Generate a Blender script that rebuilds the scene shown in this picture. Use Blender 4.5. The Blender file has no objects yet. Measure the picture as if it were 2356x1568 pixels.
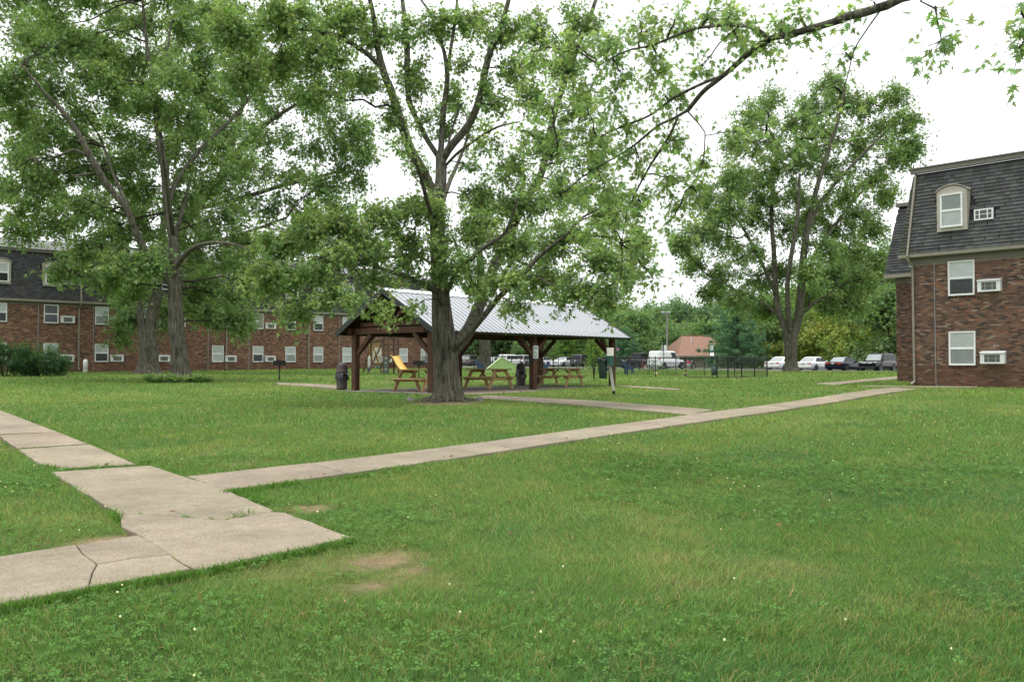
import bpy, math, random
import numpy as np
from mathutils import Vector, Matrix, Euler

rng = np.random.default_rng(7)
random.seed(7)
R = math.radians
scene = bpy.context.scene
COL = scene.collection

# ------------------------------------------------------------------ camera
CAM_Z = 1.30
PITCH = math.atan(51.5 / 2029.0)
cam_data = bpy.data.cameras.new('camera')
cam_data.sensor_width = 36.0
cam_data.lens = 31.0
cam_data.clip_end = 2000.0
cam = bpy.data.objects.new('camera', cam_data)
cam.location = (0, 0, CAM_Z)
cam.rotation_euler = (math.pi / 2 + PITCH, 0, 0)
COL.objects.link(cam)
scene.camera = cam

# ------------------------------------------------------------------ sky, sun, exposure (overcast noon)
world = bpy.data.worlds.new('World')
scene.world = world
world.use_nodes = True
nt = world.node_tree
for n in list(nt.nodes):
    nt.nodes.remove(n)
sky = nt.nodes.new('ShaderNodeTexSky')
sky.sky_type = 'NISHITA'
sky.sun_disc = False
sky.sun_elevation = R(82)
sky.sun_rotation = R(160)
sky.air_density = 1.0
sky.dust_density = 6.0
hsv = nt.nodes.new('ShaderNodeHueSaturation')
hsv.inputs['Saturation'].default_value = 0.12
mixc = nt.nodes.new('ShaderNodeMix')
mixc.data_type = 'RGBA'
mixc.inputs[0].default_value = 0.78
mixc.inputs[7].default_value = (12.6, 12.9, 13.2, 1)      # the even cloud deck
bg = nt.nodes.new('ShaderNodeBackground')
bg.inputs['Strength'].default_value = 0.090
wout = nt.nodes.new('ShaderNodeOutputWorld')
nt.links.new(sky.outputs[0], hsv.inputs['Color'])
nt.links.new(hsv.outputs[0], mixc.inputs[6])
nt.links.new(mixc.outputs[2], bg.inputs['Color'])
nt.links.new(bg.outputs[0], wout.inputs['Surface'])

sun_data = bpy.data.lights.new('sun', 'SUN')
sun_data.energy = 1.5
sun_data.angle = R(24)
sun_data.color = (1.0, 0.97, 0.92)
sun = bpy.data.objects.new('sun', sun_data)
sun.rotation_euler = (R(8), 0, R(-70))
COL.objects.link(sun)

scene.view_settings.view_transform = 'Standard'
scene.view_settings.look = 'None'
scene.view_settings.gamma = 1.0
scene.view_settings.use_curve_mapping = False
scene.view_settings.exposure = 0.68
scene.render.engine = 'CYCLES'
scene.cycles.max_bounces = 8
scene.cycles.diffuse_bounces = 5
scene.cycles.glossy_bounces = 3
scene.cycles.transparent_max_bounces = 10
scene.cycles.transmission_bounces = 4
scene.cycles.caustics_reflective = False
scene.cycles.caustics_refractive = False

# ------------------------------------------------------------------ small numeric helpers
F = 2029.0            # focal length of the photograph measured on a 2356 px wide copy
CX, CY = 1178.0, 784.0
COSP, SINP = math.cos(PITCH), math.sin(PITCH)


def ray(xd, yd):
    dx, dz = (xd - CX) / F, (CY - yd) / F
    return np.array([dx, COSP - dz * SINP, SINP + dz * COSP])


def at(xd, yd, Y):
    """Where the line of sight through a point of the photograph stands at distance Y."""
    r = ray(xd, yd)
    return np.array([0, 0, CAM_Z]) + r * (Y / r[1])


def hash2(ix, iy, seed):
    h = (ix.astype(np.int64) * 374761393 + iy.astype(np.int64) * 668265263 + seed * 974711) & 0x7fffffff
    h = ((h ^ (h >> 13)) * 1274126177) & 0x7fffffff
    return ((h ^ (h >> 16)) & 0xffff) / 65535.0


def noise2(x, y, seed=0):
    x = np.asarray(x, float); y = np.asarray(y, float)
    ix, iy = np.floor(x), np.floor(y)
    fx, fy = x - ix, y - iy
    fx = fx * fx * (3 - 2 * fx); fy = fy * fy * (3 - 2 * fy)
    a = hash2(ix, iy, seed); b = hash2(ix + 1, iy, seed)
    c = hash2(ix, iy + 1, seed); d = hash2(ix + 1, iy + 1, seed)
    return (a * (1 - fx) + b * fx) * (1 - fy) + (c * (1 - fx) + d * fx) * fy


def fbm(x, y, seed=0, octs=3):
    s, a, t = 0.0, 0.5, 0.0
    for k in range(octs):
        s = s + a * noise2(x * 2 ** k, y * 2 ** k, seed + k * 17); t += a; a *= .5
    return s / t


def sstep(a, b, x):
    t = np.clip((np.asarray(x, float) - a) / (b - a), 0, 1)
    return t * t * (3 - 2 * t)


# ground heights read from where things stand
_GC = np.array([
    (0, 0, 0), (-6, 8, 0), (6, 8, 0), (0, 5, 0), (-3, 12, .05), (5, 14, .08), (-10, 14, .08), (12, 16, .14), (-2, 20, .18), (-12, 22, .2),
    (-1.84, 24.7, .25), (-6, 32, .27), (-2.7, 29.4, .27), (.8, 33.5, .28), (4.3, 37.7, .29), (0, 36, .28), (4, 30, .28), (16, 33, .48),
    (20, 28, .45), (13, 30, .42), (10, 38, .4), (-15, 38.5, .46), (-20, 30, .38), (-29, 59, .71), (-17, 72, .9), (-6, 81, 1.0), (-8, 60, .5),
    (-22, 48, .55), (10, 50, .44), (18, 55, .44), (10, 70, .48), (28, 72, .45), (33, 86, .45), (45, 80, .45), (12, 100, .66), (0, 110, .75), (-6, 130, .75),
    (60, 120, .5), (40, 140, .7), (0, 170, 1.2), (-60, 90, 1.0), (80, 170, 1.0), (-80, 20, .5), (60, 10, .3), (0, -30, -.2)])
_GS = np.array([np.sort(np.hypot(_GC[:, 0] - a, _GC[:, 1] - b))[2] for a, b, _ in _GC]) * .75 + 1.5


def gz(x, y):
    x = np.asarray(x, float); y = np.asarray(y, float)
    shp = np.broadcast(x, y).shape
    xf = np.broadcast_to(x, shp).ravel(); yf = np.broadcast_to(y, shp).ravel()
    num = np.zeros(xf.shape); den = np.zeros(xf.shape) + 1e-30
    for (a, b, z), s in zip(_GC, _GS):
        w = 1.0 / (1 + ((xf - a) ** 2 + (yf - b) ** 2) / s ** 2) ** 2.5
        num += w * z; den += w
    out = (num / den).reshape(shp)
    return float(out) if out.ndim == 0 else out


def on_ground(xd, yd, lift=0.0):
    r = ray(xd, yd)
    t = 3.0
    for _ in range(400):
        p = np.array([0, 0, CAM_Z]) + r * t
        d = p[2] - gz(p[0], p[1])
        if d < 1e-3 or t > 300:
            break
        t += max(d / max(1e-4, -r[2] + .012), .003) * .6
    p[2] = gz(p[0], p[1]) + lift
    return p


# ------------------------------------------------------------------ materials
MATS = {}


def new_mat(name):
    m = bpy.data.materials.new(name)
    m.use_nodes = True
    MATS[name] = m
    t = m.node_tree
    return m, t, t.nodes['Principled BSDF'], t.nodes['Material Output']


def setb(b, col=None, rough=None, metal=None, spec=None, coat=None):
    if col is not None: b.inputs['Base Color'].default_value = (*col, 1)
    if rough is not None: b.inputs['Roughness'].default_value = rough
    if metal is not None: b.inputs['Metallic'].default_value = metal
    if spec is not None: b.inputs['Specular IOR Level'].default_value = spec
    if coat is not None: b.inputs['Coat Weight'].default_value = coat


def noise_node(t, scale, detail=4, rough=.6, coords='Object', stretch=None):
    tc = t.nodes.new('ShaderNodeTexCoord')
    n = t.nodes.new('ShaderNodeTexNoise')
    n.inputs['Scale'].default_value = scale
    n.inputs['Detail'].default_value = detail
    n.inputs['Roughness'].default_value = rough
    src = tc.outputs[coords]
    if coords == 'World':
        pass
    if stretch:
        mp = t.nodes.new('ShaderNodeMapping')
        mp.inputs['Scale'].default_value = stretch
        t.links.new(src, mp.inputs['Vector']); src = mp.outputs[0]
    t.links.new(src, n.inputs['Vector'])
    return n


def ramp(t, fac, stops):
    r = t.nodes.new('ShaderNodeValToRGB')
    e = r.color_ramp.elements
    while len(e) > len(stops): e.remove(e[-1])
    while len(e) < len(stops): e.new(.5)
    for k, (p, c) in enumerate(stops):
        e[k].position = p; e[k].color = (*c, 1)
    t.links.new(fac, r.inputs[0])
    return r


def mixrgb(t, a, b, fac, mode='MIX'):
    m = t.nodes.new('ShaderNodeMix'); m.data_type = 'RGBA'; m.blend_type = mode
    for sock, v in ((m.inputs[0], fac), (m.inputs[6], a), (m.inputs[7], b)):
        if hasattr(v, 'node'): t.links.new(v, sock)
        elif isinstance(v, (int, float)): sock.default_value = v
        else: sock.default_value = (*v, 1)
    return m.outputs[2]


def bump(t, b, height, strength=.3, dist=.01):
    k = t.nodes.new('ShaderNodeBump')
    k.inputs['Strength'].default_value = strength
    k.inputs['Distance'].default_value = dist
    t.links.new(height, k.inputs['Height'])
    t.links.new(k.outputs[0], b.inputs['Normal'])
    return k


def simple(name, col, rough=.6, metal=0, var=.15, scale=6, spec=.5, bmp=0, coat=None, stretch=None):
    """Paint, plastic, metal: one base colour with a little mottling."""
    m, t, b, o = new_mat(name)
    setb(b, col, rough, metal, spec, coat)
    if var:
        n = noise_node(t, scale, stretch=stretch)
        lo = tuple(c * (1 - var) for c in col); hi = tuple(min(1, c * (1 + var)) for c in col)
        r = ramp(t, n.outputs[0], [(.3, lo), (.7, hi)])
        t.links.new(r.outputs[0], b.inputs['Base Color'])
        if bmp: bump(t, b, n.outputs[0], bmp)
    return m


def attr_mat(name, rough=.8, spec=.2, noise_scale=30, amt=.25, bmp=.0, dist=.004):
    """Colour read from each piece's own colour attribute, with fine mottling."""
    m, t, b, o = new_mat(name)
    setb(b, None, rough, 0, spec)
    a = t.nodes.new('ShaderNodeAttribute'); a.attribute_name = 'tint'
    n = noise_node(t, noise_scale)
    r = ramp(t, n.outputs[0], [(.25, (1 - amt,) * 3), (.75, (1 + amt,) * 3)])
    c = mixrgb(t, a.outputs['Color'], r.outputs[0], 1.0, 'MULTIPLY')
    t.links.new(c, b.inputs['Base Color'])
    if bmp: bump(t, b, n.outputs[0], bmp, dist)
    return m


def leaf_mat(name, trans=.35, rough=.5, gain=1.0, spec=.25):
    m, t, b, o = new_mat(name)
    a = t.nodes.new('ShaderNodeAttribute'); a.attribute_name = 'tint'
    setb(b, None, rough, 0, spec)
    c0 = mixrgb(t, a.outputs['Color'], (gain, gain, gain), 1.0, 'MULTIPLY')     # mixed half and half below, so each share carries its full reflectance
    t.links.new(c0, b.inputs['Base Color'])
    tr = t.nodes.new('ShaderNodeBsdfTranslucent')
    c = mixrgb(t, a.outputs['Color'], (gain * 1.25, gain * 1.3, gain * .75), 1.0, 'MULTIPLY')
    t.links.new(c, tr.inputs['Color'])
    mx = t.nodes.new('ShaderNodeMixShader'); mx.inputs[0].default_value = trans
    t.links.new(b.outputs[0], mx.inputs[1]); t.links.new(tr.outputs[0], mx.inputs[2])
    t.links.new(mx.outputs[0], o.inputs['Surface'])
    return m


leaf_mat('maple_leaf', .5, .5, 2.4, .2); leaf_mat('grass_blade', .42, .65, 1.68, .08)
simple('white_vinyl', (.78, .79, .78), .45, var=.05)
simple('white_metal', (.74, .75, .75), .45, var=.06)
simple('beige_trim', (.27, .245, .195), .55, var=.1, scale=3)
simple('beige_fascia', (.155, .14, .11), .6, var=.12, scale=2)
simple('roof_gutter', (.15, .137, .115), .5, var=.1, scale=3)
simple('gutter_metal', (.25, .228, .185), .45, var=.1, scale=3)
simple('grey_metal', (.32, .33, .34), .45, .5, var=.12)
simple('black_metal', (.012, .013, .014), .45, .2, var=.2)
simple('charred_steel', (.022, .021, .02), .7, .3, var=.4, scale=14)
simple('mortar', (.22, .19, .16), .9, var=.2, scale=9)
simple('dark_interior', (.018, .019, .02), .8, var=.2)
simple('blind_white', (.80, .82, .81), .7, var=.06, scale=4)
simple('blind_grey', (.46, .48, .48), .7, var=.1, scale=4)
simple('screen_grey', (.085, .09, .095), .7, var=.15, scale=8)
simple('curtain', (.17, .17, .20), .9, var=.35, scale=5, stretch=(6, 1, .2))
simple('roof_asphalt', (.16, .16, .165), .9, var=.15, scale=8)
simple('fascia_dark', (.018, .022, .022), .5, .1, var=.2)
simple('bin_brown', (.060, .044, .040), .55, var=.2, scale=12)
simple('bag_black', (.010, .010, .012), .28, var=.2)
simple('dark_green_plastic', (.012, .035, .028), .45, var=.25)
simple('station_green', (.008, .085, .055), .4, var=.15)
simple('sign_white', (.68, .70, .68), .5, var=.05)
simple('sign_green', (.01, .16, .10), .5, var=.1)
simple('dormer_cream', (.40, .37, .31), .55, var=.08, scale=3)
simple('slide_yellow', (.74, .47, .12), .38, var=.08)
simple('roofing_felt', (.022, .023, .025), .95, var=.2)
simple('roof_rib', (.44, .45, .47), .5, .4, var=.1)  # darker than the sheet: shade beside the ribs put into the colour
simple('play_wood', (.105, .060, .042), .75, var=.3, scale=7, bmp=.2)
simple('climb_green', (.16, .19, .16), .7, var=.25, scale=9, bmp=.4)
simple('navy_board', (.020, .050, .105), .6, var=.15)
simple('lime_board', (.30, .45, .165), .6, var=.08, scale=2)
simple('lime_ramp', (.45, .57, .30), .6, var=.1, scale=2)
simple('tyre', (.014, .014, .015), .8, var=.2)
simple('wheel_alloy', (.45, .46, .47), .3, .7, var=.1)
simple('car_white', (.80, .81, .82), .18, 0, var=.02, coat=.6)
simple('car_silver', (.40, .41, .42), .25, .5, var=.03, coat=.5)
simple('car_grey', (.055, .058, .062), .25, .3, var=.05, coat=.6)
simple('car_taupe', (.12, .115, .105), .3, .4, var=.05, coat=.5)
simple('car_navy', (.006, .009, .028), .2, 0, var=.05, spec=.3, coat=.15)
simple('car_black', (.006, .006, .007), .2, 0, var=.05, spec=.3, coat=.15)
simple('car_glass', (.018, .021, .022), .08, 0, var=0, spec=.22)
simple('car_glass_pale', (.30, .34, .34), .08, 0, var=.2, scale=2, spec=.9)
simple('tail_red', (.45, .012, .012), .2, var=.1)
simple('lamp_amber', (.6, .16, .02), .2, var=.1)
simple('headlamp', (.62, .64, .66), .12, .2, var=.1)
simple('bumper_black', (.018, .018, .019), .6, var=.1)
simple('plate_white', (.6, .62, .64), .5, var=.05)
simple('bike_red', (.40, .02, .025), .35, var=.1)
simple('bike_white', (.70, .72, .74), .35, var=.1)
simple('bike_green', (.02, .22, .13), .35, var=.1)
simple('house_shingle', (.23, .130, .088), .9, var=.14, scale=3, bmp=.3)
simple('house_wall', (.42, .37, .32), .85, var=.08)
simple('pole_wood', (.26, .24, .21), .85, var=.2, scale=4, stretch=(8, 8, .5))
simple('ball_orange', (.75, .45, .20), .5, var=.3, scale=9)
simple('ball_blue', (.08, .12, .2), .5, var=.3, scale=9)
simple('pink_petal', (.55, .16, .42), .6, var=.15)
simple('clover_white', (.62, .60, .52), .8, var=.2, scale=80)
simple('rope_yellow', (.70, .50, .06), .6, var=.1)
simple('swing_white', (.60, .62, .58), .5, var=.1)
simple('swing_teal', (.02, .16, .18), .5, var=.1)
simple('field_stone', (.20, .19, .175), .9, var=.2, scale=9)
simple('kerb_stone', (.42, .40, .36), .9, var=.12, scale=5)
attr_mat('brick_face', .85, .15, 45, .22, .35, .004)
attr_mat('shingle_face', .9, .12, 60, .25, .4, .004)

# weathered concrete with exposed aggregate
m, t, b, o = new_mat('concrete')
setb(b, None, .9, 0, .2)
a = t.nodes.new('ShaderNodeAttribute'); a.attribute_name = 'tint'
big = noise_node(t, 1.3, 5, .6)
r1 = ramp(t, big.outputs[0], [(.3, (.74, .73, .70)), (.7, (1.12, 1.10, 1.06))])
c1 = mixrgb(t, a.outputs['Color'], r1.outputs[0], 1.0, 'MULTIPLY')
fine = noise_node(t, 60, 3, .8)
r2 = ramp(t, fine.outputs[0], [(.34, (.55, .52, .48)), (.50, (1, 1, 1)), (.66, (1.5, 1.48, 1.42))])
mid_ = noise_node(t, 9, 5, .7)
r3 = ramp(t, mid_.outputs[0], [(.3, (.86, .84, .80)), (.7, (1.12, 1.12, 1.1))])
c1 = mixrgb(t, c1, r3.outputs[0], 1.0, 'MULTIPLY')
c2 = mixrgb(t, c1, r2.outputs[0], .65, 'MULTIPLY')
t.links.new(c2, b.inputs['Base Color'])
bump(t, b, fine.outputs[0], .5, .006)

# stained timber, new pine timber
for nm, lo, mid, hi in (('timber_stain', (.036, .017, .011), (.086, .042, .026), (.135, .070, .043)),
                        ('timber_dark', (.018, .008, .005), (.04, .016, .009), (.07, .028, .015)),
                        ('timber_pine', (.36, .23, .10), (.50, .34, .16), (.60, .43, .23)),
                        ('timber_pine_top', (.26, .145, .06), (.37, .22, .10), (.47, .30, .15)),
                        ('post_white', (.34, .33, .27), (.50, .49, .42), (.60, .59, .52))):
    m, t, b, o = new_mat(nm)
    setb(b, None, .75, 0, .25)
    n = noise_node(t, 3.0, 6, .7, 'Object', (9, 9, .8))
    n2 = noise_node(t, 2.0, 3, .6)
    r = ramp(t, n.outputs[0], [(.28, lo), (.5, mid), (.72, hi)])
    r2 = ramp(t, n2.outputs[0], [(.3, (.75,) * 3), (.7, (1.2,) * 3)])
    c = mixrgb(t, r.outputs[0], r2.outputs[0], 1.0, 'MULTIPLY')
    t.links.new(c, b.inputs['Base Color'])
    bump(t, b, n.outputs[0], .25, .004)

# bare galvanised roof sheet
m, t, b, o = new_mat('roof_sheet')
setb(b, (.52, .54, .57), .5, .25, .5)
n = noise_node(t, 2.2, 6, .7, 'Object', (6, .5, .5))
r = ramp(t, n.outputs[0], [(.3, (.40, .42, .45)), (.7, (.55, .57, .60))])
t.links.new(r.outputs[0], b.inputs['Base Color'])

# bark
for nm, lo, hi in (('bark', (.040, .037, .030), (.195, .184, .150)), ('bark_dark', (.026, .023, .018), (.085, .075, .058))):
    m, t, b, o = new_mat(nm)
    setb(b, None, .95, 0, .1)
    n = noise_node(t, 3.2, 7, .75, 'Object', (5, 5, .55))
    n2 = noise_node(t, .9, 3, .6)
    r = ramp(t, n.outputs[0], [(.38, lo), (.60, hi)])
    r2 = ramp(t, n2.outputs[0], [(.3, (.75, .76, .72)), (.7, (1.15, 1.12, 1.08))])
    c = mixrgb(t, r.outputs[0], r2.outputs[0], 1.0, 'MULTIPLY')
    t.links.new(c, b.inputs['Base Color'])
    bump(t, b, n.outputs[0], 1.0, .08)

# window glass: see-through with a sheen
m, t, b, o = new_mat('window_glass')
gl = t.nodes.new('ShaderNodeBsdfGlossy'); gl.inputs['Roughness'].default_value = .03
tp = t.nodes.new('ShaderNodeBsdfTransparent'); tp.inputs['Color'].default_value = (.96, .97, .97, 1)
fr = t.nodes.new('ShaderNodeLayerWeight'); fr.inputs['Blend'].default_value = .12
mx = t.nodes.new('ShaderNodeMixShader')
t.links.new(fr.outputs['Fresnel'], mx.inputs[0]); t.links.new(tp.outputs[0], mx.inputs[1]); t.links.new(gl.outputs[0], mx.inputs[2])
t.links.new(mx.outputs[0], o.inputs['Surface'])

# ground: soil, thatch and far turf
m, t, b, o = new_mat('turf')
setb(b, None, .95, 0, .1)
a = t.nodes.new('ShaderNodeAttribute'); a.attribute_name = 'tint'
n = noise_node(t, 22, 6, .75)
r = ramp(t, n.outputs[0], [(.25, (.55, .55, .5)), (.5, (.95, .95, .9)), (.75, (1.35, 1.3, 1.15))])
n3 = noise_node(t, 2.6, 5, .7)
r3 = ramp(t, n3.outputs[0], [(.3, (.78, .82, .8)), (.7, (1.2, 1.14, 1.1))])
c = mixrgb(t, a.outputs['Color'], r.outputs[0], 1.0, 'MULTIPLY')
c = mixrgb(t, c, r3.outputs[0], 1.0, 'MULTIPLY')
t.links.new(c, b.inputs['Base Color'])
bump(t, b, n.outputs[0], .6, .03)

m, t, b, o = new_mat('asphalt')
setb(b, (.06, .06, .062), .9, 0, .2)
n = noise_node(t, 60, 4, .7)
r = ramp(t, n.outputs[0], [(.3, (.045, .045, .047)), (.7, (.085, .085, .085))])
t.links.new(r.outputs[0], b.inputs['Base Color'])


# ------------------------------------------------------------------ mesh helpers
class MB:
    """Collects faces and links them as ONE mesh object."""

    def __init__(s):
        s.v = []; s.f = []; s.c = []; s.col = None

    def tint(s, c):
        s.col = c; return s

    def poly(s, pts):
        k = len(s.v); s.v += [tuple(p) for p in pts]; s.f.append(tuple(range(k, k + len(pts))))
        s.c += [s.col] * len(pts); return s

    def raw(s, vs, fs):
        k = len(s.v); s.v += [tuple(p) for p in vs]; s.f += [tuple(i + k for i in f) for f in fs]
        s.c += [s.col] * len(vs); return s

    def hexa(s, p):
        """eight corners: bottom ring then top ring, counter-clockwise seen from above"""
        return s.raw(p, [(3, 2, 1, 0), (4, 5, 6, 7), (0, 1, 5, 4), (1, 2, 6, 5), (2, 3, 7, 6), (3, 0, 4, 7)])

    def box(s, x0, x1, y0, y1, z0, z1):
        return s.hexa([(x0, y0, z0), (x1, y0, z0), (x1, y1, z0), (x0, y1, z0), (x0, y0, z1), (x1, y0, z1), (x1, y1, z1), (x0, y1, z1)])

    def rbox(s, x0, x1, y0, y1, z0, z1, r):
        """box with its vertical and horizontal edges chamfered"""
        def ring(i, z):
            return [(x0 + i + r, y0 + i, z), (x1 - i - r, y0 + i, z), (x1 - i, y0 + i + r, z), (x1 - i, y1 - i - r, z),
                    (x1 - i - r, y1 - i, z), (x0 + i + r, y1 - i, z), (x0 + i, y1 - i - r, z), (x0 + i, y0 + i + r, z)]
        return s.loft([ring(r * .9, z0), ring(0, z0 + r), ring(0, z1 - r), ring(r * .9, z1)])

    def loft(s, rings, cap=True, closed=True):
        n = len(rings[0]); k = len(s.v)
        vs = [p for rg in rings for p in rg]; fs = []
        for j in range(len(rings) - 1):
            for i in range(n if closed else n - 1):
                i2 = (i + 1) % n
                fs.append((j * n + i, j * n + i2, (j + 1) * n + i2, (j + 1) * n + i))
        if cap:
            fs.append(tuple(range(n))[::-1]); fs.append(tuple((len(rings) - 1) * n + i for i in range(n)))
        return s.raw(vs, fs)

    def bar(s, a, b, w, h=None, up=(0, 0, 1)):
        """rectangular timber from a to b"""
        h = h or w
        a = Vector(a); b = Vector(b); d = (b - a).normalized()
        u = Vector(up)
        if abs(d.dot(u)) > .98: u = Vector((1, 0, 0))
        x = d.cross(u).normalized(); y = x.cross(d).normalized()
        q = []
        for p in (a, b):
            q += [p - x * w / 2 - y * h / 2, p + x * w / 2 - y * h / 2, p + x * w / 2 + y * h / 2, p - x * w / 2 + y * h / 2]
        return s.raw(q, [(0, 1, 2, 3)[::-1], (4, 5, 6, 7), (0, 1, 5, 4), (1, 2, 6, 5), (2, 3, 7, 6), (3, 0, 4, 7)])

    def tube(s, pts, rad, n=8, cap=True):
        vs, fs = tube_arrays(np.array(pts, float), np.broadcast_to(np.array(rad, float), (len(pts),)), n)
        s.raw(vs.tolist(), fs.tolist())
        if cap:
            k = len(s.v) - len(vs)
            s.f.append(tuple(k + i for i in range(n))[::-1]); s.f.append(tuple(k + (len(pts) - 1) * n + i for i in range(n)))
        return s

    def lathe(s, prof, n=16, c=(0, 0, 0)):
        rings = [[(c[0] + r * math.cos(2 * math.pi * i / n), c[1] + r * math.sin(2 * math.pi * i / n), c[2] + z) for i in range(n)] for r, z in prof]
        return s.loft(rings)

    def prism(s, poly, y0, y1):
        """outline in x,z extruded along y"""
        n = len(poly)
        vs = [(x, y0, z) for x, z in poly] + [(x, y1, z) for x, z in poly]
        fs = [tuple(range(n)), tuple(range(n, 2 * n))[::-1]] + [(i, n + i, n + (i + 1) % n, (i + 1) % n) for i in range(n)]
        return s.raw(vs, fs)

    def mesh(s, name, mat):
        me = bpy.data.meshes.new(name)
        me.from_pydata(s.v, [], s.f)
        if any(c is not None for c in s.c):
            at_ = me.attributes.new('tint', 'FLOAT_COLOR', 'POINT')
            arr = np.ones((len(s.v), 4), np.float32)
            arr[:, :3] = [c if c is not None else (.5, .5, .5) for c in s.c]
            at_.data.foreach_set('color', arr.ravel())
        for mm in (mat if isinstance(mat, (list, tuple)) else [mat]):
            me.materials.append(MATS[mm])
        fix_normals(me)
        me.update()
        return me

    def build(s, name, mat, parent=None, smooth=False):
        me = s.mesh(name, mat)
        if smooth: me.shade_smooth()
        return link(name, me, parent)


def fix_normals(me):
    import bmesh
    bm = bmesh.new(); bm.from_mesh(me)
    bmesh.ops.recalc_face_normals(bm, faces=bm.faces)
    bm.to_mesh(me); bm.free()


def link(name, data, parent=None):
    o = bpy.data.objects.new(name, data)
    COL.objects.link(o)
    if parent is not None: o.parent = parent
    return o


def empty(name, loc, rz=0.0, label=None, cat=None, group=None):
    o = bpy.data.objects.new(name, None)
    o.empty_display_size = .2
    COL.objects.link(o)
    o.location = loc; o.rotation_euler = (0, 0, rz)
    if label: tag(o, label, cat, group)
    return o


def tag(o, label=None, cat=None, group=None, kind=None):
    if label: o['label'] = label
    if cat: o['category'] = cat
    if group: o['group'] = group
    if kind: o['kind'] = kind
    return o


def copy_tree(o, parent=None):
    c = o.copy(); COL.objects.link(c); c.parent = parent
    for ch in list(o.children): copy_tree(ch, c)
    return c


def np_mesh(name, V, FA, mat, tint=None, smooth=False):
    """V (n,3), FA (m,k) faces of one size"""
    me = bpy.data.meshes.new(name)
    V = np.ascontiguousarray(V, np.float32); FA = np.ascontiguousarray(FA, np.int32)
    m_, k = FA.shape
    me.vertices.add(len(V)); me.vertices.foreach_set('co', V.ravel())
    me.loops.add(m_ * k); me.loops.foreach_set('vertex_index', FA.ravel())
    me.polygons.add(m_)
    me.polygons.foreach_set('loop_start', np.arange(0, m_ * k, k, dtype=np.int32))
    if tint is not None:
        a_ = me.attributes.new('tint', 'FLOAT_COLOR', 'POINT')
        arr = np.ones((len(V), 4), np.float32); arr[:, :3] = tint
        a_.data.foreach_set('color', arr.ravel())
    me.materials.append(MATS[mat])
    if smooth: me.polygons.foreach_set('use_smooth', np.ones(m_, dtype=bool))
    me.update(calc_edges=True)
    return me


def tube_arrays(P, rad, n, lump=0.0, seed=0):
    """a tapered limb along P; lump = bark relief as a share of the radius"""
    m_ = len(P)
    T = np.gradient(P, axis=0); T /= np.linalg.norm(T, axis=1)[:, None] + 1e-9
    N = np.zeros_like(P)
    u = np.array([1.0, 0, 0]) if abs(T[0][0]) < .9 else np.array([0, 1.0, 0])
    u = u - T[0] * u.dot(T[0]); u /= np.linalg.norm(u)
    for i in range(m_):
        u = u - T[i] * u.dot(T[i]); u /= np.linalg.norm(u) + 1e-9
        N[i] = u
    B = np.cross(T, N)
    ang = np.arange(n) * 2 * np.pi / n
    r = np.repeat(np.asarray(rad, float)[:, None], n, 1)
    if lump:
        g = np.cumsum(np.linalg.norm(np.gradient(P, axis=0), axis=1))
        A, G = np.meshgrid(ang, g)
        k = noise2(A * n / 2.2 / np.pi * 1.0 + seed, G * 1.1, seed) - .5
        k2 = noise2(A * 1.2 + seed, G * 1.6, seed + 5) - .5
        k2 = k2 * (1 - np.abs(A - np.pi) / np.pi)
        r = r * (1 + lump * 2 * k + lump * 1.6 * k2)
    V = P[:, None, :] + r[:, :, None] * (np.cos(ang)[None, :, None] * N[:, None, :] + np.sin(ang)[None, :, None] * B[:, None, :])
    i, j = np.meshgrid(np.arange(m_ - 1), np.arange(n), indexing='ij')
    j2 = (j + 1) % n
    FA = np.stack([i * n + j, i * n + j2, (i + 1) * n + j2, (i + 1) * n + j], -1).reshape(-1, 4)
    return V.reshape(-1, 3), FA


def catmull(P, step):
    """smooth resampling of rows (x,y,z,r)"""
    P = np.asarray(P, float)
    if len(P) < 3:
        n = max(2, int(np.linalg.norm(P[1, :3] - P[0, :3]) / step) + 1)
        return P[0] + (P[1] - P[0]) * np.linspace(0, 1, n)[:, None]
    Q = np.vstack([2 * P[0] - P[1], P, 2 * P[-1] - P[-2]])
    out = []
    for i in range(1, len(Q) - 2):
        n = max(2, int(np.linalg.norm(Q[i + 1, :3] - Q[i, :3]) / step) + 1)
        tt = np.linspace(0, 1, n, endpoint=False)[:, None]
        p0, p1, p2, p3 = Q[i - 1], Q[i], Q[i + 1], Q[i + 2]
        out.append(.5 * (2 * p1 + (p2 - p0) * tt + (2 * p0 - 5 * p1 + 4 * p2 - p3) * tt ** 2 + (3 * p1 - p0 - 3 * p2 + p3) * tt ** 3))
    out.append(P[-1:]); return np.vstack(out)

# ================================================================== GROUND AND PATHS
PAVED = []          # outlines in x,y of everything grass does not grow on
DIRT = []           # bare spots: x, y, radius, strength


def cr(cx_, cy_):                     # a point of the enlarged lower-left corner of the photograph
    return (cx_ / 2.769, 916 + cy_ / 2.769)


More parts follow.
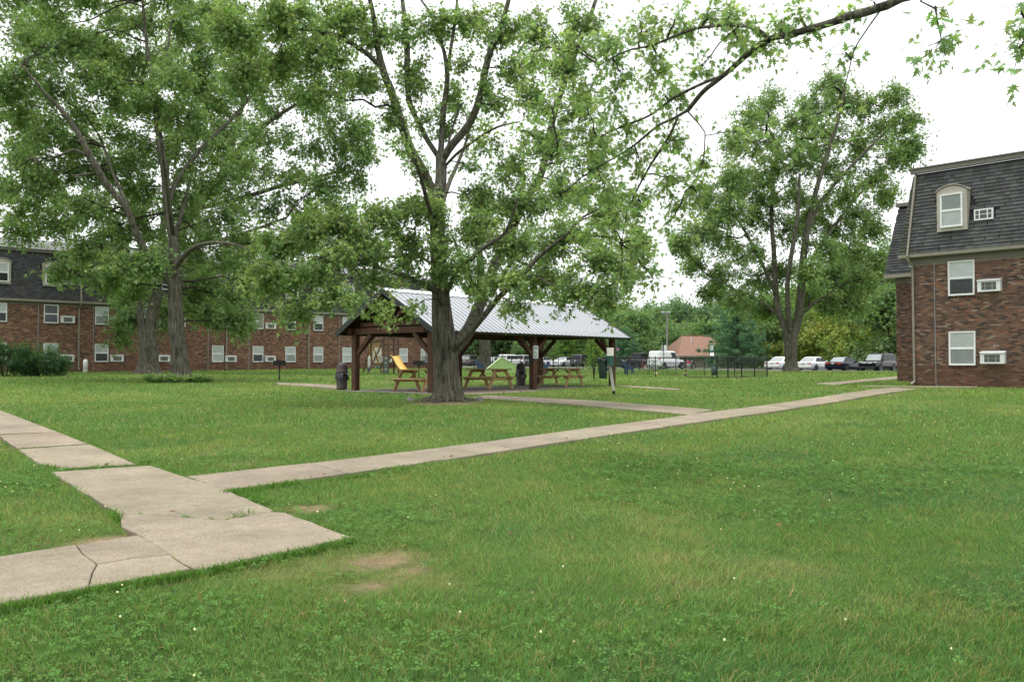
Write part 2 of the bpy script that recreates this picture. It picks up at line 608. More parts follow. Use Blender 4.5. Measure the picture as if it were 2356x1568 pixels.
for (xd, yd, rad, s) in ((285, 1246, .50, 1.0), (230, 1258, .42, .9), (718, 1172, .26, 1.0), (842, 1352, .24, .9), (880, 1290, .42, .8), (930, 1325, .35, .4),
                         (760, 1300, .35, .5), (640, 1320, .3, .45), (1000, 1335, .3, .35), (480, 1045, .35, .5), (560, 1068, .35, .45), (620, 1062, .3, .4), (760, 1058, .3, .35),
                         (2100, 940, .5, .35), (2320, 935, .6, .5), (1480, 1200, .2, .3), (1380, 1130, .15, .3), (1000, 1180, .25, .25), (330, 1045, .2, .3),
                         (1020, 926, 1.5, .8), (1060, 930, .9, .7), (985, 930, .9, .7), (900, 893, 1.0, .5), (870, 880, 1.2, .4), (415, 885, 1.0, .5), (340, 860, 1.4, .6), (1820, 858, 2.2, .6), (1690, 845, 1.5, .5)):
    p = on_ground(xd, yd); DIRT.append((p[0], p[1], rad, s))


def dirt_at(x, y):
    w = np.zeros(np.shape(x))
    for (a, b_, r_, s) in DIRT:
        d = np.hypot(x - a, y - b_) / r_
        wob = noise2(x * 5 / max(r_, .3), y * 5 / max(r_, .3), 91) * .8 + noise2(x * 17, y * 17, 92) * .7 + .35
        w = np.maximum(w, s * (1 - sstep(.35, 1.0, d * wob)))
    return w


def turf_col(x, y):
    """lawn colour: lush, yellowish and dry drifts"""
    a = fbm(x * .22 + 3, y * .22, 11, 3); b_ = fbm(x * .9, y * .9 + 7, 23, 3); c_ = fbm(x * 3.1, y * 3.1, 37, 2)
    lush = np.array([.082, .150, .040]); yel = np.array([.120, .178, .050]); dry = np.array([.185, .185, .080]); blue = np.array([.064, .132, .042])
    near = 1 - sstep(9, 20, y)
    f1 = sstep(.38, .66, a * .6 + b_ * .4)[..., None]
    col = lush * (1 - f1) + yel * f1
    f2 = (sstep(.60, .80, b_ * .55 + c_ * .45) * .45)[..., None]
    col = col * (1 - f2) + dry * f2
    f3 = (sstep(.56, .75, fbm(x * .6 + 40, y * .6, 53, 3)) * (.3 + .5 * near))[..., None]
    col = col * (1 - f3) + blue * f3
    g = np.minimum(1, dirt_at(x, y) * 1.0)[..., None]
    worn = np.array([.24, .21, .09])
    col = col * (1 - g * .7) + worn * g * .7
    return col


def clover_at(x, y):
    return sstep(.44, .74, fbm(x * .8 + 11, y * .8 + 5, 71, 3) * .75 + noise2(x * 4, y * 4, 72) * .25) * (1 - sstep(10, 16, y))


N_ = 230
u_ = np.linspace(-1, 1, N_)
gx = 3.2 * np.sinh(u_ * 6.1); gy = 7 + 3.2 * np.sinh(u_ * 6.1)
GX, GY = np.meshgrid(gx, gy)
GZ = gz(GX, GY)
und = (fbm(GX * .9, GY * .9, 5, 2) - .5) * .03
GZv = GZ + und * (1 - sstep(25, 60, np.abs(GY)))
tc_ = turf_col(GX, GY)
dd_ = sstep(.45, .8, dirt_at(GX, GY))[..., None]
soil = np.array([.215, .165, .105])
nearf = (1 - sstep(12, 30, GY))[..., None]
tc_ = tc_ * (1 - nearf * .25)           # thatch and soil, the shade between blades darkened into the colour
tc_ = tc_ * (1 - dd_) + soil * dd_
V = np.stack([GX, GY, GZv], -1).reshape(-1, 3)
ii, jj = np.meshgrid(np.arange(N_ - 1), np.arange(N_ - 1), indexing='ij')
FA = np.stack([ii * N_ + jj, ii * N_ + jj + 1, (ii + 1) * N_ + jj + 1, (ii + 1) * N_ + jj], -1).reshape(-1, 4)
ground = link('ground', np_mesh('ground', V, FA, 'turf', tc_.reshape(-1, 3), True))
tag(ground, 'gently rising lawn ground of grass and bare soil', None, None, 'structure')


def ground_lift(x, y):
    return gz(x, y) + (fbm(np.asarray(x) * .9, np.asarray(y) * .9, 5, 2) - .5) * .03 * (1 - sstep(25, 60, np.abs(y)))


CONC = (.270, .236, .185)


def slab(parent, poly, lift=.035, thick=.16, tint=None, name='slab', mat='concrete', gap=.012, flat=None, pave=True, jag=.006):
    """one cast slab, its outline given in world x,y"""
    poly = np.array([q[:2] for q in poly], float)
    c = poly.mean(0)
    dense = []
    for i in range(len(poly)):
        a_, b2 = poly[i], poly[(i + 1) % len(poly)]
        n = max(1, int(np.linalg.norm(b2 - a_) / .22)) if jag else 1
        for k in range(n):
            f = k / n; p_ = a_ + (b2 - a_) * f
            dense.append(p_ + (np.array([random.gauss(0, jag), random.gauss(0, jag)]) if k else 0))
    plain = poly
    poly = np.array(dense)
    q = c + (poly - c) * (1 - gap / max(.2, np.abs(poly - c).max()))
    k = 1 + random.uniform(-.07, .07)
    tint = tint or tuple(v * k * random.uniform(.98, 1.02) for v in CONC)
    tilt = np.array([random.uniform(-.004, .004), random.uniform(-.004, .004)])
    mb = MB().tint(tint)
    area = .5 * np.sum(poly[:, 0] * np.roll(poly[:, 1], -1) - np.roll(poly[:, 0], -1) * poly[:, 1])
    if area < 0: q = q[::-1]
    zt = [(flat if flat is not None else gz(a, b_)) + lift + (np.array([a, b_]) - c).dot(tilt) for a, b_ in q]
    top = [(a, b_, z) for (a, b_), z in zip(q, zt)]
    cc = q.mean(0)
    ins = [(a + (cc[0] - a) * .012, b_ + (cc[1] - b_) * .012, z + .006) for (a, b_, z) in top]
    bot = [(a, b_, z - thick) for (a, b_, z) in top]
    mb.loft([bot, top, ins])
    o = mb.build(name, mat, parent)
    if pave: PAVED.append(plain)
    return o


def structure(name, label):
    e = empty(name, (0, 0, 0)); tag(e, label, None, None, 'structure'); return e


# the junction near the camera
walk = structure('sidewalk', 'cracked beige concrete sidewalk slabs meeting at the junction in front')
for pts in (
        [(-1000, -190), (-620, -110), (-340, -30), (-620, -25)],
        [(-620, -20), (-335, -25), (0, 82), (-330, 95)],
        [(-330, 100), (3, 86), (365, 226), (-30, 243)],
        [(-10, 252), (372, 231), (555, 302), (105, 332)],
        [(118, 340), (575, 308), (720, 375), (862, 440), (375, 468), (250, 440)],
        [(322, 490), (955, 447), (1170, 520), (1415, 600), (1745, 742), (1600, 770), (1440, 801), (1300, 795), (1140, 781), (950, 765), (760, 767), (640, 690)],
        [(763, 772), (950, 770), (1140, 786), (1300, 800), (1440, 806), (1600, 774), (1720, 752), (1820, 757), (2240, 915), (1255, 1130), (1085, 1035), (895, 905), (775, 850)],
        [(-700, 1180), (-20, 1047), (482, 969), (528, 1032), (605, 1086), (613, 1098), (584, 1155), (560, 1245), (-20, 1352), (-700, 1490)],
        [(486, 968), (882, 905), (1080, 1032), (850, 1056), (617, 1095), (607, 1086), (532, 1033)],
        [(617, 1098), (850, 1058), (1082, 1034), (1215, 1125), (564, 1244), (588, 1156)]):
    slab(walk, [on_ground(*cr(*p)) for p in pts], thick=.14, gap=.004)


def strip(parent, upper, lower, step, first=0.0, **kw):
    """a run of slabs between two edges of a path"""
    U = np.array([on_ground(*p)[:2] for p in upper]); L = np.array([on_ground(*p)[:2] for p in lower])
    def param(P):
        d = np.r_[0, np.cumsum(np.linalg.norm(np.diff(P, axis=0), axis=1))]
        return d
    dU, dL = param(U), param(L)
    n = max(1, int(round(dU[-1] / step)))
    for k in range(n):
        f0, f1 = k / n, (k + 1) / n
        pu = [[np.interp(f * dU[-1], dU, U[:, i]) for i in (0, 1)] for f in (f0, f1)]
        pl = [[np.interp(f * dL[-1], dL, L[:, i]) for i in (0, 1)] for f in (f0, f1)]
        slab(parent, [pu[0], pu[1], pl[1], pl[0]], **kw)


walk2 = structure('sidewalk', 'long straight concrete sidewalk crossing the lawn to the brick building')
strip(walk2, [(428, 1104), (910, 1049), (1390, 984), (1640, 950), (1830, 925), (2055, 893)],
      [(516, 1135), (960, 1073), (1440, 999), (1690, 962), (1860, 937), (2112, 897)], 1.6, gap=.016)
walk3 = structure('sidewalk', 'concrete path linking the long sidewalk with the pavilion floor')
strip(walk3, [(1118, 911), (1293, 919), (1505, 934), (1640, 945)], [(1082, 917), (1230, 926), (1505, 949), (1588, 957)], 2.0, gap=.009, lift=.03)
walk4 = structure('sidewalk', 'narrow concrete path running toward the far wing of the right building')
strip(walk4, [(1872, 884), (1960, 876), (2065, 866)], [(1920, 887), (1990, 879), (2090, 871)], 2.2, lift=.03)
strip(walk4, [(1975, 888), (2100, 890), (2250, 890)], [(1975, 889.5), (2100, 892.5), (2250, 892.5)], 2.5, lift=.03)
walk5 = structure('sidewalk', 'short concrete path beside the pavilion leading to the grill')
strip(walk5, [(634, 881), (720, 884), (800, 888)], [(640, 886), (720, 891), (800, 897)], 2.0, lift=.03)
walk6 = structure('sidewalk', 'thin concrete strip in the grass beyond the leaning white post')
strip(walk6, [(1400, 886.5), (1480, 890.5), (1563, 896)], [(1400, 888), (1480, 893.5), (1560, 899)], 2.2, lift=.03)

# parking lot behind the lawn, its kerb
lot = structure('parking_lot', 'asphalt parking lot behind the lawn')
LD = np.array([-.679, .734]); LN = np.array([.734, .679])
L0 = np.array([33.0, 82.0]) - LD * 40
mb = MB()
NL = 60
for k in range(NL):
    a0, a1 = L0 + LD * (k * 3.0), L0 + LD * ((k + 1) * 3.0)
    for w0, w1 in ((0, 9), (9, 18)):
        q = [a0 + LN * w0, a1 + LN * w0, a1 + LN * w1, a0 + LN * w1]
        mb.poly([(p[0], p[1], gz(p[0], p[1]) + .012) for p in q][::-1])
mb.build('asphalt', 'asphalt', lot)
for k in range(0, NL):
    a0, a1 = L0 + LD * (k * 3.0 + .01), L0 + LD * ((k + 1) * 3.0 - .01)
    kb = MB()
    q = [a0 - LN * .18, a0, a1, a1 - LN * .18]
    zz = [gz(p[0], p[1]) for p in q]
    kb.hexa([(p[0], p[1], z - .1) for p, z in zip(q, zz)] + [(p[0], p[1], z + .13) for p, z in zip(q, zz)])
    kb.build('kerb_stone', 'kerb_stone', lot)
PAVED.append(np.array([L0 - LN * .2, L0 + LD * 180 - LN * .2, L0 + LD * 180 + LN * 18, L0 + LN * 18]))

# ================================================================== APARTMENT BUILDINGS
BRICKS = [(.112, .064, .046), (.140, .076, .052), (.096, .056, .042), (.185, .082, .052), (.085, .050, .040), (.054, .038, .033), (.042, .032, .030),
          (.130, .080, .058), (.195, .145, .108), (.112, .066, .048), (.165, .105, .075), (.066, .042, .035)]
BW = [14, 12, 12, 6, 9, 8, 5, 14, 6, 12, 8, 8]


def pieces(parent, items, name, rest_name, mat, n_single, shapes):
    """items: (matrix-less) list of (x0,x1,z0,z1,y,tint,key). The n_single that show largest become objects of their own, the rest one part."""
    items = sorted(items, key=lambda i: i['d'])
    cache = {}
    for it in items[:n_single]:
        key = it['key']
        if key not in cache:
            cache[key] = shapes(MB().tint(it['tint']), it, True).mesh(name, mat)
        o = link(name, cache[key], parent)
        o.location = it['loc']
        if 'rot' in it: o.rotation_euler = it['rot']
    if items[n_single:]:
        mb = MB()
        for it in items[n_single:]:
            shapes(mb.tint(it['tint']), it, False)
        o = mb_fast(mb, rest_name, mat, parent)
        o['kind'] = 'stuff'


def mb_fast(mb, name, mat, parent):
    me = bpy.data.meshes.new(name)
    me.from_pydata(mb.v, [], mb.f)
    a_ = me.attributes.new('tint', 'FLOAT_COLOR', 'POINT')
    arr = np.ones((len(mb.v), 4), np.float32); arr[:, :3] = mb.c
    a_.data.foreach_set('color', arr.ravel())
    me.materials.append(MATS[mat]); me.update()
    return link(name, me, parent)


def brick_shape(mb, it, single):
    ox, oy, oz = (0, 0, 0) if single else it['loc']
    w, h, dp = it['w'], it['h'], it['dep']
    x0, x1, z0, z1 = ox, ox + w, oz, oz + h
    y0, y1 = oy - dp, oy
    return mb.raw([(x0, y1, z0), (x1, y1, z0), (x1, y1, z1), (x0, y1, z1), (x0 + .002, y0, z0 + .002), (x1 - .002, y0, z0 + .002), (x1 - .002, y0, z1 - .002), (x0 + .002, y0, z1 - .002)],
                  [(4, 5, 6, 7), (0, 1, 5, 4), (1, 2, 6, 5), (2, 3, 7, 6), (3, 0, 4, 7)])


def brickwork(parent, x0, x1, z0, z1, holes, eye, n_single, y=0.0, skip=None, dirty=0.0, brick_gain=(1, 1, 1), BL=.194, BH=.0575, J=.0098):
    items = []
    rows = int((z1 - z0) / (BH + J))
    rnd = random.Random(3)
    for r_ in range(rows):
        zb = z0 + r_ * (BH + J)
        off = (r_ % 2) * (BL + J) / 2
        x = x0 - off
        while x < x1:
            segs = [(max(x, x0), min(x + BL, x1))]
            for (hx0, hx1, hz0, hz1) in holes:
                if zb + BH > hz0 and zb < hz1:
                    ns = []
                    for (a, b_) in segs:
                        if b_ <= hx0 or a >= hx1: ns.append((a, b_)); continue
                        if a < hx0 - .02: ns.append((a, hx0))
                        if b_ > hx1 + .02: ns.append((hx1, b_))
                    segs = ns
            for (a, b_) in segs:
                if b_ - a < .025: continue
                if skip and skip(a, zb): continue
                kc = rnd.choices(range(12), BW)[0]
                c = BRICKS[kc]
                f = rnd.uniform(1.05, 1.4)
                if zb - z0 < .75: f *= 1 - dirty * .3; c = tuple(np.array(c) * (1 - dirty * .5) + np.array([.13, .062, .035]) * dirty * .5)
                tint = tuple(v * f * q for v, q in zip(c, brick_gain))  # even colour gain over all the bricks of one building
                dep = .0075 + rnd.random() * .004
                it = dict(loc=(a, y, zb), w=round(b_ - a, 3), h=BH, dep=dep, tint=tint, key=(kc, round(b_ - a, 2), zb - z0 < .75))
                it['d'] = (a - eye[0]) ** 2 + (y - eye[1]) ** 2 + (zb - eye[2]) ** 2
                items.append(it)
            x += BL + J
    pieces(parent, items, 'brick', 'brickwork', 'brick_face', n_single, brick_shape)


def shingle_shape(mb, it, single):
    ox, oy, oz = (0, 0, 0) if single else it['loc']
    w, L, ty, tz, th = it['w'], it['len'], it['ty'], it['tz'], it['th']     # (ty,tz) up-slope unit vector in y,z
    ny, nz = -tz, ty                                                          # outward normal
    def P(x, s, t): return (ox + x, oy + ty * s + ny * t, oz + tz * s + nz * t)
    l, r_ = it.get('l', 0), it.get('r', 0)
    return mb.raw([P(0, 0, th), P(w, 0, th), P(w - r_, L, .002), P(l, L, .002), P(0, 0, .0), P(w, 0, .0)],
                  [(0, 1, 2, 3), (4, 5, 1, 0), (0, 3, 4), (1, 5, 2)])


def shingles(parent, x0b, x1b, x0t, x1t, yb, zb, yt, zt, holes, eye, n_single, base, tab=.26, exp=.132, moss=None):
    """mansard slope from its lower edge (yb,zb) to its upper edge (yt,zt); ends may lean in"""
    H = math.hypot(yt - yb, zt - zb); ty, tz = (yt - yb) / H, (zt - zb) / H
    rows = int(H / exp); items = []; rnd = random.Random(5)
    for r_ in range(rows):
        s = r_ * exp; f = s / H
        xa, xb_ = x0b + (x0t - x0b) * f, x1b + (x1t - x1b) * f
        x = x0b - 1 + rnd.uniform(0, tab)
        py, pz = yb + ty * s, zb + tz * s
        while x < xb_:
            w = tab * rnd.uniform(.7, 1.15)
            a, b_ = max(x, xa), min(x + w - .004, xb_)
            x += w
            if b_ - a < .05: continue
            if any(a < hx1 and b_ > hx0 and pz > hz0 - .02 and pz < hz1 - .03 for hx0, hx1, hz0, hz1 in holes): continue
            k = rnd.choice([0, 1, 2, 3, 4]); g = (.78, .9, 1.0, 1.1, 1.25)[k]
            c = tuple(v * g * rnd.uniform(.95, 1.05) for v in base)
            if moss:
                mm = moss(a, pz); c = tuple(np.array(c) * (1 - mm) + np.array([.062, .066, .036]) * mm)
            it = dict(loc=(a, py, pz), w=round(b_ - a, 2), len=exp * 1.15, ty=ty, tz=tz, th=.030 + rnd.random() * .014, tint=c, key=(k, round((b_ - a) * 25), bool(moss) and mm > .3))
            it['d'] = (a - eye[0]) ** 2 + (py - eye[1]) ** 2 + (pz - eye[2]) ** 2
            items.append(it)
    pieces(parent, items, 'shingle', 'shingle_courses', 'shingle_face', n_single, shingle_shape)


def window(parent, x0, x1, z0, z1, y, upper='blind_white', lower='blind_grey', split=.5):
    """white double-hung window; y is the wall plane, the building lies towards +y"""
    fw = .042
    mb = MB()
    mb.box(x0, x1, y - .06, y + .02, z0, z0 + fw); mb.box(x0, x1, y - .06, y + .02, z1 - fw, z1)
    mb.box(x0, x0 + fw, y - .0598, y + .02, z0 + fw, z1 - fw); mb.box(x1 - fw, x1, y - .0598, y + .02, z0 + fw, z1 - fw)
    w = mb.build('window', 'white_vinyl', parent)
    zm = z0 + (z1 - z0) * split
    MB().box(x0 + fw, x1 - fw, y - .050, y + .01, zm - .022, zm + .022).build('meeting_rail', 'white_vinyl', w)
    for (a, b_, dy) in ((z0 + fw, zm - .022, 0), (zm + .022, z1 - fw, .012)):
        s = .020
        mb = MB()
        xa, xb_ = x0 + fw, x1 - fw
        yy0, yy1 = y - .042 + dy, y - .02 + dy
        mb.box(xa, xb_, yy0, yy1, a, a + s); mb.box(xa, xb_, yy0, yy1, b_ - s, b_)
        mb.box(xa, xa + s, yy0 + .001, yy1, a + s, b_ - s); mb.box(xb_ - s, xb_, yy0 + .001, yy1, a + s, b_ - s)
        mb.build('sash', 'white_vinyl', w)
        MB().box(xa + s, xb_ - s, yy0 + .009, yy0 + .013, a + s, b_ - s).build('pane', 'window_glass', w)
    for (a, b_, mt) in ((z0 + fw, zm, lower), (zm, z1 - fw, upper)):
        mb = MB()
        if mt.startswith('blind'):
            n = max(6, int((b_ - a) / .05)); h = (b_ - a) / n
            for k in range(n):
                mb.poly([(x0 + fw, y - .002, a + k * h), (x1 - fw, y - .002, a + k * h), (x1 - fw, y - .010, a + (k + .96) * h), (x0 + fw, y - .010, a + (k + .96) * h)])
        else:
            mb.poly([(x0 + fw, y - .004, a), (x1 - fw, y - .004, a), (x1 - fw, y - .004, b_), (x0 + fw, y - .004, b_)])
        mb.build('blind' if mt.startswith('blind') else 'curtain' if mt == 'curtain' else 'dark_room', mt, w)
    return w


def sill_bricks(parent, x0, x1, z, y):
    n = int((x1 - x0) / .075)
    mb = MB()
    for k in range(n):
        c = random.choice(BRICKS[:6]); f = .8
        mb.tint(tuple(v * f for v in c))
        a = x0 + (x1 - x0) * k / n
        mb.box(a + .004, a + (x1 - x0) / n - .004, y - .03, y + .0, z - .085, z - .004)
    mb.build('sill', 'brick_face', parent)


def aircon(parent, x0, x1, z0, z1, y, dep=.2, hood=True):
    mb = MB()
    if hood:
        mb.hexa([(x0, y - dep, z0), (x1, y - dep, z0), (x1, y, z0), (x0, y, z0), (x0, y - dep, z1 - .09), (x1, y - dep, z1 - .09), (x1, y, z1 - .09), (x0, y, z1 - .09)])
        mb.hexa([(x0 - .012, y - dep - .05, z1 - .085), (x1 + .012, y - dep - .05, z1 - .085), (x1 + .012, y, z1 - .07), (x0 - .012, y, z1 - .07),
                 (x0 - .012, y - dep - .05, z1 - .055), (x1 + .012, y - dep - .05, z1 - .055), (x1 + .012, y, z1), (x0 - .012, y, z1)])
    else:
        mb.box(x0, x1, y - dep, y, z0, z1)
    a = mb.build('air_conditioner', 'white_metal', parent)
    zt = z1 - (.13 if hood else .05)
    gx0, gx1, gz0 = x0 + (x1 - x0) * .18, x1 - (x1 - x0) * (.18 if hood else .08), z0 + .06
    if not hood: gx0 = x0 + .05
    MB().box(gx0, gx1, y - dep - .004, y - dep + .02, gz0, zt).build('grille', 'screen_grey', a)
    for f in (.25, .75):
        c = gx0 + (gx1 - gx0) * f
        MB().box(c - .018, c + .018, y - dep - .012, y - dep - .003, gz0 - .006, zt + .006).build('divider', 'beige_trim' if hood else 'white_metal', a)
    c = (gz0 + zt) / 2
    MB().box(gx0, gx1, y - dep - .010, y - dep - .0035, c - .010, c + .010).build('crossbar', 'beige_trim' if hood else 'white_metal', a)
    return a


def dormer(parent, x0, x1, z0, z1, yface, yback, up='blind_grey', lo='curtain'):
    """arched surround standing out of the mansard slope, with its window"""
    m_ = .14
    a, b_, c, d = x0 - m_, x1 + m_, z0 - .13, z1 + .10
    arch = [(a, c), (b_, c), (b_, d)] + [(a + (b_ - a) * (1 - f), d + .19 * math.sin(math.pi * f) ** .8) for f in np.linspace(.04, .96, 9)] + [(a, d)]
    o = MB().prism(arch, yface, yback).build('dormer', 'dormer_cream', parent)
    cap = [(a - .03, d)] + [(a - .03 + (b_ - a + .06) * f, d + .015 + .21 * math.sin(math.pi * f) ** .8) for f in np.linspace(.03, .97, 11)] + [(b_ + .03, d)]
    cap2 = [(x, z + .03) for x, z in cap]
    mb = MB()
    for k in range(len(cap) - 1):
        (xa, za), (xb_, zb) = cap[k], cap[k + 1]; (xc, zc), (xd, zd) = cap2[k], cap2[k + 1]
        mb.hexa([(xa, yface - .04, za), (xb_, yface - .04, zb), (xb_, yback, zb), (xa, yback, za), (xc, yface - .04, zc), (xd, yface - .04, zd), (xd, yback, zd), (xc, yback, zc)])
    mb.build('dormer_cap', 'dormer_cream', o)
    window(parent, x0, x1, z0, z1, yface - .012, up, lo)
    return o


def downspout(parent, pts, w=.075, mat='gutter_metal', name='downspout'):
    mb = MB()
    for p, q in zip(pts[:-1], pts[1:]): mb.bar(p, q, w, w * .8, up=(0, 1, .01))
    return mb.build(name, mat, parent)


def fullx(x):            # photograph pixel column (of 3600) to slope of the line of sight
    return (x - 1800) / 3100.0


# ---------------- right building
RB = empty('apartment_building', (15.2, 33.5, 0), R(-47.2), 'brick apartment block with slate grey mansard close by on the right', 'building')
def rbx(x):              # column -> distance from the corner along the facade
    r_ = fullx(x); return (r_ * 33.5 - 15.2) / (.679 + .734 * r_)
eyeR = (4.0, -30, 2)
XE, ZB, ZT = 9.0, 5.06, 8.50
mw = MB()
mw.box(0, XE, .004, 9, .25, ZB + .2)
mw.build('wall', 'mortar', RB)
W1 = (rbx(3338), rbx(3431)); AC = (rbx(3442) + .10, rbx(3531) + .06)
holes = [(W1[0], W1[1], 1.23, 2.46), (W1[0], W1[1], 3.78, 5.06), (AC[0], AC[1], 1.29, 1.74), (AC[0] - .06, AC[1] - .1, 3.86, 4.32)]
brickwork(RB, 0, 6.6, .42, ZB, holes, eyeR, 300, dirty=.8, brick_gain=(1.16, 1.17, 1.14))
# the return of the wall at the far corner
rt = MB()
for k in range(66):
    z = .42 + k * .0673
    for q in range(4):
        c = random.choice(BRICKS); rt.tint(tuple(v * random.uniform(.8, 1.0) for v in c))
        y0 = q * .204 + (k % 2) * .1
        rt.box(-.009, 0.0, y0 + .004, y0 + .196, z, z + .0575)
mb_fast(rt, 'return_brickwork', 'brick_face', RB)['kind'] = 'stuff'
for z0, z1, up, lo in ((1.23, 2.46, 'blind_white', 'blind_grey'), (3.78, 5.05, 'blind_white', 'screen_grey')):
    window(RB, W1[0], W1[1], z0, z1, -.012, up, lo)
    sill_bricks(RB, W1[0] - .02, W1[1] + .02, z0, -.004)
aircon(RB, AC[0], AC[1], 1.29, 1.74, -.006)
aircon(RB, AC[0] - .06, AC[1] - .1, 3.86, 4.32, -.006)
window(RB, 4.6, 5.5, 1.23, 2.46, -.012)
# eaves: frieze board, soffit, gutter edge, then the mansard
OV = .34
MB().box(-.03, XE, -.03, .003, ZB, ZB + .22).build('frieze', 'beige_fascia', RB)
MB().box(-OV, XE, -OV + .02, 9, ZB + .221, ZB + .25).build('soffit', 'beige_trim', RB)
MB().box(-OV - .01, XE, -OV - .012, -OV + .019, ZB + .235, ZB + .36).build('eaves_trim', 'beige_trim', RB)
YB, ZMB, YT = -OV, ZB + .36, .18
mc = MB()
mc.hexa([(-OV + .01, YB + .012, ZMB - .02), (XE, YB + .012, ZMB - .02), (XE, 9, ZMB - .02), (-OV + .01, 9, ZMB - .02),
         (.09, YT + .012, ZT), (XE, YT + .012, ZT), (XE, 9, ZT), (.09, 9, ZT)])
mc.build('mansard', 'roofing_felt', RB)
DW = (rbx(3326), rbx(3404)); zd0, zd1 = 6.27, 7.49
def yslope(z): return YB + (YT - YB) * (z - ZMB) / (ZT - ZMB)
mosss = lambda x, z: float(np.clip((.25 - x) * 1.1, 0, .75))
shingles(RB, -OV, 7.0, .08, 7.0, YB, ZMB, YT, ZT, [(DW[0] - .10, DW[1] + .10, zd0 - .1, zd1 + .12), (rbx(3440), rbx(3507), 6.42, 6.82)], eyeR, 300, (.080, .084, .081), moss=mosss)
dormer(RB, DW[0], DW[1], zd0, zd1, yslope(zd0) - .14, .6, 'blind_grey', 'blind_white')
aircon(RB, rbx(3440), rbx(3507), 6.42, 6.82, yslope(6.42) - .02, .07, hood=False)
MB().box(.0, XE, .02, .16, ZT, ZT + .17).build('gutter', 'roof_gutter', RB)
MB().box(-.06, XE, -.03, .30, ZT + .171, ZT + .215).build('roof_edge', 'roof_gutter', RB)
downspout(RB, [(.17, YT - .06, ZT + .02), (.03, YB - .08, ZMB - .1), (.05, YB - .03, ZB + .12), (.08, -.055, ZB - .12), (.10, -.055, .62), (.02, -.2, .52)], .07)
downspout(RB, [(.86, -.022, ZB), (.88, -.022, .45)], .022, 'grey_metal', 'conduit')
MB().box(-.02, .12, -.16, -.04, ZB - .12, ZB - .0).build('flood_lamp', 'grey_metal', RB)
# the wing set back behind the far corner
KX, TX = 8.05, -4.1
wg = MB(); wg.box(TX, -.5, KX + .004, KX + 8, .2, ZB + .3); wg.build('wing_wall', 'mortar', RB)
brickwork(RB, TX, -.2, .45, ZB + .1, [], (0, 100, 0), 0, y=KX)
MB().box(TX - .03, -.2, KX - .03, KX + .003, ZB + .1, ZB + .3).build('wing_frieze', 'beige_fascia', RB)
MB().box(TX - .42, -.2, KX - .4, KX - .37, ZB + .29, ZB + .46).build('wing_eaves_trim', 'beige_trim', RB)
MB().box(TX - .41, -.2, KX - .369, KX + 8, ZB + .301, ZB + .33).build('wing_soffit', 'beige_trim', RB)
wm = MB()
wm.hexa([(TX - .39, KX - .358, ZB + .44), (-.2, KX - .358, ZB + .44), (-.2, KX + 8, ZB + .44), (TX - .39, KX + 8, ZB + .44),
         (TX + .1, KX + .2, ZT + .25), (-.2, KX + .2, ZT + .25), (-.2, KX + 8, ZT + .25), (TX + .1, KX + 8, ZT + .25)])
wm.build('wing_mansard', 'roofing_felt', RB)
shingles(RB, TX - .4, -.2, TX + .09, -.2, KX - .37, ZB + .46, KX + .18, ZT + .25, [], (0, 100, 0), 0, (.074, .078, .076))
MB().box(TX + .02, -.2, KX + .0, KX + .35, ZT + .25, ZT + .42).build('wing_roof_edge', 'roof_gutter', RB)

# ---------------- left building
LB = empty('apartment_building', (-28.4, 61.0, 0), R(42.8), 'long brick apartment block with dark mansard roof behind the trees', 'building')
def lbx(x):
    r_ = fullx(x); return (28.4 + 61 * r_) / (.734 - .68 * r_)
def c1(x): return lbx(x / 1.812)
eyeL = (-8, -50, 2)
X0, X1 = -10.5, 30.3
zg, ZBL, ZTL = .35, 5.22, 8.66
MB().box(X0, X1, .004, 11, zg, ZBL + .2).build('wall', 'mortar', LB)
cols = [c1(-10) , c1(322), c1(646), c1(950), c1(1140), c1(1386), c1(1642), c1(1849), c1(2026), c1(2209), lbx(1325), lbx(1418), lbx(1493), -9.4]
hw = .445
acs = [c1(322), c1(646), c1(950), c1(1386), c1(1642), lbx(1325), -9.4]
holes = []
for x in cols:
    for z0, z1 in ((1.40, 2.64), (3.98, 5.21)): holes.append((x - hw, x + hw, z0, z1))
for x in acs:
    for z0 in (1.43, 4.03): holes.append((x + hw + .13, x + hw + .98, z0, z0 + .47))
brickwork(LB, X0, X1, .45, ZBL, holes, eyeL, 300, BL=.194, dirty=.5, brick_gain=(1.5, 1.38, 1.28))
styles = [('blind_white', 'screen_grey'), ('blind_white', 'blind_white'), ('blind_grey', 'curtain'), ('blind_white', 'blind_grey'), ('blind_grey', 'blind_grey'), ('curtain', 'dark_interior'), ('blind_white', 'screen_grey')]
rs = random.Random(11)
for i, x in enumerate(cols):
    for lv, (z0, z1) in enumerate(((1.40, 2.64), (3.98, 5.21))):
        up, lo = rs.choice(styles)
        if lv == 0: up = 'blind_white'
        if i == 1 and lv == 1: up, lo = 'curtain', 'curtain'
        window(LB, x - hw, x + hw, z0, z1, -.012, up, lo)
        sill_bricks(LB, x - hw - .02, x + hw + .02, z0, -.004)
for x in acs:
    for z0 in (1.43, 4.03): aircon(LB, x + hw + .13, x + hw + .98, z0, z0 + .47, -.006, .22)
MB().box(X0, X1, -.03, .003, ZBL, ZBL + .16).build('frieze', 'beige_fascia', LB)
MB().box(X0 - OV, X1 + OV, -OV + .02, 11, ZBL + .161, ZBL + .19).build('soffit', 'beige_trim', LB)
MB().box(X0 - OV, X1 + OV, -OV - .012, -OV + .019, ZBL + .145, ZBL + .29).build('eaves_trim', 'beige_trim', LB)
YB, ZMB, YT, ZT = -OV, ZBL + .29, .18, ZTL
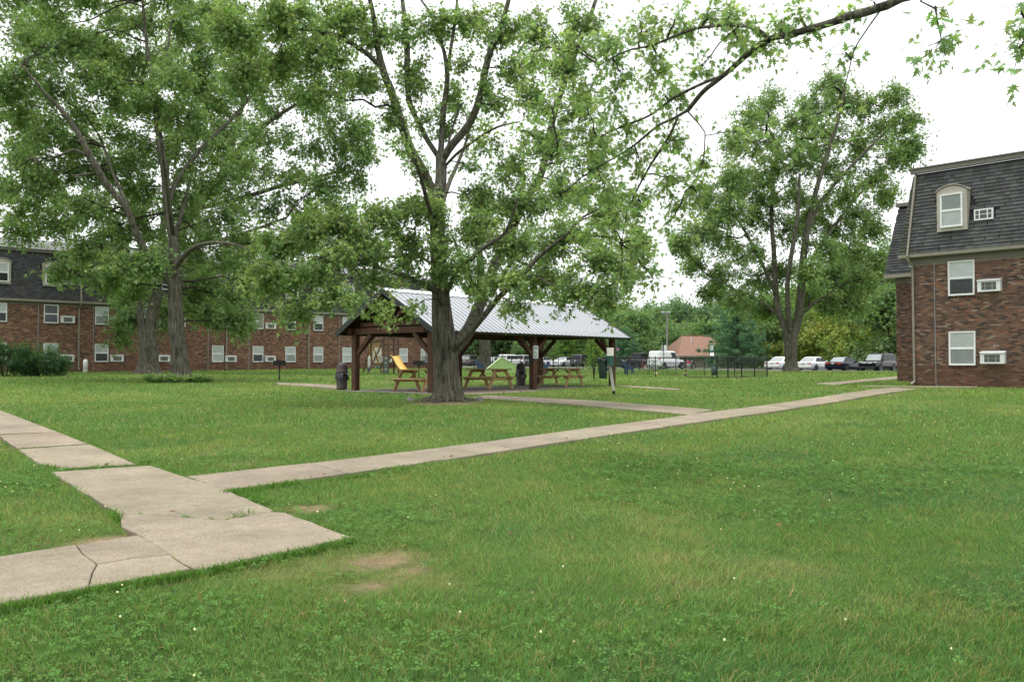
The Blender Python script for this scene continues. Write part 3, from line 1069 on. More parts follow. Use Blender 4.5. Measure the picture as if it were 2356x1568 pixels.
MB().hexa([(X0 - OV + .01, YB + .012, ZMB - .02), (X1 + OV - .01, YB + .012, ZMB - .02), (X1 + OV - .01, 11.3, ZMB - .02), (X0 - OV + .01, 11.3, ZMB - .02),
           (X0 + .1, YT + .012, ZT), (X1 - .1, YT + .012, ZT), (X1 - .1, 10.8, ZT), (X0 + .1, 10.8, ZT)]).build('mansard', 'roofing_felt', LB)
dh = []
for x in cols: dh.append((x - hw - .10, x + hw + .10, 6.42, 7.9))
for x in acs: dh.append((x + hw + .2, x + hw + .85, 6.62, 7.02))
shingles(LB, X0 - OV, X1 + OV, X0 + .08, X1 - .08, YB, ZMB, YT, ZT, dh, eyeL, 300, (.066, .068, .068))
for i, x in enumerate(cols):
    up, lo = rs.choice(styles)
    dormer(LB, x - hw, x + hw, 6.55, 7.75, yslope(6.55) - .14, .6, up if i != 1 else 'blind_grey', lo if i > 2 else 'dark_interior')
for x in acs: aircon(LB, x + hw + .2, x + hw + .85, 6.62, 7.02, yslope(6.62) - .02, .08, hood=False)
MB().box(X0, X1, .02, .16, ZT, ZT + .15).build('gutter', 'roof_gutter', LB)
MB().box(X0 - .06, X1 + .06, -.03, .30, ZT + .151, ZT + .21).build('roof_edge', 'roof_gutter', LB)
MB().raw([(X0, .1, ZT + .20), (X1, .1, ZT + .20), (X1, 10.9, ZT + .20), (X0, 10.9, ZT + .20), (X0 + 4, 5.5, ZT + 1.5), (X1 - 4, 5.5, ZT + 1.5)],
         [(0, 1, 5, 4), (1, 2, 5), (2, 3, 4, 5), (3, 0, 4)]).build('upper_roof', 'roof_asphalt', LB)
for x in (c1(503), c1(1443), c1(1968), lbx(1560) - .3):
    downspout(LB, [(x, YT - .06, ZT), (x, YB - .07, ZMB - .05), (x - .02, YB - .03, ZBL + .06), (x - .04, -.055, ZBL - .2), (x - .04, -.055, .95), (x - .02, -.2, .86)], .095)
for x in (c1(240), c1(593), c1(1325), c1(1585), c1(2160)):
    downspout(LB, [(x, -.025, ZBL), (x, -.025, .7)], .035, 'grey_metal', 'conduit')

# ================================================================== PAVILION
PF = .315
PU, PV = np.array([.6428, .7660]), np.array([-.7660, .6428])
PC = np.array([-2.67, 29.4])
def pav(x, y): return PC + PU * x + PV * y
pad = structure('pavilion_floor', 'grey concrete floor slabs under the timber pavilion')
for i in range(4):
    for j in range(2):
        xa, xb_ = -.5 + i * 2.95, -.5 + (i + 1) * 2.95
        ya, yb_ = -.45 + j * 2.4, -.45 + (j + 1) * 2.4
        slab(pad, [pav(xa, ya), pav(xb_, ya), pav(xb_, yb_), pav(xa, yb_)], lift=0, flat=PF, thick=.25, tint=tuple(v * random.uniform(.72, .82) for v in (.34, .315, .28)), gap=.006)
# the floor runs on towards the grill path and the front path
for q in ([(-.5, 4.4), (1.2, 4.4), (1.2, 6.2), (-.5, 6.2)], [(1.25, 4.4), (3.6, 4.4), (3.6, 5.6), (1.25, 5.6)], [(3.65, 4.4), (6.5, 4.4), (6.5, 5.4), (3.65, 5.4)],
          [(.2, -1.6), (2.6, -1.6), (2.6, -.48), (.2, -.48)], [(2.65, -1.5), (4.6, -1.3), (4.6, -.48), (2.65, -.48)]):
    slab(pad, [pav(*p) for p in q], lift=-.012, flat=PF, thick=.25, gap=.006)

P = empty('pavilion', (PC[0], PC[1], PF + .004), R(50), 'open timber picnic pavilion with silver metal gable roof', 'pavilion')
LX, WY, PW = 10.8, 3.9, .22
ZE, ZR, OE = 2.09, 3.55, .55
SL = (ZR - ZE) / (WY / 2 + OE)
def zroof(y): return ZE + SL * (min(y, WY - y) + OE)
for x in (0, LX / 2, LX):
    for y in (0, WY):
        mb = MB().rbox(x - PW / 2, x + PW / 2, y - PW / 2, y + PW / 2, 0, 2.2, .012)
        mb.build('post', 'timber_stain', P)
        s = 1 if y == 0 else -1
        for dx in (-1, 1):
            if x == 0 and dx < 0 or x == LX and dx > 0: continue
            MB().bar((x + dx * .06, y, 1.28), (x + dx * .85, y, 2.04), .10, .15).build('brace', 'timber_stain', P)
        MB().bar((x, y + s * .06, 1.28), (x, y + s * .85, 2.02), .10, .15).build('brace', 'timber_stain', P)
for y in (0, WY):
    for xa, xb_ in ((-.3, LX / 2), (LX / 2, LX + .3)):
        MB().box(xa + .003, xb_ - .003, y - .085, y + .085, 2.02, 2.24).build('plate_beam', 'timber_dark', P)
for x in (0, LX / 2, LX):
    MB().box(x - .095, x + .095, -.16, WY + .16, 2.03, 2.24).build('tie_beam', 'timber_stain', P)
    MB().box(x - .075, x + .075, .35, WY - .35, 2.285, 2.43).build('tie_beam', 'timber_stain', P)
    MB().box(x - .07, x + .07, WY / 2 - .75, WY / 2 + .75, 3.0, 3.14).build('collar_beam', 'timber_stain', P)
    for s in (-1, 1):
        MB().bar((x, WY / 2 + s * .12, 2.44), (x, WY / 2 + s * .72, 3.02), .10, .12).build('strut', 'timber_stain', P)
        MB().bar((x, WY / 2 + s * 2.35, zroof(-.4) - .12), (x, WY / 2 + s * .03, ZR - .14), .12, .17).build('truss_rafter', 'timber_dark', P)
for k in range(13):
    x = .45 + k * .825
    if min(abs(x - c) for c in (0, LX / 2, LX)) < .2: x += .25
    for s in (-1, 1):
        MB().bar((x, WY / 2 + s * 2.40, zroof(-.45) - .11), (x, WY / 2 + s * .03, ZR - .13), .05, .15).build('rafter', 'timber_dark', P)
XA, XB = -.45, LX + .55
ct, st = 1 / math.hypot(1, SL), SL / math.hypot(1, SL)
SLEN = (WY / 2 + OE) * math.hypot(1, SL)
def rp(x, s, t, side):     # s up the slope, t out of the slope
    y = -OE + s * ct - t * st
    z = ZE + s * st + t * ct
    return (x, y if side > 0 else WY - y, z)
nb = 19
for side in (1, -1):
    for k in range(nb):
        s0, s1 = SLEN * k / nb + .004, SLEN * (k + 1) / nb - .004
        mb = MB(); mb.hexa([rp(XA + .03, s0, -.035, side), rp(XB - .03, s0, -.035, side), rp(XB - .03, s1, -.035, side), rp(XA + .03, s1, -.035, side),
                            rp(XA + .03, s0, -.012, side), rp(XB - .03, s0, -.012, side), rp(XB - .03, s1, -.012, side), rp(XA + .03, s1, -.012, side)])
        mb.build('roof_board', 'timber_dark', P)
    npan = 46; w = (XB - XA) / npan
    prof = [(0, 0), (.030, 0), (w * .5, .0015), (w, 0)]
    base = None
    for k in range(npan):
        if base is None:
            mb = MB()
            for (xa, ta), (xb_, tb) in zip(prof[:-1], prof[1:]):
                mb.poly([rp(xa, -.03, ta, side), rp(xb_, -.03, tb, side), rp(xb_, SLEN, tb, side), rp(xa, SLEN, ta, side)])
            mb.poly([rp(0, -.03, -.006, side), rp(w, -.03, -.006, side), rp(w, -.03, 0, side), rp(0, -.03, 0, side)])
            base = mb.mesh('roof_panel', 'roof_sheet')
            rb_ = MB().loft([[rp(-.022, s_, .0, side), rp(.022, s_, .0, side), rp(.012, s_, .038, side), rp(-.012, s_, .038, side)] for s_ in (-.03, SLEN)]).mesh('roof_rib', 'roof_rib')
        o = link('roof_panel', base, P); o.location = (XA + k * w, 0, 0)
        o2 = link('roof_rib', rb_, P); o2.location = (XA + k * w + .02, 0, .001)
    MB().hexa([rp(XA, -.02, -.10, side), rp(XB, -.02, -.10, side), rp(XB, .0, -.10, side), rp(XA, .0, -.10, side),
               rp(XA, -.02, -.005, side), rp(XB, -.02, -.005, side), rp(XB, .0, -.005, side), rp(XA, .0, -.005, side)]).build('eave_trim', 'fascia_dark', P)
    for x, sx in ((XA, -1), (XB, 1)):
        MB().hexa([rp(x, -.04, -.15, side), rp(x + sx * .03, -.04, -.15, side), rp(x + sx * .03, SLEN, -.15, side), rp(x, SLEN, -.15, side),
                   rp(x - sx * .02, -.04, .03, side), rp(x + sx * .035, -.04, .03, side), rp(x + sx * .035, SLEN + .005, .03, side), rp(x - sx * .02, SLEN + .005, .03, side)]).build('rake_trim', 'fascia_dark', P)
    MB().hexa([rp(XA - .02, SLEN - .22, .026, side), rp(XB + .02, SLEN - .22, .026, side), rp(XB + .02, SLEN, .026, side), rp(XA - .02, SLEN, .026, side),
               rp(XA - .02, SLEN - .22, .034, side), rp(XB + .02, SLEN - .22, .034, side), rp(XB + .02, SLEN + .02, .034, side), rp(XA - .02, SLEN + .02, .034, side)]).build('ridge_cap', 'white_metal', P)
MB().rbox(LX / 2 - PW / 2 - .08, LX / 2 - PW / 2 + .0, -.07, .05, 1.0, 1.22, .01).build('outlet_box', 'black_metal', P)


def letter_rows(parent, x0, x1, z0, rows, h, y, mat, name):
    """rows of tiny unreadable print: short marks"""
    rr = random.Random(int(z0 * 1000))
    for k in range(rows):
        mb = MB(); x = x0 + rr.uniform(0, .02)
        while x < x1 - .015:
            w = rr.uniform(.010, .024)
            z = z0 + k * h * 1.5
            mb.box(x, min(x + w, x1), y - .003, y, z, z + h * rr.uniform(.7, 1)); x += w + .007
        mb.build(name, mat, parent)


# pet sign screwed to the middle post
c = pav(LX / 2, -PW / 2 - .012)
sg = empty('pet_sign', (c[0], c[1], PF + 1.17), R(50) - R(14), 'small white and green pet notice sign on the middle pavilion post', 'sign')
MB().rbox(-.125, .125, -.008, .0, 0, .49, .003).build('sign_panel', 'sign_white', sg)
letter_rows(sg, -.09, .09, .345, 4, .017, -.009, 'sign_green', 'lettering')
letter_rows(sg, -.09, .09, .035, 4, .017, -.009, 'sign_green', 'lettering')
MB().prism([(-.055, .17), (-.042, .17), (-.036, .22), (-.03, .17), (-.018, .17), (-.024, .255), (-.03, .30), (-.05, .30), (-.052, .25)], -.011, -.0085).build('person_pictogram', 'sign_green', sg)
MB().prism([(.0, .215), (.015, .225), (.03, .21), (.075, .175), (.085, .16), (.07, .165), (.05, .15), (.035, .185), (.012, .20)], -.011, -.0085).build('dog_pictogram', 'sign_green', sg)


# ------------------------------------------------------------------ picnic tables
def picnic_table():
    T = empty('picnic_table', (0, 0, 0))
    L = .92
    for k in range(5):
        y = -.36 + k * .145
        MB().rbox(-L, L, y, y + .138, .722, .76, .006).build('top_plank', 'timber_pine_top', T)
    for s in (-1, 1):
        for k in range(2):
            y = s * .60 + (k - 1) * .145 + (.0 if s > 0 else .0) + (.07 if s > 0 else .075)
            MB().rbox(-L, L, y, y + .138, .415, .453, .006).build('bench_plank', 'timber_pine', T)
    for x in (-.62, .62):
        MB().box(x - .019, x + .019, -.74, .74, .325, .414).build('cross_beam', 'timber_pine', T)
        MB().box(x - .019, x + .019, -.34, .34, .632, .721).build('top_cleat', 'timber_pine', T)
        sx = 1 if x > 0 else -1
        for s in (-1, 1):
            MB().bar((x + sx * .039, s * .27, .72), (x + sx * .039, s * .66, .0), .038, .14, up=(0, s, .4)).build('leg', 'timber_pine', T)
        MB().bar((x - sx * .03, 0, .36), (x - sx * .42, 0, .70), .07, .04).build('brace', 'timber_pine_top', T)
    return T


tp = picnic_table()
for i, (x, y, dr, lab) in enumerate(((1.0, 1.55, 4, 'pine picnic table at the gable end, partly behind the big trunk'),
                                     (5.05, 1.95, -3, 'pine picnic table in the middle of the pavilion, beside the trash can'),
                                     (9.75, 1.9, 2, 'pine picnic table at the far end, beyond the sign post'))):
    o = tp if i == 0 else copy_tree(tp)
    q = pav(x, y); o.location = (q[0], q[1], PF + .012); o.rotation_euler = (0, 0, R(140 + dr))
    tag(o, lab, 'picnic table', 'picnic tables under the pavilion')


# ------------------------------------------------------------------ trash cans
def trash_can(lid_turn):
    T = empty('trash_can', (0, 0, 0))
    MB().lathe([(.19, 0), (.205, .015), (.205, .06), (.198, .08), (.205, .34), (.21, .52), (.213, .56)], 24).build('body', 'bin_brown', T, True)
    prof = [(.215, .60), (.222, .62), (.222, .70), (.205, .715), (.205, .80), (.195, .87), (.165, .945), (.11, .99), (.05, 1.008), (.005, 1.012)]
    lid = MB().lathe(prof, 24).build('lid', 'bin_brown', T, True)
    mb = MB()
    n = 8
    for k in range(n):
        a0, a1 = lid_turn + (-.55 + 1.1 * k / n), lid_turn + (-.55 + 1.1 * (k + 1) / n)
        for (r0, z0), (r1, z1) in zip([(.209, .735), (.209, .80), (.199, .87)], [(.209, .80), (.199, .87), (.172, .94)]):
            mb.poly([(r0 * math.cos(a0), r0 * math.sin(a0), z0), (r0 * math.cos(a1), r0 * math.sin(a1), z0), (r1 * math.cos(a1), r1 * math.sin(a1), z1), (r1 * math.cos(a0), r1 * math.sin(a0), z1)])
    mb.build('opening', 'dark_interior', lid)
    n = 30; rings = []
    rr = random.Random(int(lid_turn * 100))
    drop = [rr.uniform(.10, .24) for _ in range(n)]
    wob = [rr.uniform(.0, .05) for _ in range(n)]
    for f, z0, r_ in ((0, .615, .205), (.25, .60, .235), (.6, .58, .245), (1, .56, .238)):
        rings.append([((r_ + wob[k] * f) * math.cos(2 * math.pi * k / n), (r_ + wob[k] * f) * math.sin(2 * math.pi * k / n), z0 - drop[k] * f) for k in range(n)])
    MB().loft(rings, cap=False).build('bin_bag', 'bag_black', T)
    return T


b1 = trash_can(-.2); p = at(791, 0, 33.0); b1.location = (p[0], 33.0, gz(p[0], 33) + .02)
tag(b1, 'brown domed trash can with black bag beside the gable corner post', 'trash can', 'brown trash cans at the pavilion')
b2 = trash_can(-2.4); p = at(1198, 0, 39.0); b2.location = (p[0], 39.0, PF - .0)
tag(b2, 'brown domed trash can behind the middle post, black bag hanging out', 'trash can', 'brown trash cans at the pavilion')


# ------------------------------------------------------------------ pedestal grills
def grill():
    G = empty('pedestal_grill', (0, 0, 0))
    MB().tube([(0, 0, 0), (0, 0, .72)], .032, 10).build('post', 'charred_steel', G)
    mb = MB()
    mb.box(-.27, .27, -.19, .19, .72, .735); mb.box(-.27, .27, .178, .19, .735, .95); mb.box(-.27, -.258, -.19, .178, .735, .95); mb.box(.258, .27, -.19, .178, .735, .95)
    mb.box(-.258, .258, -.19, -.178, .735, .86)
    mb.build('fire_box', 'charred_steel', G)
    for k in range(9):
        MB().tube([(-.24 + k * .06, -.24, .905), (-.24 + k * .06, .17, .905)], .006, 5).build('grate_bar', 'charred_steel', G)
    MB().tube([(-.25, -.24, .897), (.25, -.24, .897)], .008, 5).build('grate_handle', 'charred_steel', G)
    MB().lathe([(.05, .68), (.05, .72)], 10).build('collar', 'charred_steel', G)
    return G


g1 = grill()
for i, (xd, Y, dr, lab) in enumerate(((648.5, 42, 20, 'black pedestal grill on the lawn beyond the short path'), (966, 45, -10, 'black pedestal grill seen between the picnic table and big trunk'))):
    o = g1 if i == 0 else copy_tree(g1)
    p = at(xd, 0, Y); o.location = (p[0], Y, gz(p[0], Y)); o.rotation_euler = (0, 0, R(dr)); tag(o, lab, 'grill', 'pedestal grills')

# ------------------------------------------------------------------ play tower with swings and slide
p = at((1150 + 1330 / 5.81) / 1.528, 0, 60)
S = empty('play_set', (p[0], 60, gz(p[0], 60)), 0, 'brown wooden play tower with yellow slide and swings', 'play set')
posts = [(-.47, -.1), (-.12, -.5), (.13, .5), (.5, .1)]
for (x, y) in posts: MB().bar((x, y, 0), (x, y, 2.48), .10, .10).build('post', 'play_wood', S)
def rail(a, b_, w, h): MB().bar(a, b_, w, h).build('rail', 'play_wood', S)
for z in (.58, 1.12, 2.0):
    for (a, b_) in ((0, 1), (1, 3), (3, 2), (2, 0)):
        if z == 1.12 and (a, b_) == (1, 3): continue
        rail((*posts[a], z), (*posts[b_], z), .04, .13 if z < 2 else .09)
MB().hexa([(-.47, -.1, 1.05), (-.12, -.5, 1.05), (.5, .1, 1.05), (.13, .5, 1.05), (-.47, -.1, 1.09), (-.12, -.5, 1.09), (.5, .1, 1.09), (.13, .5, 1.09)]).build('deck', 'play_wood', S)
for (xa, ya), (xb_, yb_) in (((-.47, -.1), (-.12, -.5)), ((.13, .5), (.5, .1))):
    for k in range(3):
        f0 = -.18 + k * .02; dz = k * .085
        MB().hexa([(xa - .08, ya - .12 + k * .05, 2.47 + dz), (xb_ + .08, yb_ - .12 + k * .05, 2.47 + dz), (xb_ + .08, yb_ + .18 + k * .03, 2.47 + dz), (xa - .08, ya + .18 + k * .03, 2.47 + dz),
                   (xa - .08, ya - .08 + k * .05, 2.55 + dz), (xb_ + .08, yb_ - .08 + k * .05, 2.55 + dz), (xb_ + .08, yb_ + .16, 2.55 + dz), (xa - .08, ya + .16, 2.55 + dz)]).build('roof_board', 'play_wood', S)
cl = MB().hexa([(-.46, -.22, .02), (-.14, -.60, .02), (-.12, -.58, .02), (-.44, -.20, .02), (-.46, -.22, 1.2), (-.14, -.60, 1.2), (-.12, -.58, 1.2), (-.44, -.20, 1.2)]).build('climbing_panel', 'climb_green', S)
for k, (f, z) in enumerate(((.3, .95), (.65, .75), (.3, .52), (.62, .3), (.4, .15), (.7, 1.05))):
    x, y = -.46 + .32 * f - .02, -.22 - .38 * f - .02
    MB().lathe([(.05, -.02), (.08, 0), (.05, .035)], 8, (x, y, z)).build('hand_hold', 'swing_white' if k % 2 else 'climb_green', cl)
# slide
sl = MB()
a0, a1 = np.array([.28, -.28, 1.22]), np.array([1.08, -.95, .08])
n = 12; side = np.array([.19, .22, 0])
for k in range(n):
    f0, f1 = k / n, (k + 1) / n
    q0 = a0 + (a1 - a0) * f0; q1 = a0 + (a1 - a0) * f1
    q0[2] = 1.22 - 1.14 * (f0 ** .95) + .03 * math.sin(f0 * 9); q1[2] = 1.22 - 1.14 * (f1 ** .95) + .03 * math.sin(f1 * 9)
    if k >= n - 2: q1[2] = max(q1[2], .10)
    up = np.array([0, 0, .10])
    for (sa, sb, za, zb) in ((-1, 1, 0, 0), (-1, -1, 0, 1), (1, 1, 0, 1)):
        A, B_ = q0 + side * sa + up * za, q0 + side * sb + up * zb
        C_, D_ = q1 + side * sb + up * zb, q1 + side * sa + up * za
        dn = np.array([0, 0, -.02]) if sa != sb else np.array([.02 * sa, .02 * sa, 0])
        sl.hexa([A + dn, B_ + dn, C_ + dn, D_ + dn, A, B_, C_, D_])
sl.build('slide', 'slide_yellow', S)
MB().bar((-.5, -.05, 2.28), (-1.75, 2.4, 2.22), .09, .13).build('swing_beam', 'play_wood', S)
for a, b_ in (((-.55, .05, 2.24), (-1.53, -.5, 0)), ((-1.7, 2.3, 2.2), (-.82, 1.6, 0)), ((-1.7, 2.3, 2.2), (-2.4, 3.0, 0))):
    MB().bar(a, b_, .085, .085).build('leg', 'play_wood', S)
rail((-1.25, -.3, .62), (-.5, -.05, .62), .05, .11)
for f, zs, mt in ((.28, .42, 'swing_teal'), (.52, .36, 'swing_teal'), (.78, .52, 'swing_white')):
    cx_, cy_ = -.5 - 1.25 * f, -.05 + 2.45 * f
    for s in (-.2, .2):
        MB().tube([(cx_ + s * .45, cy_ - s * .9, 2.2), (cx_ + s * .45, cy_ - s * .9, zs + .1)], .014, 5).build('rope', 'rope_yellow', S)
    n = 8
    rings = []
    for k in range(n + 1):
        f2 = k / n * 2 - 1
        rings.append([(cx_ + f2 * .1 - .06, cy_ - f2 * .2 - .06, zs + .1 * f2 * f2), (cx_ + f2 * .1 + .07, cy_ - f2 * .2 + .05, zs + .1 * f2 * f2), (cx_ + f2 * .1 + .07, cy_ - f2 * .2 + .05, zs + .1 * f2 * f2 + .03), (cx_ + f2 * .1 - .06, cy_ - f2 * .2 - .06, zs + .1 * f2 * f2 + .03)])
    MB().loft(rings).build('swing_seat', mt, S)
MB().lathe([(.02, .42), (.09, .46), (.10, .60), (.10, 1.1), (.07, 1.2), (.02, 1.22)], 12, (-1.47, -.1, 0)).build('hanging_buoy', 'swing_white', S)
MB().lathe([(.10, .18), (.115, .3), (.105, .44)], 12, (-1.47, -.1, 0)).build('buoy_base', 'swing_teal', S)
MB().tube([(-1.47, -.1, 1.2), (-1.45, -.05, 2.22)], .012, 5).build('rope', 'rope_yellow', S)

# ------------------------------------------------------------------ pet waste station with leaning post (near)
base = at((2100 + 322 / 5.89) / 1.528, 0, 28.5)
D = empty('pet_waste_station', (base[0], 28.5, gz(base[0], 28.5)), R(-8), 'leaning white post with green bag dispenser and dark bin', 'pet station')
top = (-.20, .02, 1.50)
def lean(z): return -.20 * z / 1.5
MB().bar((.01, 0, -.05), top, .095, .095).build('post', 'post_white', D)
MB().bar((.012, 0, -.03), (lean(.12), .0, .12), .102, .102).build('muddy_foot', 'timber_dark', D)
x = lean(1.22)
bx = MB()
prof = [(.0, .98), (-.14, .98), (-.14, 1.25), (.0, 1.49)]     # y outwards is negative: sloping lid
vs = []
for xx in (x - .055, x + .155):
    vs += [(xx, -.048 + y, z) for y, z in prof]
bx.raw(vs, [(0, 1, 2, 3), (7, 6, 5, 4), (0, 4, 5, 1), (1, 5, 6, 2), (2, 6, 7, 3), (3, 7, 4, 0)])
disp = bx.build('bag_dispenser', 'station_green', D)
MB().hexa([(x - .06, -.195, 1.245), (x + .16, -.195, 1.245), (x + .16, -.046, 1.502), (x - .06, -.046, 1.502), (x - .06, -.20, 1.255), (x + .16, -.20, 1.255), (x + .16, -.046, 1.515), (x - .06, -.046, 1.515)]).build('dispenser_lid', 'white_metal' if False else 'post_white', disp)
MB().hexa([(x + .04, -.20, .90), (x + .15, -.20, .90), (x + .15, -.25, .92), (x + .04, -.25, .92), (x + .03, -.195, 1.2), (x + .14, -.195, 1.2), (x + .14, -.2, 1.21), (x + .03, -.2, 1.21)]).build('loose_flap', 'station_green', disp)
bn = MB()
x = lean(.8) - .05
rings = []
for z, w in ((.52, .11), (.54, .125), (.85, .14), (1.13, .155), (1.15, .16)):
    cx_ = x - .17 + lean(z) * .3
    rings.append([(cx_ + w * math.cos(a), -.02 + w * .95 * math.sin(a), z) for a in np.linspace(0, 2 * math.pi, 16, endpoint=False)])
bn.loft(rings)
bin_ = bn.build('waste_bin', 'dark_green_plastic', D, True)
rings = []
rr = random.Random(4)
off = [rr.uniform(0, .05) for _ in range(20)]
for z, w in ((1.19, .15), (1.18, .172), (1.12, .178)):
    cx_ = x - .17 + lean(1.15) * .3
    rings.append([(cx_ + (w + off[k] * .3) * math.cos(k * math.pi / 10), -.02 + (w + off[k] * .3) * math.sin(k * math.pi / 10), z - off[k] + (.02 if k == 9 else 0)) for k in range(20)])
MB().loft(rings, cap=False).build('bin_bag', 'bag_black', bin_)
MB().box(x - .12, x + .1, -.03, .0, .78, .86).build('bracket', 'dark_green_plastic', D)

# ------------------------------------------------------------------ green pet station with tall sign in the dog park
base = at(2495 / 1.528, 0, 54.0)
D2 = empty('pet_waste_station', (base[0], 54.0, gz(base[0], 54)), R(-10), 'green pet station with tall narrow sign inside the dog park gate', 'pet station')
MB().bar((0, 0, 0), (0, 0, 2.05), .05, .05).build('post', 'dark_green_plastic', D2)
MB().rbox(-.09, .09, -.05, -.035, 1.50, 2.05, .004).build('sign_panel', 'sign_white', D2)
MB().box(-.088, .088, -.054, -.0505, 1.51, 1.64).build('green_band', 'sign_green', D2)
MB().box(-.088, .088, -.054, -.0505, 1.95, 2.04).build('green_band', 'sign_green', D2)
MB().prism([(-.05, 1.70), (-.03, 1.70), (-.02, 1.82), (-.03, 1.90), (-.05, 1.90)], -.0545, -.0508).build('person_pictogram', 'sign_green', D2)
MB().prism([(.0, 1.76), (.03, 1.75), (.06, 1.69), (.04, 1.69), (.02, 1.71)], -.0545, -.0508).build('dog_pictogram', 'sign_green', D2)
bx = MB(); vs = []
for xx in (-.10, .12): vs += [(xx, -.03 + y, z) for y, z in [(.0, 1.1), (-.15, 1.1), (-.15, 1.3), (.0, 1.48)]]
bx.raw(vs, [(0, 1, 2, 3), (7, 6, 5, 4), (0, 4, 5, 1), (1, 5, 6, 2), (2, 6, 7, 3), (3, 7, 4, 0)])
dd = bx.build('bag_dispenser', 'dark_green_plastic', D2)
MB().hexa([(-.10, -.185, 1.298), (.12, -.185, 1.298), (.12, -.03, 1.482), (-.10, -.03, 1.482), (-.10, -.19, 1.305), (.12, -.19, 1.305), (.12, -.03, 1.49), (-.10, -.03, 1.49)]).build('dispenser_lid', 'sign_white', dd)
MB().loft([[(-.02 + .19 + w * math.cos(a) * 1.0, -.06 + w * math.sin(a), z) for a in np.linspace(0, 2 * math.pi, 16, endpoint=False)] for z, w in ((.12, .16), (.14, .17), (.70, .19))]).build('waste_bin', 'dark_green_plastic', D2, True)
MB().loft([[(.17 + w * math.cos(a), -.06 + w * math.sin(a), z + .05 * -math.cos(a)) for a in np.linspace(0, 2 * math.pi, 16, endpoint=False)] for z, w in ((.71, .205), (.745, .205), (.76, .17))]).build('bin_lid', 'station_green', D2, True)

# ------------------------------------------------------------------ chain link fence round the dog park
FE = empty('chain_link_fence', (0, 0, 0), 0, 'black chain link fence with gate around the dog park', 'fence')
e1 = np.array([-.6, .8]); e2 = np.array([.66, .75])
Nn = np.array([11.5, 49.5]); Lc = Nn + e1 * 2.3; Rc = Nn + e2 * 1.3; Re = np.array([15.7, 54.3])
runs = [(Lc, e1, 29.0, 2.42), (Lc, (Nn - Lc) / 2.3, 2.3, 2.3), (Nn, e2, 1.3, 1.3), (Rc, (Re - Rc) / np.linalg.norm(Re - Rc), np.linalg.norm(Re - Rc), 1.7), (Re, e1, 30.0, 2.45),
        (Lc + e1 * 29, np.array([.66, .75]), 5.9, 2.4)]
FH = 1.22
done = []
for (o_, d, L, sp) in runs:
    n = max(1, int(round(L / sp)))
    pts = [o_ + d * L * k / n for k in range(n + 1)]
    big = L < 6
    for p in pts:
        if any(np.linalg.norm(p - q) < .2 for q in done): continue
        done.append(p)
        z = gz(*p); r_ = .038 if (big and sp < 2.35) else .026
        MB().tube([(p[0], p[1], z - .02), (p[0], p[1], z + FH + (.05 if r_ > .03 else .0))], r_, 10).build('post', 'black_metal', FE)
        MB().lathe([(r_ * 1.15, 0), (r_ * 1.15, .03), (r_ * .5, .055), (.002, .06)], 8, (p[0], p[1], z + FH + (.05 if r_ > .03 else 0))).build('post_cap', 'black_metal', FE)
    for a, b_ in zip(pts[:-1], pts[1:]):
        za, zb = gz(*a), gz(*b_)
        MB().tube([(a[0], a[1], za + FH - .03), (b_[0], b_[1], zb + FH - .03)], .021, 8).build('top_rail', 'black_metal', FE)
        if sp < 2.35 and big: MB().tube([(a[0], a[1], za + .06), (b_[0], b_[1], zb + .06)], .018, 8).build('bottom_rail', 'black_metal', FE)
        l = np.linalg.norm(b_ - a); V_ = []; F_ = []
        h = FH - .07
        k0 = -h
        while k0 < l:
            for dirn in (1, -1):
                # a wire that climbs at 45 degrees
                s0, s1 = k0, k0 + h
                z0, z1 = (0, h) if dirn > 0 else (h, 0)
                c0, c1_ = max(s0, 0), min(s1, l)
                if c1_ - c0 < .02: continue
                zz0 = z0 + (z1 - z0) * (c0 - s0) / h; zz1 = z0 + (z1 - z0) * (c1_ - s0) / h
                A = np.array([*(a + (b_ - a) * c0 / l), za + (zb - za) * c0 / l + .03 + zz0]); B_ = np.array([*(a + (b_ - a) * c1_ / l), za + (zb - za) * c1_ / l + .03 + zz1])
                nn = np.array([-(b_ - a)[1], (b_ - a)[0], 0]) / l * .0022
                uu = np.array([0, 0, .0026])
                i0 = len(V_); V_ += [A + nn, A - nn, A + uu, B_ + nn, B_ - nn, B_ + uu]
                F_ += [(i0, i0 + 1, i0 + 4, i0 + 3), (i0 + 1, i0 + 2, i0 + 5, i0 + 4), (i0 + 2, i0, i0 + 3, i0 + 5)]
            k0 += .075
        link('wire_mesh', np_mesh('wire_mesh', np.array(V_), np.array(F_), 'black_metal'), FE)

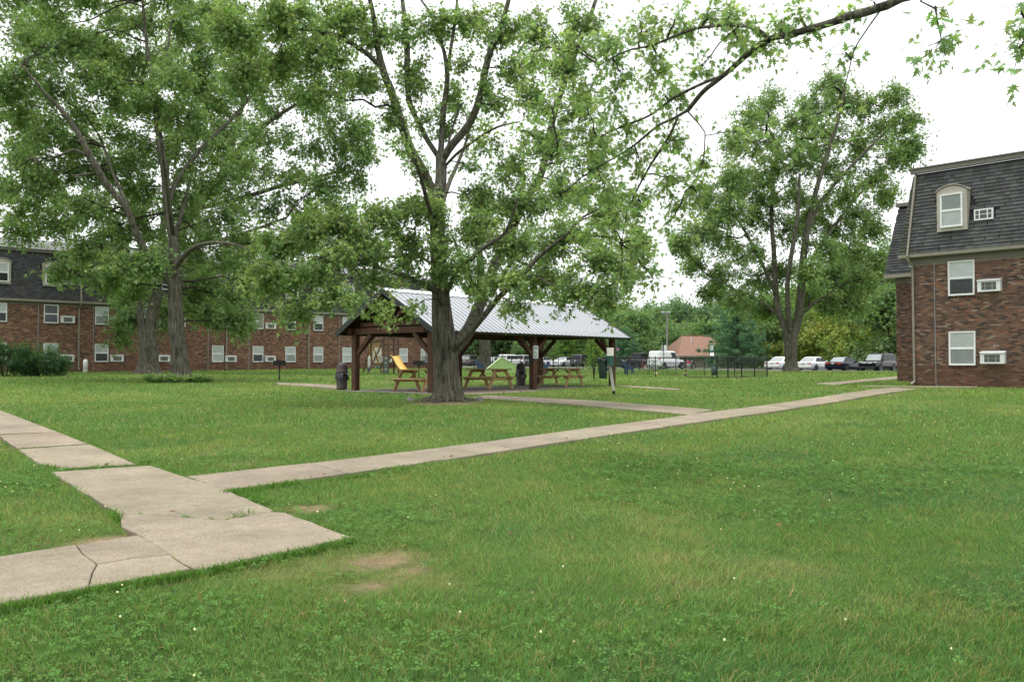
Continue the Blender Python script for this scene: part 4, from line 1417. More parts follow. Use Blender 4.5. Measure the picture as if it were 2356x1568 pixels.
# ------------------------------------------------------------------ things in the dog park
dog = [(-.42, .72), (-.44, .60), (-.36, .565), (-.30, .58), (-.27, .50), (-.26, .30), (-.25, .12), (-.29, .0), (-.20, .0), (-.19, .20), (-.17, .0), (-.10, .0), (-.09, .26), (.04, .30), (.16, .30),
       (.22, .20), (.20, .06), (.17, .0), (.24, .0), (.28, .14), (.31, .10), (.37, .0), (.43, .02), (.37, .22), (.36, .38), (.33, .55), (.28, .60), (.10, .585), (-.08, .60), (-.15, .70), (-.22, .80), (-.24, .90), (-.28, .80), (-.34, .81)]
dsc = [(x * 1.0, z * 1.08) for x, z in dog]
for i, (xd, Y, rz, sgn, lab) in enumerate(((1443, 62, R(12), 1, 'navy cutout of a standing dog beside the fence post'),
                                           (1252, 60, R(20), -1, 'navy cutout of a dog behind the far picnic table'),
                                           (1106, 68, R(40), 1, 'narrow navy cutout in front of the thick trunk behind the fence'))):
    p = at(xd, 0, Y)
    D_ = empty('dog_cutout', (p[0], Y, gz(p[0], Y) + .02), rz, lab, 'cutout', 'dog cutouts in the dog park')
    MB().prism([(x * sgn, z) for x, z in (dsc if sgn > 0 else dsc)], -.012, .012).build('board', 'navy_board', D_)
    MB().bar((.08 * sgn, .03, 0), (.08 * sgn, .03, .4), .04, .03).build('stake', 'navy_board', D_)
p = at(1757 / 1.528, 0, 64)
Fm = empty('agility_ramp', (p[0], 64, gz(p[0], 64)), R(8), 'lime green agility ramp in the dog park', 'agility ramp')
MB().prism([(-1.3, 0), (1.35, 0), (1.35, .52), (.08, 1.12)], -.3, -.27).build('side_panel', 'lime_board', Fm)
MB().prism([(-1.3, 0), (1.35, 0), (1.35, .52), (.08, 1.12)], .47, .5).build('side_panel', 'lime_board', Fm)
for (x0, z0, x1, z1) in ((-1.3, .0, .08, 1.12), (.08, 1.12, 1.35, .52)):
    MB().hexa([(x0, -.33, z0 + .004), (x1, -.33, z1 + .004), (x1, .53, z1 + .004), (x0, .53, z0 + .004), (x0, -.33, z0 + .035), (x1, -.33, z1 + .035), (x1, .53, z1 + .035), (x0, .53, z0 + .035)]).build('ramp_board', 'lime_ramp', Fm)
for i, (x, Y, mt, lab) in enumerate(((2301, 60, 'ball_orange', 'orange and white play ball on the dog park grass'), (2404, 58, 'ball_blue', 'blue and yellow play ball beside the gate post'))):
    p = at(x / 1.528, 0, Y)
    B0 = empty('play_ball', (p[0], Y, gz(p[0], Y)), .4 * i, lab, 'ball', 'balls in the dog park')
    MB().lathe([(.11 * math.sin(a) + .001, .11 - .11 * math.cos(a)) for a in np.linspace(0, math.pi, 9)], 14).build('shell', mt, B0, True)
    MB().lathe([(.1105 * math.sin(a) + .001, .11 - .1105 * math.cos(a)) for a in np.linspace(1.9, math.pi, 5)], 14).build('cap', 'rope_yellow' if i else 'sign_white', B0, True)
p = at(2328 / 1.528, 0, 72)
K = empty('notice_board', (p[0], 72, gz(p[0], 72)), R(-15), 'grey back to back notice panels on a post behind the fence', 'sign')
MB().bar((0, 0, 0), (0, 0, 2.3), .05, .05).build('post', 'black_metal', K)
MB().hexa([(-.24, .03, 1.76), (-.03, -.03, 1.76), (-.03, -.02, 1.76), (-.24, .04, 1.76), (-.24, .03, 2.26), (-.03, -.03, 2.26), (-.03, -.02, 2.26), (-.24, .04, 2.26)]).build('panel', 'grey_metal', K)
MB().hexa([(.03, -.03, 1.76), (.24, .03, 1.76), (.24, .04, 1.76), (.03, -.02, 1.76), (.03, -.03, 2.26), (.24, .03, 2.26), (.24, .04, 2.26), (.03, -.02, 2.26)]).build('panel', 'white_metal', K)

# ------------------------------------------------------------------ capped utility bollard by the left building
p = at(316 / 1.528, 0, 57)
U = empty('utility_bollard', (p[0], 57, gz(p[0], 57)), 0, 'white domed utility bollard in front of the brick wall', 'bollard')
MB().lathe([(.15, 0), (.15, .18), (.145, .19)], 16).build('base', 'post_white', U, True)
MB().lathe([(.14, .19), (.14, .74), (.12, .82), (.07, .87), (.005, .89)], 16).build('cap', 'white_vinyl', U, True)

# ================================================================== VEHICLES
def ring(x, zb, zs, zt, hb, hs, ht):
    zm = zb + (zs - zb) * .45
    return [(x, -hb, zb), (x, hb, zb), (x, hs + .015, zm), (x, hs, zs), (x, ht, zt), (x, -ht, zt), (x, -hs, zs), (x, -hs - .015, zm)]


def make_car(name, paint, kind, front=True, pale=True):
    """local +x is the nose"""
    T = empty(name, (0, 0, 0))
    spec = dict(sedan=dict(L=4.75, W=.90, H=1.45, belt=.93, st=[(-1, .42, .62, .84, .93), (-.97, .28, .68, .92, .97), (-.60, .22, .72, .96, 1.0), (-.1, .2, .72, .93, 1.0), (.38, .2, .70, .93, 1.0), (.80, .22, .64, .80, .97), (.965, .26, .58, .72, .90), (1, .36, .52, .64, .82)],
                           cab=(-.70, .42, -.38, .08), wheel=.31, wb=(-.56, .60)),
                suv=dict(L=4.6, W=.93, H=1.76, belt=1.05, st=[(-1, .45, .75, 1.02, .93), (-.97, .33, .78, 1.05, .98), (-.5, .28, .8, 1.05, 1.0), (0, .27, .8, 1.05, 1.0), (.42, .27, .8, 1.04, 1.0), (.82, .3, .75, .98, .97), (.97, .33, .70, .90, .92), (1, .42, .62, .80, .86)],
                         cab=(-.985, .46, -.86, .18), wheel=.36, wb=(-.60, .62)),
                van=dict(L=4.6, W=.90, H=2.02, belt=1.1, st=[(-1, .40, .8, 1.1, .96), (-.98, .30, .8, 1.1, .99), (-.4, .26, .8, 1.1, 1.0), (.2, .26, .8, 1.1, 1.0), (.56, .26, .8, 1.08, 1.0), (.83, .28, .74, .96, .97), (.97, .32, .66, .82, .92), (1, .4, .58, .7, .84)],
                         cab=(-.99, .62, -.95, .30), wheel=.33, wb=(-.62, .66)),
                pickup=dict(L=5.4, W=.96, H=1.85, belt=1.12, st=[(-1, .55, .85, 1.10, .97), (-.985, .42, .85, 1.12, 1.0), (-.2, .36, .85, 1.12, 1.0), (.2, .36, .85, 1.12, 1.0), (.45, .36, .84, 1.10, 1.0), (.85, .38, .8, 1.05, .98), (.98, .4, .76, .98, .94), (1, .48, .7, .9, .9)],
                            cab=(-.22, .46, -.15, .24), wheel=.38, wb=(-.62, .64)))[kind]
    h = spec['L'] / 2; W = spec['W']
    rings = []
    for (fx, zb, zs, zt, wf) in spec['st']:
        rings.append(ring(fx * h, zb, zs + .1, zt, W * wf * .93, W * wf, W * wf * .90))
    MB().loft(rings).build('body', paint, T, True).data.shade_flat() if False else MB().loft(rings).build('body', paint, T)
    c0, c1_, r0, r1 = [v * h for v in spec['cab']]
    zb, H = spec['belt'] - .03, spec['H']
    wt = W * (.74 if kind in ('sedan',) else .82 if kind != 'van' else .88)
    wb_ = W * .90
    def crect(x0, x1, w, z, ch):
        return [(x0 + ch, -w, z), (x1 - ch, -w, z), (x1, -w + ch, z), (x1, w - ch, z), (x1 - ch, w, z), (x0 + ch, w, z), (x0, w - ch, z), (x0, -w + ch, z)]
    f = .86
    mid = (c0 + (r0 - c0) * f, c1_ + (r1 - c1_) * f, wb_ + (wt - wb_) * f, zb + (H - zb) * f)
    MB().loft([crect(c0, c1_, wb_, zb, .10), crect(mid[0], mid[1], mid[2], mid[3], .14), crect(r0 + .06, r1 - .08, wt - .06, H - .02, .2), crect(r0 + .3, r1 - .35, wt - .2, H, .2)]).build('cabin', paint, T)
    def face(pts, off, mat, nm):
        pts = [Vector(p) for p in pts]
        n = (pts[1] - pts[0]).cross(pts[3] - pts[0]).normalized()
        ctr = sum(pts, Vector()) / 4
        if n.dot(ctr - Vector((0, 0, .6))) < 0: n = -n
        MB().hexa([p - n * .01 for p in pts] + [p + n * off for p in pts]).build(nm, mat, T)
    gm = 'car_glass_pale' if pale else 'car_glass'
    def lerp(a, b_, t_): return a + (b_ - a) * t_
    def cpt(xb, xt, yb, yt, t_): return (lerp(xb, xt, t_), lerp(yb, yt, t_), lerp(zb, H, t_))
    t0, t1 = .10, .84
    # windscreen and rear window
    for xb, xt, sgn, nm in ((c1_, r1, 1, 'windscreen'), (c0, r0, -1, 'rear_window')):
        if kind == 'van' and sgn < 0: continue
        ya, yb_ = wb_ * .86, wt * .82
        face([cpt(xb, xt, -ya, -lerp(ya, yb_, t0), t0)[0:1] + (-lerp(ya, yb_, t0), lerp(zb, H, t0)), (lerp(xb, xt, t0), lerp(ya, yb_, t0), lerp(zb, H, t0)),
              (lerp(xb, xt, t1), lerp(ya, yb_, t1), lerp(zb, H, t1)), (lerp(xb, xt, t1), -lerp(ya, yb_, t1), lerp(zb, H, t1))], .012, gm, nm)
    # side windows
    nwin = {'sedan': [(.10, .50), (.54, .93)], 'suv': [(.06, .30), (.33, .62), (.65, .94)], 'van': [(.66, .93)], 'pickup': [(.10, .45), (.50, .92)]}[kind]
    for s in (-1, 1):
        for (fa, fb) in nwin:
            def sp_(fx, tt): return (lerp(lerp(c0, c1_, fx), lerp(r0, r1, fx), tt), s * lerp(wb_, wt, tt), lerp(zb, H, tt))
            face([sp_(fa, t0 + .02), sp_(fb, t0 + .02), sp_(fb, t1 - .04), sp_(fa, t1 - .04)], .012, 'car_glass', 'side_window')
        MB().rbox(c1_ - .35, c1_ - .2, s * (W + .02) - .09, s * (W + .02) + .09, zb + .02, zb + .16, .03).build('mirror', paint, T)
    wr = spec['wheel']
    for fx in spec['wb']:
        for s in (-1, 1):
            wv = MB(); n = 20
            prof = [(wr * .62, -.10), (wr * .97, -.10), (wr, -.07), (wr, .07), (wr * .97, .10), (wr * .62, .10)]
            rg = [[(fx * h + r_ * math.cos(2 * math.pi * k / n), s * (W - .08) + s * y, wr + r_ * math.sin(2 * math.pi * k / n)) for k in range(n)] for r_, y in prof]
            wo = wv.loft(rg).build('wheel', 'tyre', T)
            rg = [[(fx * h + r_ * math.cos(2 * math.pi * k / n), s * (W - .08) + s * y, wr + r_ * math.sin(2 * math.pi * k / n)) for k in range(n)] for r_, y in ((wr * .64, .06), (wr * .62, .104), (wr * .2, .085), (.01, .085))]
            MB().loft(rg).build('rim', 'wheel_alloy', wo)
            ar = MB()
            for k in range(10):
                a0, a1 = math.pi * k / 10, math.pi * (k + 1) / 10
                q = []
                for (aa, rr_) in ((a0, wr + .0), (a1, wr + .0), (a1, wr + .075), (a0, wr + .075)):
                    q.append((fx * h + rr_ * math.cos(aa), s * (W + .012), wr + .02 + rr_ * math.sin(aa)))
                ar.hexa([(a, b_ - s * .06, c_) for a, b_, c_ in q] + q)
            ar.build('wheel_arch', 'bumper_black', T)
    zl = {'sedan': .78, 'suv': .95, 'van': 1.0, 'pickup': .95}[kind]
    hh = {'sedan': .12, 'suv': .22, 'van': .34, 'pickup': .26}[kind]
    for s in (-1, 1):
        ww = .36 if kind == 'sedan' else .16
        xr = -h * (.985 if kind != 'sedan' else .99)
        yo = W * .94
        MB().rbox(xr - .03, xr + .12, min(s * yo, s * (yo - ww)), max(s * yo, s * (yo - ww)), zl - hh / 2, zl + hh / 2, .012).build('taillight', 'tail_red', T)
        xf = h * .955
        MB().rbox(xf - .12, xf + .05, min(s * W * .90, s * (W * .90 - .30)), max(s * W * .90, s * (W * .90 - .30)), zl - .16, zl - .0, .02).build('headlight', 'headlamp', T)
    MB().rbox(-h - .045, -h + .05, -W * .9, W * .9, .36, .56, .03).build('rear_bumper', paint if kind in ('sedan', 'van') else 'bumper_black', T)
    MB().rbox(h - .06, h + .03, -W * .84, W * .84, .30, .50, .03).build('front_bumper', paint if kind in ('sedan', 'van') else 'bumper_black', T)
    zp = .72 if kind == 'sedan' else .82
    MB().box(-h - .05, -h - .01, -.16, .16, zp, zp + .14).build('license_plate', 'plate_white', T)
    MB().rbox(h - .03, h + .025, -W * .5, W * .5, zl - .20, zl - .06, .012).build('radiator_grille', 'bumper_black', T)
    if kind == 'pickup':
        MB().box(-h + .08, c0 - .05, -W * .82, W * .82, spec['belt'] - .02, spec['belt'] + .006).build('bed_cover', 'bumper_black', T)
    if kind == 'suv':
        for s in (-1, 1): MB().bar((r0 + .25, s * (wt - .12), H + .05), (r1 - .3, s * (wt - .12), H + .05), .04, .05).build('roof_rail', 'bumper_black', T)
    return T


def park(car, x_full, Y, head_deg, lab, cat, group='vehicles parked in the lot'):
    p = at(x_full / 1.528, 0, Y)
    car.location = (p[0], Y, gz(p[0], Y) + .015)
    car.rotation_euler = (0, 0, R(90 - head_deg))
    tag(car, lab, cat, group)


def lot_t(x_full, off=2.75):
    r_ = fullx(x_full); b0 = np.array([33, 82]) + LN * off
    t_ = (b0[0] - b0[1] * r_) / (.679 + .734 * r_)
    return (b0 + LD * t_)[1]


c = make_car('sedan', 'car_white', 'sedan'); park(c, 2745, lot_t(2745), 47, 'older white sedan half hidden behind the maple trunk', 'car')
c = make_car('sedan', 'car_white', 'sedan'); park(c, 2853, lot_t(2853), 47, 'white sedan just right of the maple trunk, seen from behind', 'car')
c = make_car('sedan', 'car_navy', 'sedan', pale=True); park(c, 2957, lot_t(2957), 47, 'dark navy sedan with full width red tail lights', 'car')
MB().rbox(-2.42, -2.36, -.5, .5, .76, .84, .01).build('tail_light_bar', 'tail_red', c)
for s in (-1, 1): MB().rbox(-2.43, -2.37, s * .62 - .17, s * .62 + .17, .715, .755, .006).build('turn_signal', 'lamp_amber', c)
c = make_car('suv', 'car_black', 'suv'); park(c, 3073, lot_t(3073), 227, 'black suv facing the lawn beside the brick building', 'suv')
for y in (-.27, .27): MB().rbox(2.30, 2.345, y - .22, y + .22, .80, .90, .01).build('grille_chrome', 'plate_white', c)
c = make_car('van', 'car_white', 'van', pale=False); park(c, 2336, 100, 47, 'tall white cargo van behind the fence', 'van')
MB().box(-1.9, 1.1, -.925, -.912, .62, .68).build('side_moulding', 'bumper_black', c); MB().box(-1.9, 1.1, .912, .925, .62, .68).build('side_moulding', 'bumper_black', c)
c = make_car('pickup', 'car_black', 'pickup', pale=False); park(c, 2240, 104, 44, 'black pickup truck with lettered tailgate behind the fence', 'pickup')
fc = bpy.data.curves.new('tailgate_text', 'FONT'); fc.body = 'CHEVROLET'; fc.size = .19; fc.align_x = 'CENTER'; fc.extrude = .004
fo = bpy.data.objects.new('tailgate_text', fc); COL.objects.link(fo)
dg = bpy.context.evaluated_depsgraph_get(); tm = bpy.data.meshes.new_from_object(fo.evaluated_get(dg)); bpy.data.objects.remove(fo)
tm.materials.clear(); tm.materials.append(MATS['wheel_alloy'])
to = link('tailgate_lettering', tm, c); to.location = (-2.735, 0, .88); to.rotation_euler = (R(90), 0, R(-90))
c = make_car('suv', 'car_grey', 'suv', pale=False); park(c, 2048, 122, 32, 'dark grey suv behind the sapling in the far lot', 'suv')
c = make_car('sedan', 'car_white', 'sedan'); park(c, 1978, 124, 212, 'white sedan facing the lawn beyond the far picnic table', 'car')
c = make_car('sedan', 'car_white', 'sedan'); park(c, 1908, 126, 32, 'white car just right of the middle pavilion post', 'car')
c = make_car('suv', 'car_silver', 'suv', pale=False); park(c, 1850, 136, 32, 'silver suv behind the brown trash can', 'suv')
c = make_car('suv', 'car_white', 'suv', pale=True); park(c, 1795, 126, 35, 'white suv above the lime green ramp', 'suv')
c = make_car('sedan', 'car_silver', 'sedan'); park(c, 1738, 130, 30, 'silver sedan just right of the thick grey trunk', 'car')
c = make_car('suv', 'car_taupe', 'suv'); park(c, 1655, 130, 20, 'taupe suv between the big maple and the grey trunk', 'suv')


# ------------------------------------------------------------------ bicycles and a motorcycle
def bicycle(paint):
    B_ = empty('bicycle', (0, 0, 0))
    for x in (-.52, .52):
        pts = [(x + .33 * math.cos(a), 0, .34 + .33 * math.sin(a)) for a in np.linspace(0, 2 * math.pi, 25)]
        w = MB().tube(pts, .022, 6, cap=False).build('wheel', 'tyre', B_)
        sp_ = MB()
        for k in range(10):
            a = k * math.pi / 5; sp_.tube([(x, 0, .34), (x + .32 * math.cos(a), 0, .34 + .32 * math.sin(a))], .003, 3)
        sp_.build('spokes', 'wheel_alloy', w)
    fr = MB()
    bb, seat, head, hl, rear, fore = (-.08, 0, .30), (-.20, 0, .80), (.30, 0, .84), (.34, 0, .68), (-.52, 0, .34), (.52, 0, .34)
    for a, b_ in ((bb, seat), (seat, head), (bb, hl), (head, hl), (bb, rear), (seat, rear), (hl, fore)): fr.tube([a, b_], .02, 6)
    fr.build('frame', paint, B_)
    MB().tube([(.29, 0, .84), (.27, 0, .98)], .014, 6).tube([(.18, -.28, 1.0), (.27, -.1, .98), (.27, .1, .98), (.18, .28, 1.0)], .014, 6).build('handlebar', 'grey_metal', B_)
    MB().tube([seat, (-.22, 0, .92)], .014, 6).build('seat_post', 'grey_metal', B_)
    MB().loft([[(-.36, -.07, .93), (-.36, .07, .93), (-.36, .06, .96), (-.36, -.06, .96)], [(-.22, -.05, .92), (-.22, .05, .92), (-.22, .04, .96), (-.22, -.04, .96)], [(-.08, -.015, .93), (-.08, .015, .93), (-.08, .012, .95), (-.08, -.012, .95)]]).build('saddle', 'bumper_black', B_)
    return B_


for i, (x, Y, rz, tilt, paint, lab) in enumerate(((2250, 77, 25, 8, 'black_metal', 'black bicycle standing first in the bunch, next to the pickup'), (2262, 78, 50, -10, 'bike_red', 'red bicycle in the bunch behind the fence'),
                                           (2278, 76, 15, 14, 'bike_white', 'white bicycle leaning in the middle of the bunch'), (2296, 77.5, 70, -12, 'bike_green', 'green bicycle among the bunch in front of the van'),
                                           (2308, 76.5, -20, 20, 'bike_white', 'white bicycle leaning last in the bunch, nearest the notice post'))):
    o = bicycle(paint); p = at(x / 1.528, 0, Y); o.location = (p[0], Y, gz(p[0], Y)); o.rotation_euler = (R(tilt), 0, R(rz)); tag(o, lab, 'bicycle', 'bicycles parked in a bunch')
p = at(2412 / 1.528, 0, 96)
M = empty('motorcycle', (p[0], 96, gz(p[0], 96)), R(15), 'dark motorcycle with red tank parked beside the white van', 'motorcycle')
for x in (-.68, .68):
    MB().tube([(x + .27 * math.cos(a), 0, .33 + .27 * math.sin(a)) for a in np.linspace(0, 2 * math.pi, 21)], .065, 8, cap=False).build('wheel', 'tyre', M)
MB().rbox(-.28, .25, -.18, .18, .25, .62, .05).build('engine', 'grey_metal', M)
MB().loft([[(-.2, -.12, .62), (-.2, .12, .62), (-.2, .08, .80), (-.2, -.08, .80)], [(.05, -.16, .64), (.05, .16, .64), (.05, .12, .90), (.05, -.12, .90)], [(.35, -.08, .68), (.35, .08, .68), (.35, .06, .88), (.35, -.06, .88)]]).build('tank', 'bike_red', M)
MB().loft([[(-.85, -.10, .74), (-.85, .10, .74), (-.85, .08, .84), (-.85, -.08, .84)], [(-.5, -.13, .64), (-.5, .13, .64), (-.5, .12, .74), (-.5, -.12, .74)], [(-.2, -.10, .66), (-.2, .10, .66), (-.2, .09, .78), (-.2, -.09, .78)]]).build('seat', 'bumper_black', M)
MB().tube([(.68, 0, .33), (.38, 0, .98)], .035, 8).build('fork', 'wheel_alloy', M)
MB().tube([(.2, -.36, 1.06), (.38, -.12, 1.02), (.38, .12, 1.02), (.2, .36, 1.06)], .018, 6).build('handlebar', 'black_metal', M)
MB().lathe([(.02, -.06), (.09, -.03), (.09, .05), (.02, .06)], 12, (.48, 0, .86)).build('headlight', 'headlamp', M)
MB().rbox(-.95, -.78, -.2, .2, .55, .74, .03).build('pannier', 'black_metal', M)

# ------------------------------------------------------------------ house with orange roof, light pole, utility pole
p = at(2425 / 1.528, 0, 128)
Hs = empty('house', (p[0], 128, gz(p[0], 128)), R(8), 'low house with orange brown hipped shingle roof behind the van', 'house')
MB().box(-2.9, 5.4, -4, 5, 0, 1.66).build('wall', 'house_wall', Hs)
rf = MB().raw([(-3.7, -4.8, 1.60), (6.2, -4.8, 1.60), (6.2, 5.8, 1.60), (-3.7, 5.8, 1.60), (-1.25, .3, 4.6), (2.6, .3, 4.6)], [(0, 1, 5, 4), (1, 2, 5), (2, 3, 4, 5), (3, 0, 4), (0, 3, 2, 1)]).build('roof', 'house_shingle', Hs)
MB().box(-1.3, 2.7, .18, .42, 4.57, 4.67).build('ridge', 'house_shingle', rf)
MB().tube([(-.5, -1.3, 3.4), (-.5, -1.3, 4.25)], .09, 8).lathe([(.14, 0), (.14, .12)], 8, (-.5, -1.3, 4.22)).build('vent_pipe', 'white_metal', rf)
MB().box(-3.75, 6.25, -4.86, -4.78, 1.44, 1.65).build('fascia', 'beige_trim', Hs)
for x in (-2, .8, 3.4): window(Hs, x, x + 1.1, .5, 1.4, -4.01, 'blind_grey', 'screen_grey')
p = at(2340 / 1.528, 0, 108)
LP = empty('light_pole', (p[0], 108, gz(p[0], 108)), 0, 'grey wooden light pole with double floodlight behind the van', 'light pole')
MB().tube([(0, 0, 0), (0, 0, 6.75)], [.13, .10], 10).build('pole', 'pole_wood', LP)
MB().bar((-.5, 0, 6.62), (.3, 0, 6.62), .09, .09).build('cross_arm', 'grey_metal', LP)
for x in (-.5, .18): MB().hexa([(x - .18, -.22, 6.66), (x + .18, -.22, 6.66), (x + .18, .16, 6.72), (x - .18, .16, 6.72), (x - .2, -.26, 6.86), (x + .2, -.26, 6.86), (x + .2, .16, 6.96), (x - .2, .16, 6.96)]).build('floodlight', 'grey_metal', LP)
p = at(1968, 0, 150)
p = at(2062 / 1.528, 0, 150)
UP = empty('utility_pole', (p[0], 150, gz(p[0], 150)), 0, 'thin brown utility pole among the trees behind the parked cars', 'utility pole')
MB().tube([(0, 0, 0), (0, 0, 9)], [.2, .14], 8).build('pole', 'pole_wood', UP)
MB().bar((-1.1, 0, 8.4), (1.1, 0, 8.4), .1, .12).build('cross_arm', 'pole_wood', UP)
for k, z in enumerate((8.2, 7.0, 5.6)):
    pts = [(-34 + 68 * f, 3 * f, z - .9 * (1 - (2 * f - 1) ** 2) + .4 * f) for f in np.linspace(0, 1, 13)]
    MB().tube(pts, .02, 4).build('cable', 'black_metal', UP)

# ================================================================== TREES
def star_leaf(lobes, fold=.12):
    """a lobed leaf along +y, blade facing +z: one slender triangle per lobe"""
    V_, F_ = [], []
    for (ang, ln, w) in lobes:
        a = R(ang); d = np.array([math.sin(a), math.cos(a)]); n = np.array([d[1], -d[0]])
        c_ = np.array([0, .30])
        i0 = len(V_)
        for q, z in ((c_ - d * .10 - n * w * .5, 0), (c_ - d * .10 + n * w * .5, 0), (c_ + d * ln, -fold * abs(math.sin(a)) * 1.5 - .1)):
            V_.append((q[0], q[1], z))
        F_.append((i0, i0 + 1, i0 + 2))
    return np.array(V_), np.array(F_)


def fan_leaf():
    """silver maple leaf outline, five deep lobes"""
    out = [(0, 0), (.08, .12), (.36, .0), (.15, .22), (.58, .40), (.30, .40), (.13, .40), (.24, .66), (.11, .62), (.0, 1.0)]
    pts = out + [(-x, y) for x, y in out[-2:0:-1]]
    V_ = [(x, y, -.22 * abs(x) - .10 * y * y) for x, y in pts] + [(0, .36, .02)]
    n = len(pts)
    return np.array(V_), np.array([(i, (i + 1) % n, n) for i in range(n)])


LEAF5 = star_leaf([(0, .68, .30), (-48, .55, .26), (48, .55, .26), (-105, .32, .2), (105, .32, .2)])
LEAF3 = star_leaf([(0, .68, .42), (-52, .55, .36), (52, .55, .36)])
LEAFF = fan_leaf()


def unit(v):
    return v / (np.linalg.norm(v, axis=-1, keepdims=True) + 1e-9)


def leaves_mesh(name, pos, axis, nrm, size, tint, tmpl, mat='maple_leaf'):
    TV, TF = tmpl
    y = unit(axis); x = unit(np.cross(y, nrm)); z = np.cross(x, y)
    V_ = pos[:, None, :] + size[:, None, None] * (TV[None, :, 0:1] * x[:, None, :] + TV[None, :, 1:2] * y[:, None, :] + TV[None, :, 2:3] * z[:, None, :])
    n, k = len(pos), len(TV)
    FA_ = (TF[None] + (np.arange(n) * k)[:, None, None]).reshape(-1, 3)
    return np_mesh(name, V_.reshape(-1, 3), FA_, mat, np.repeat(tint, k, 0))


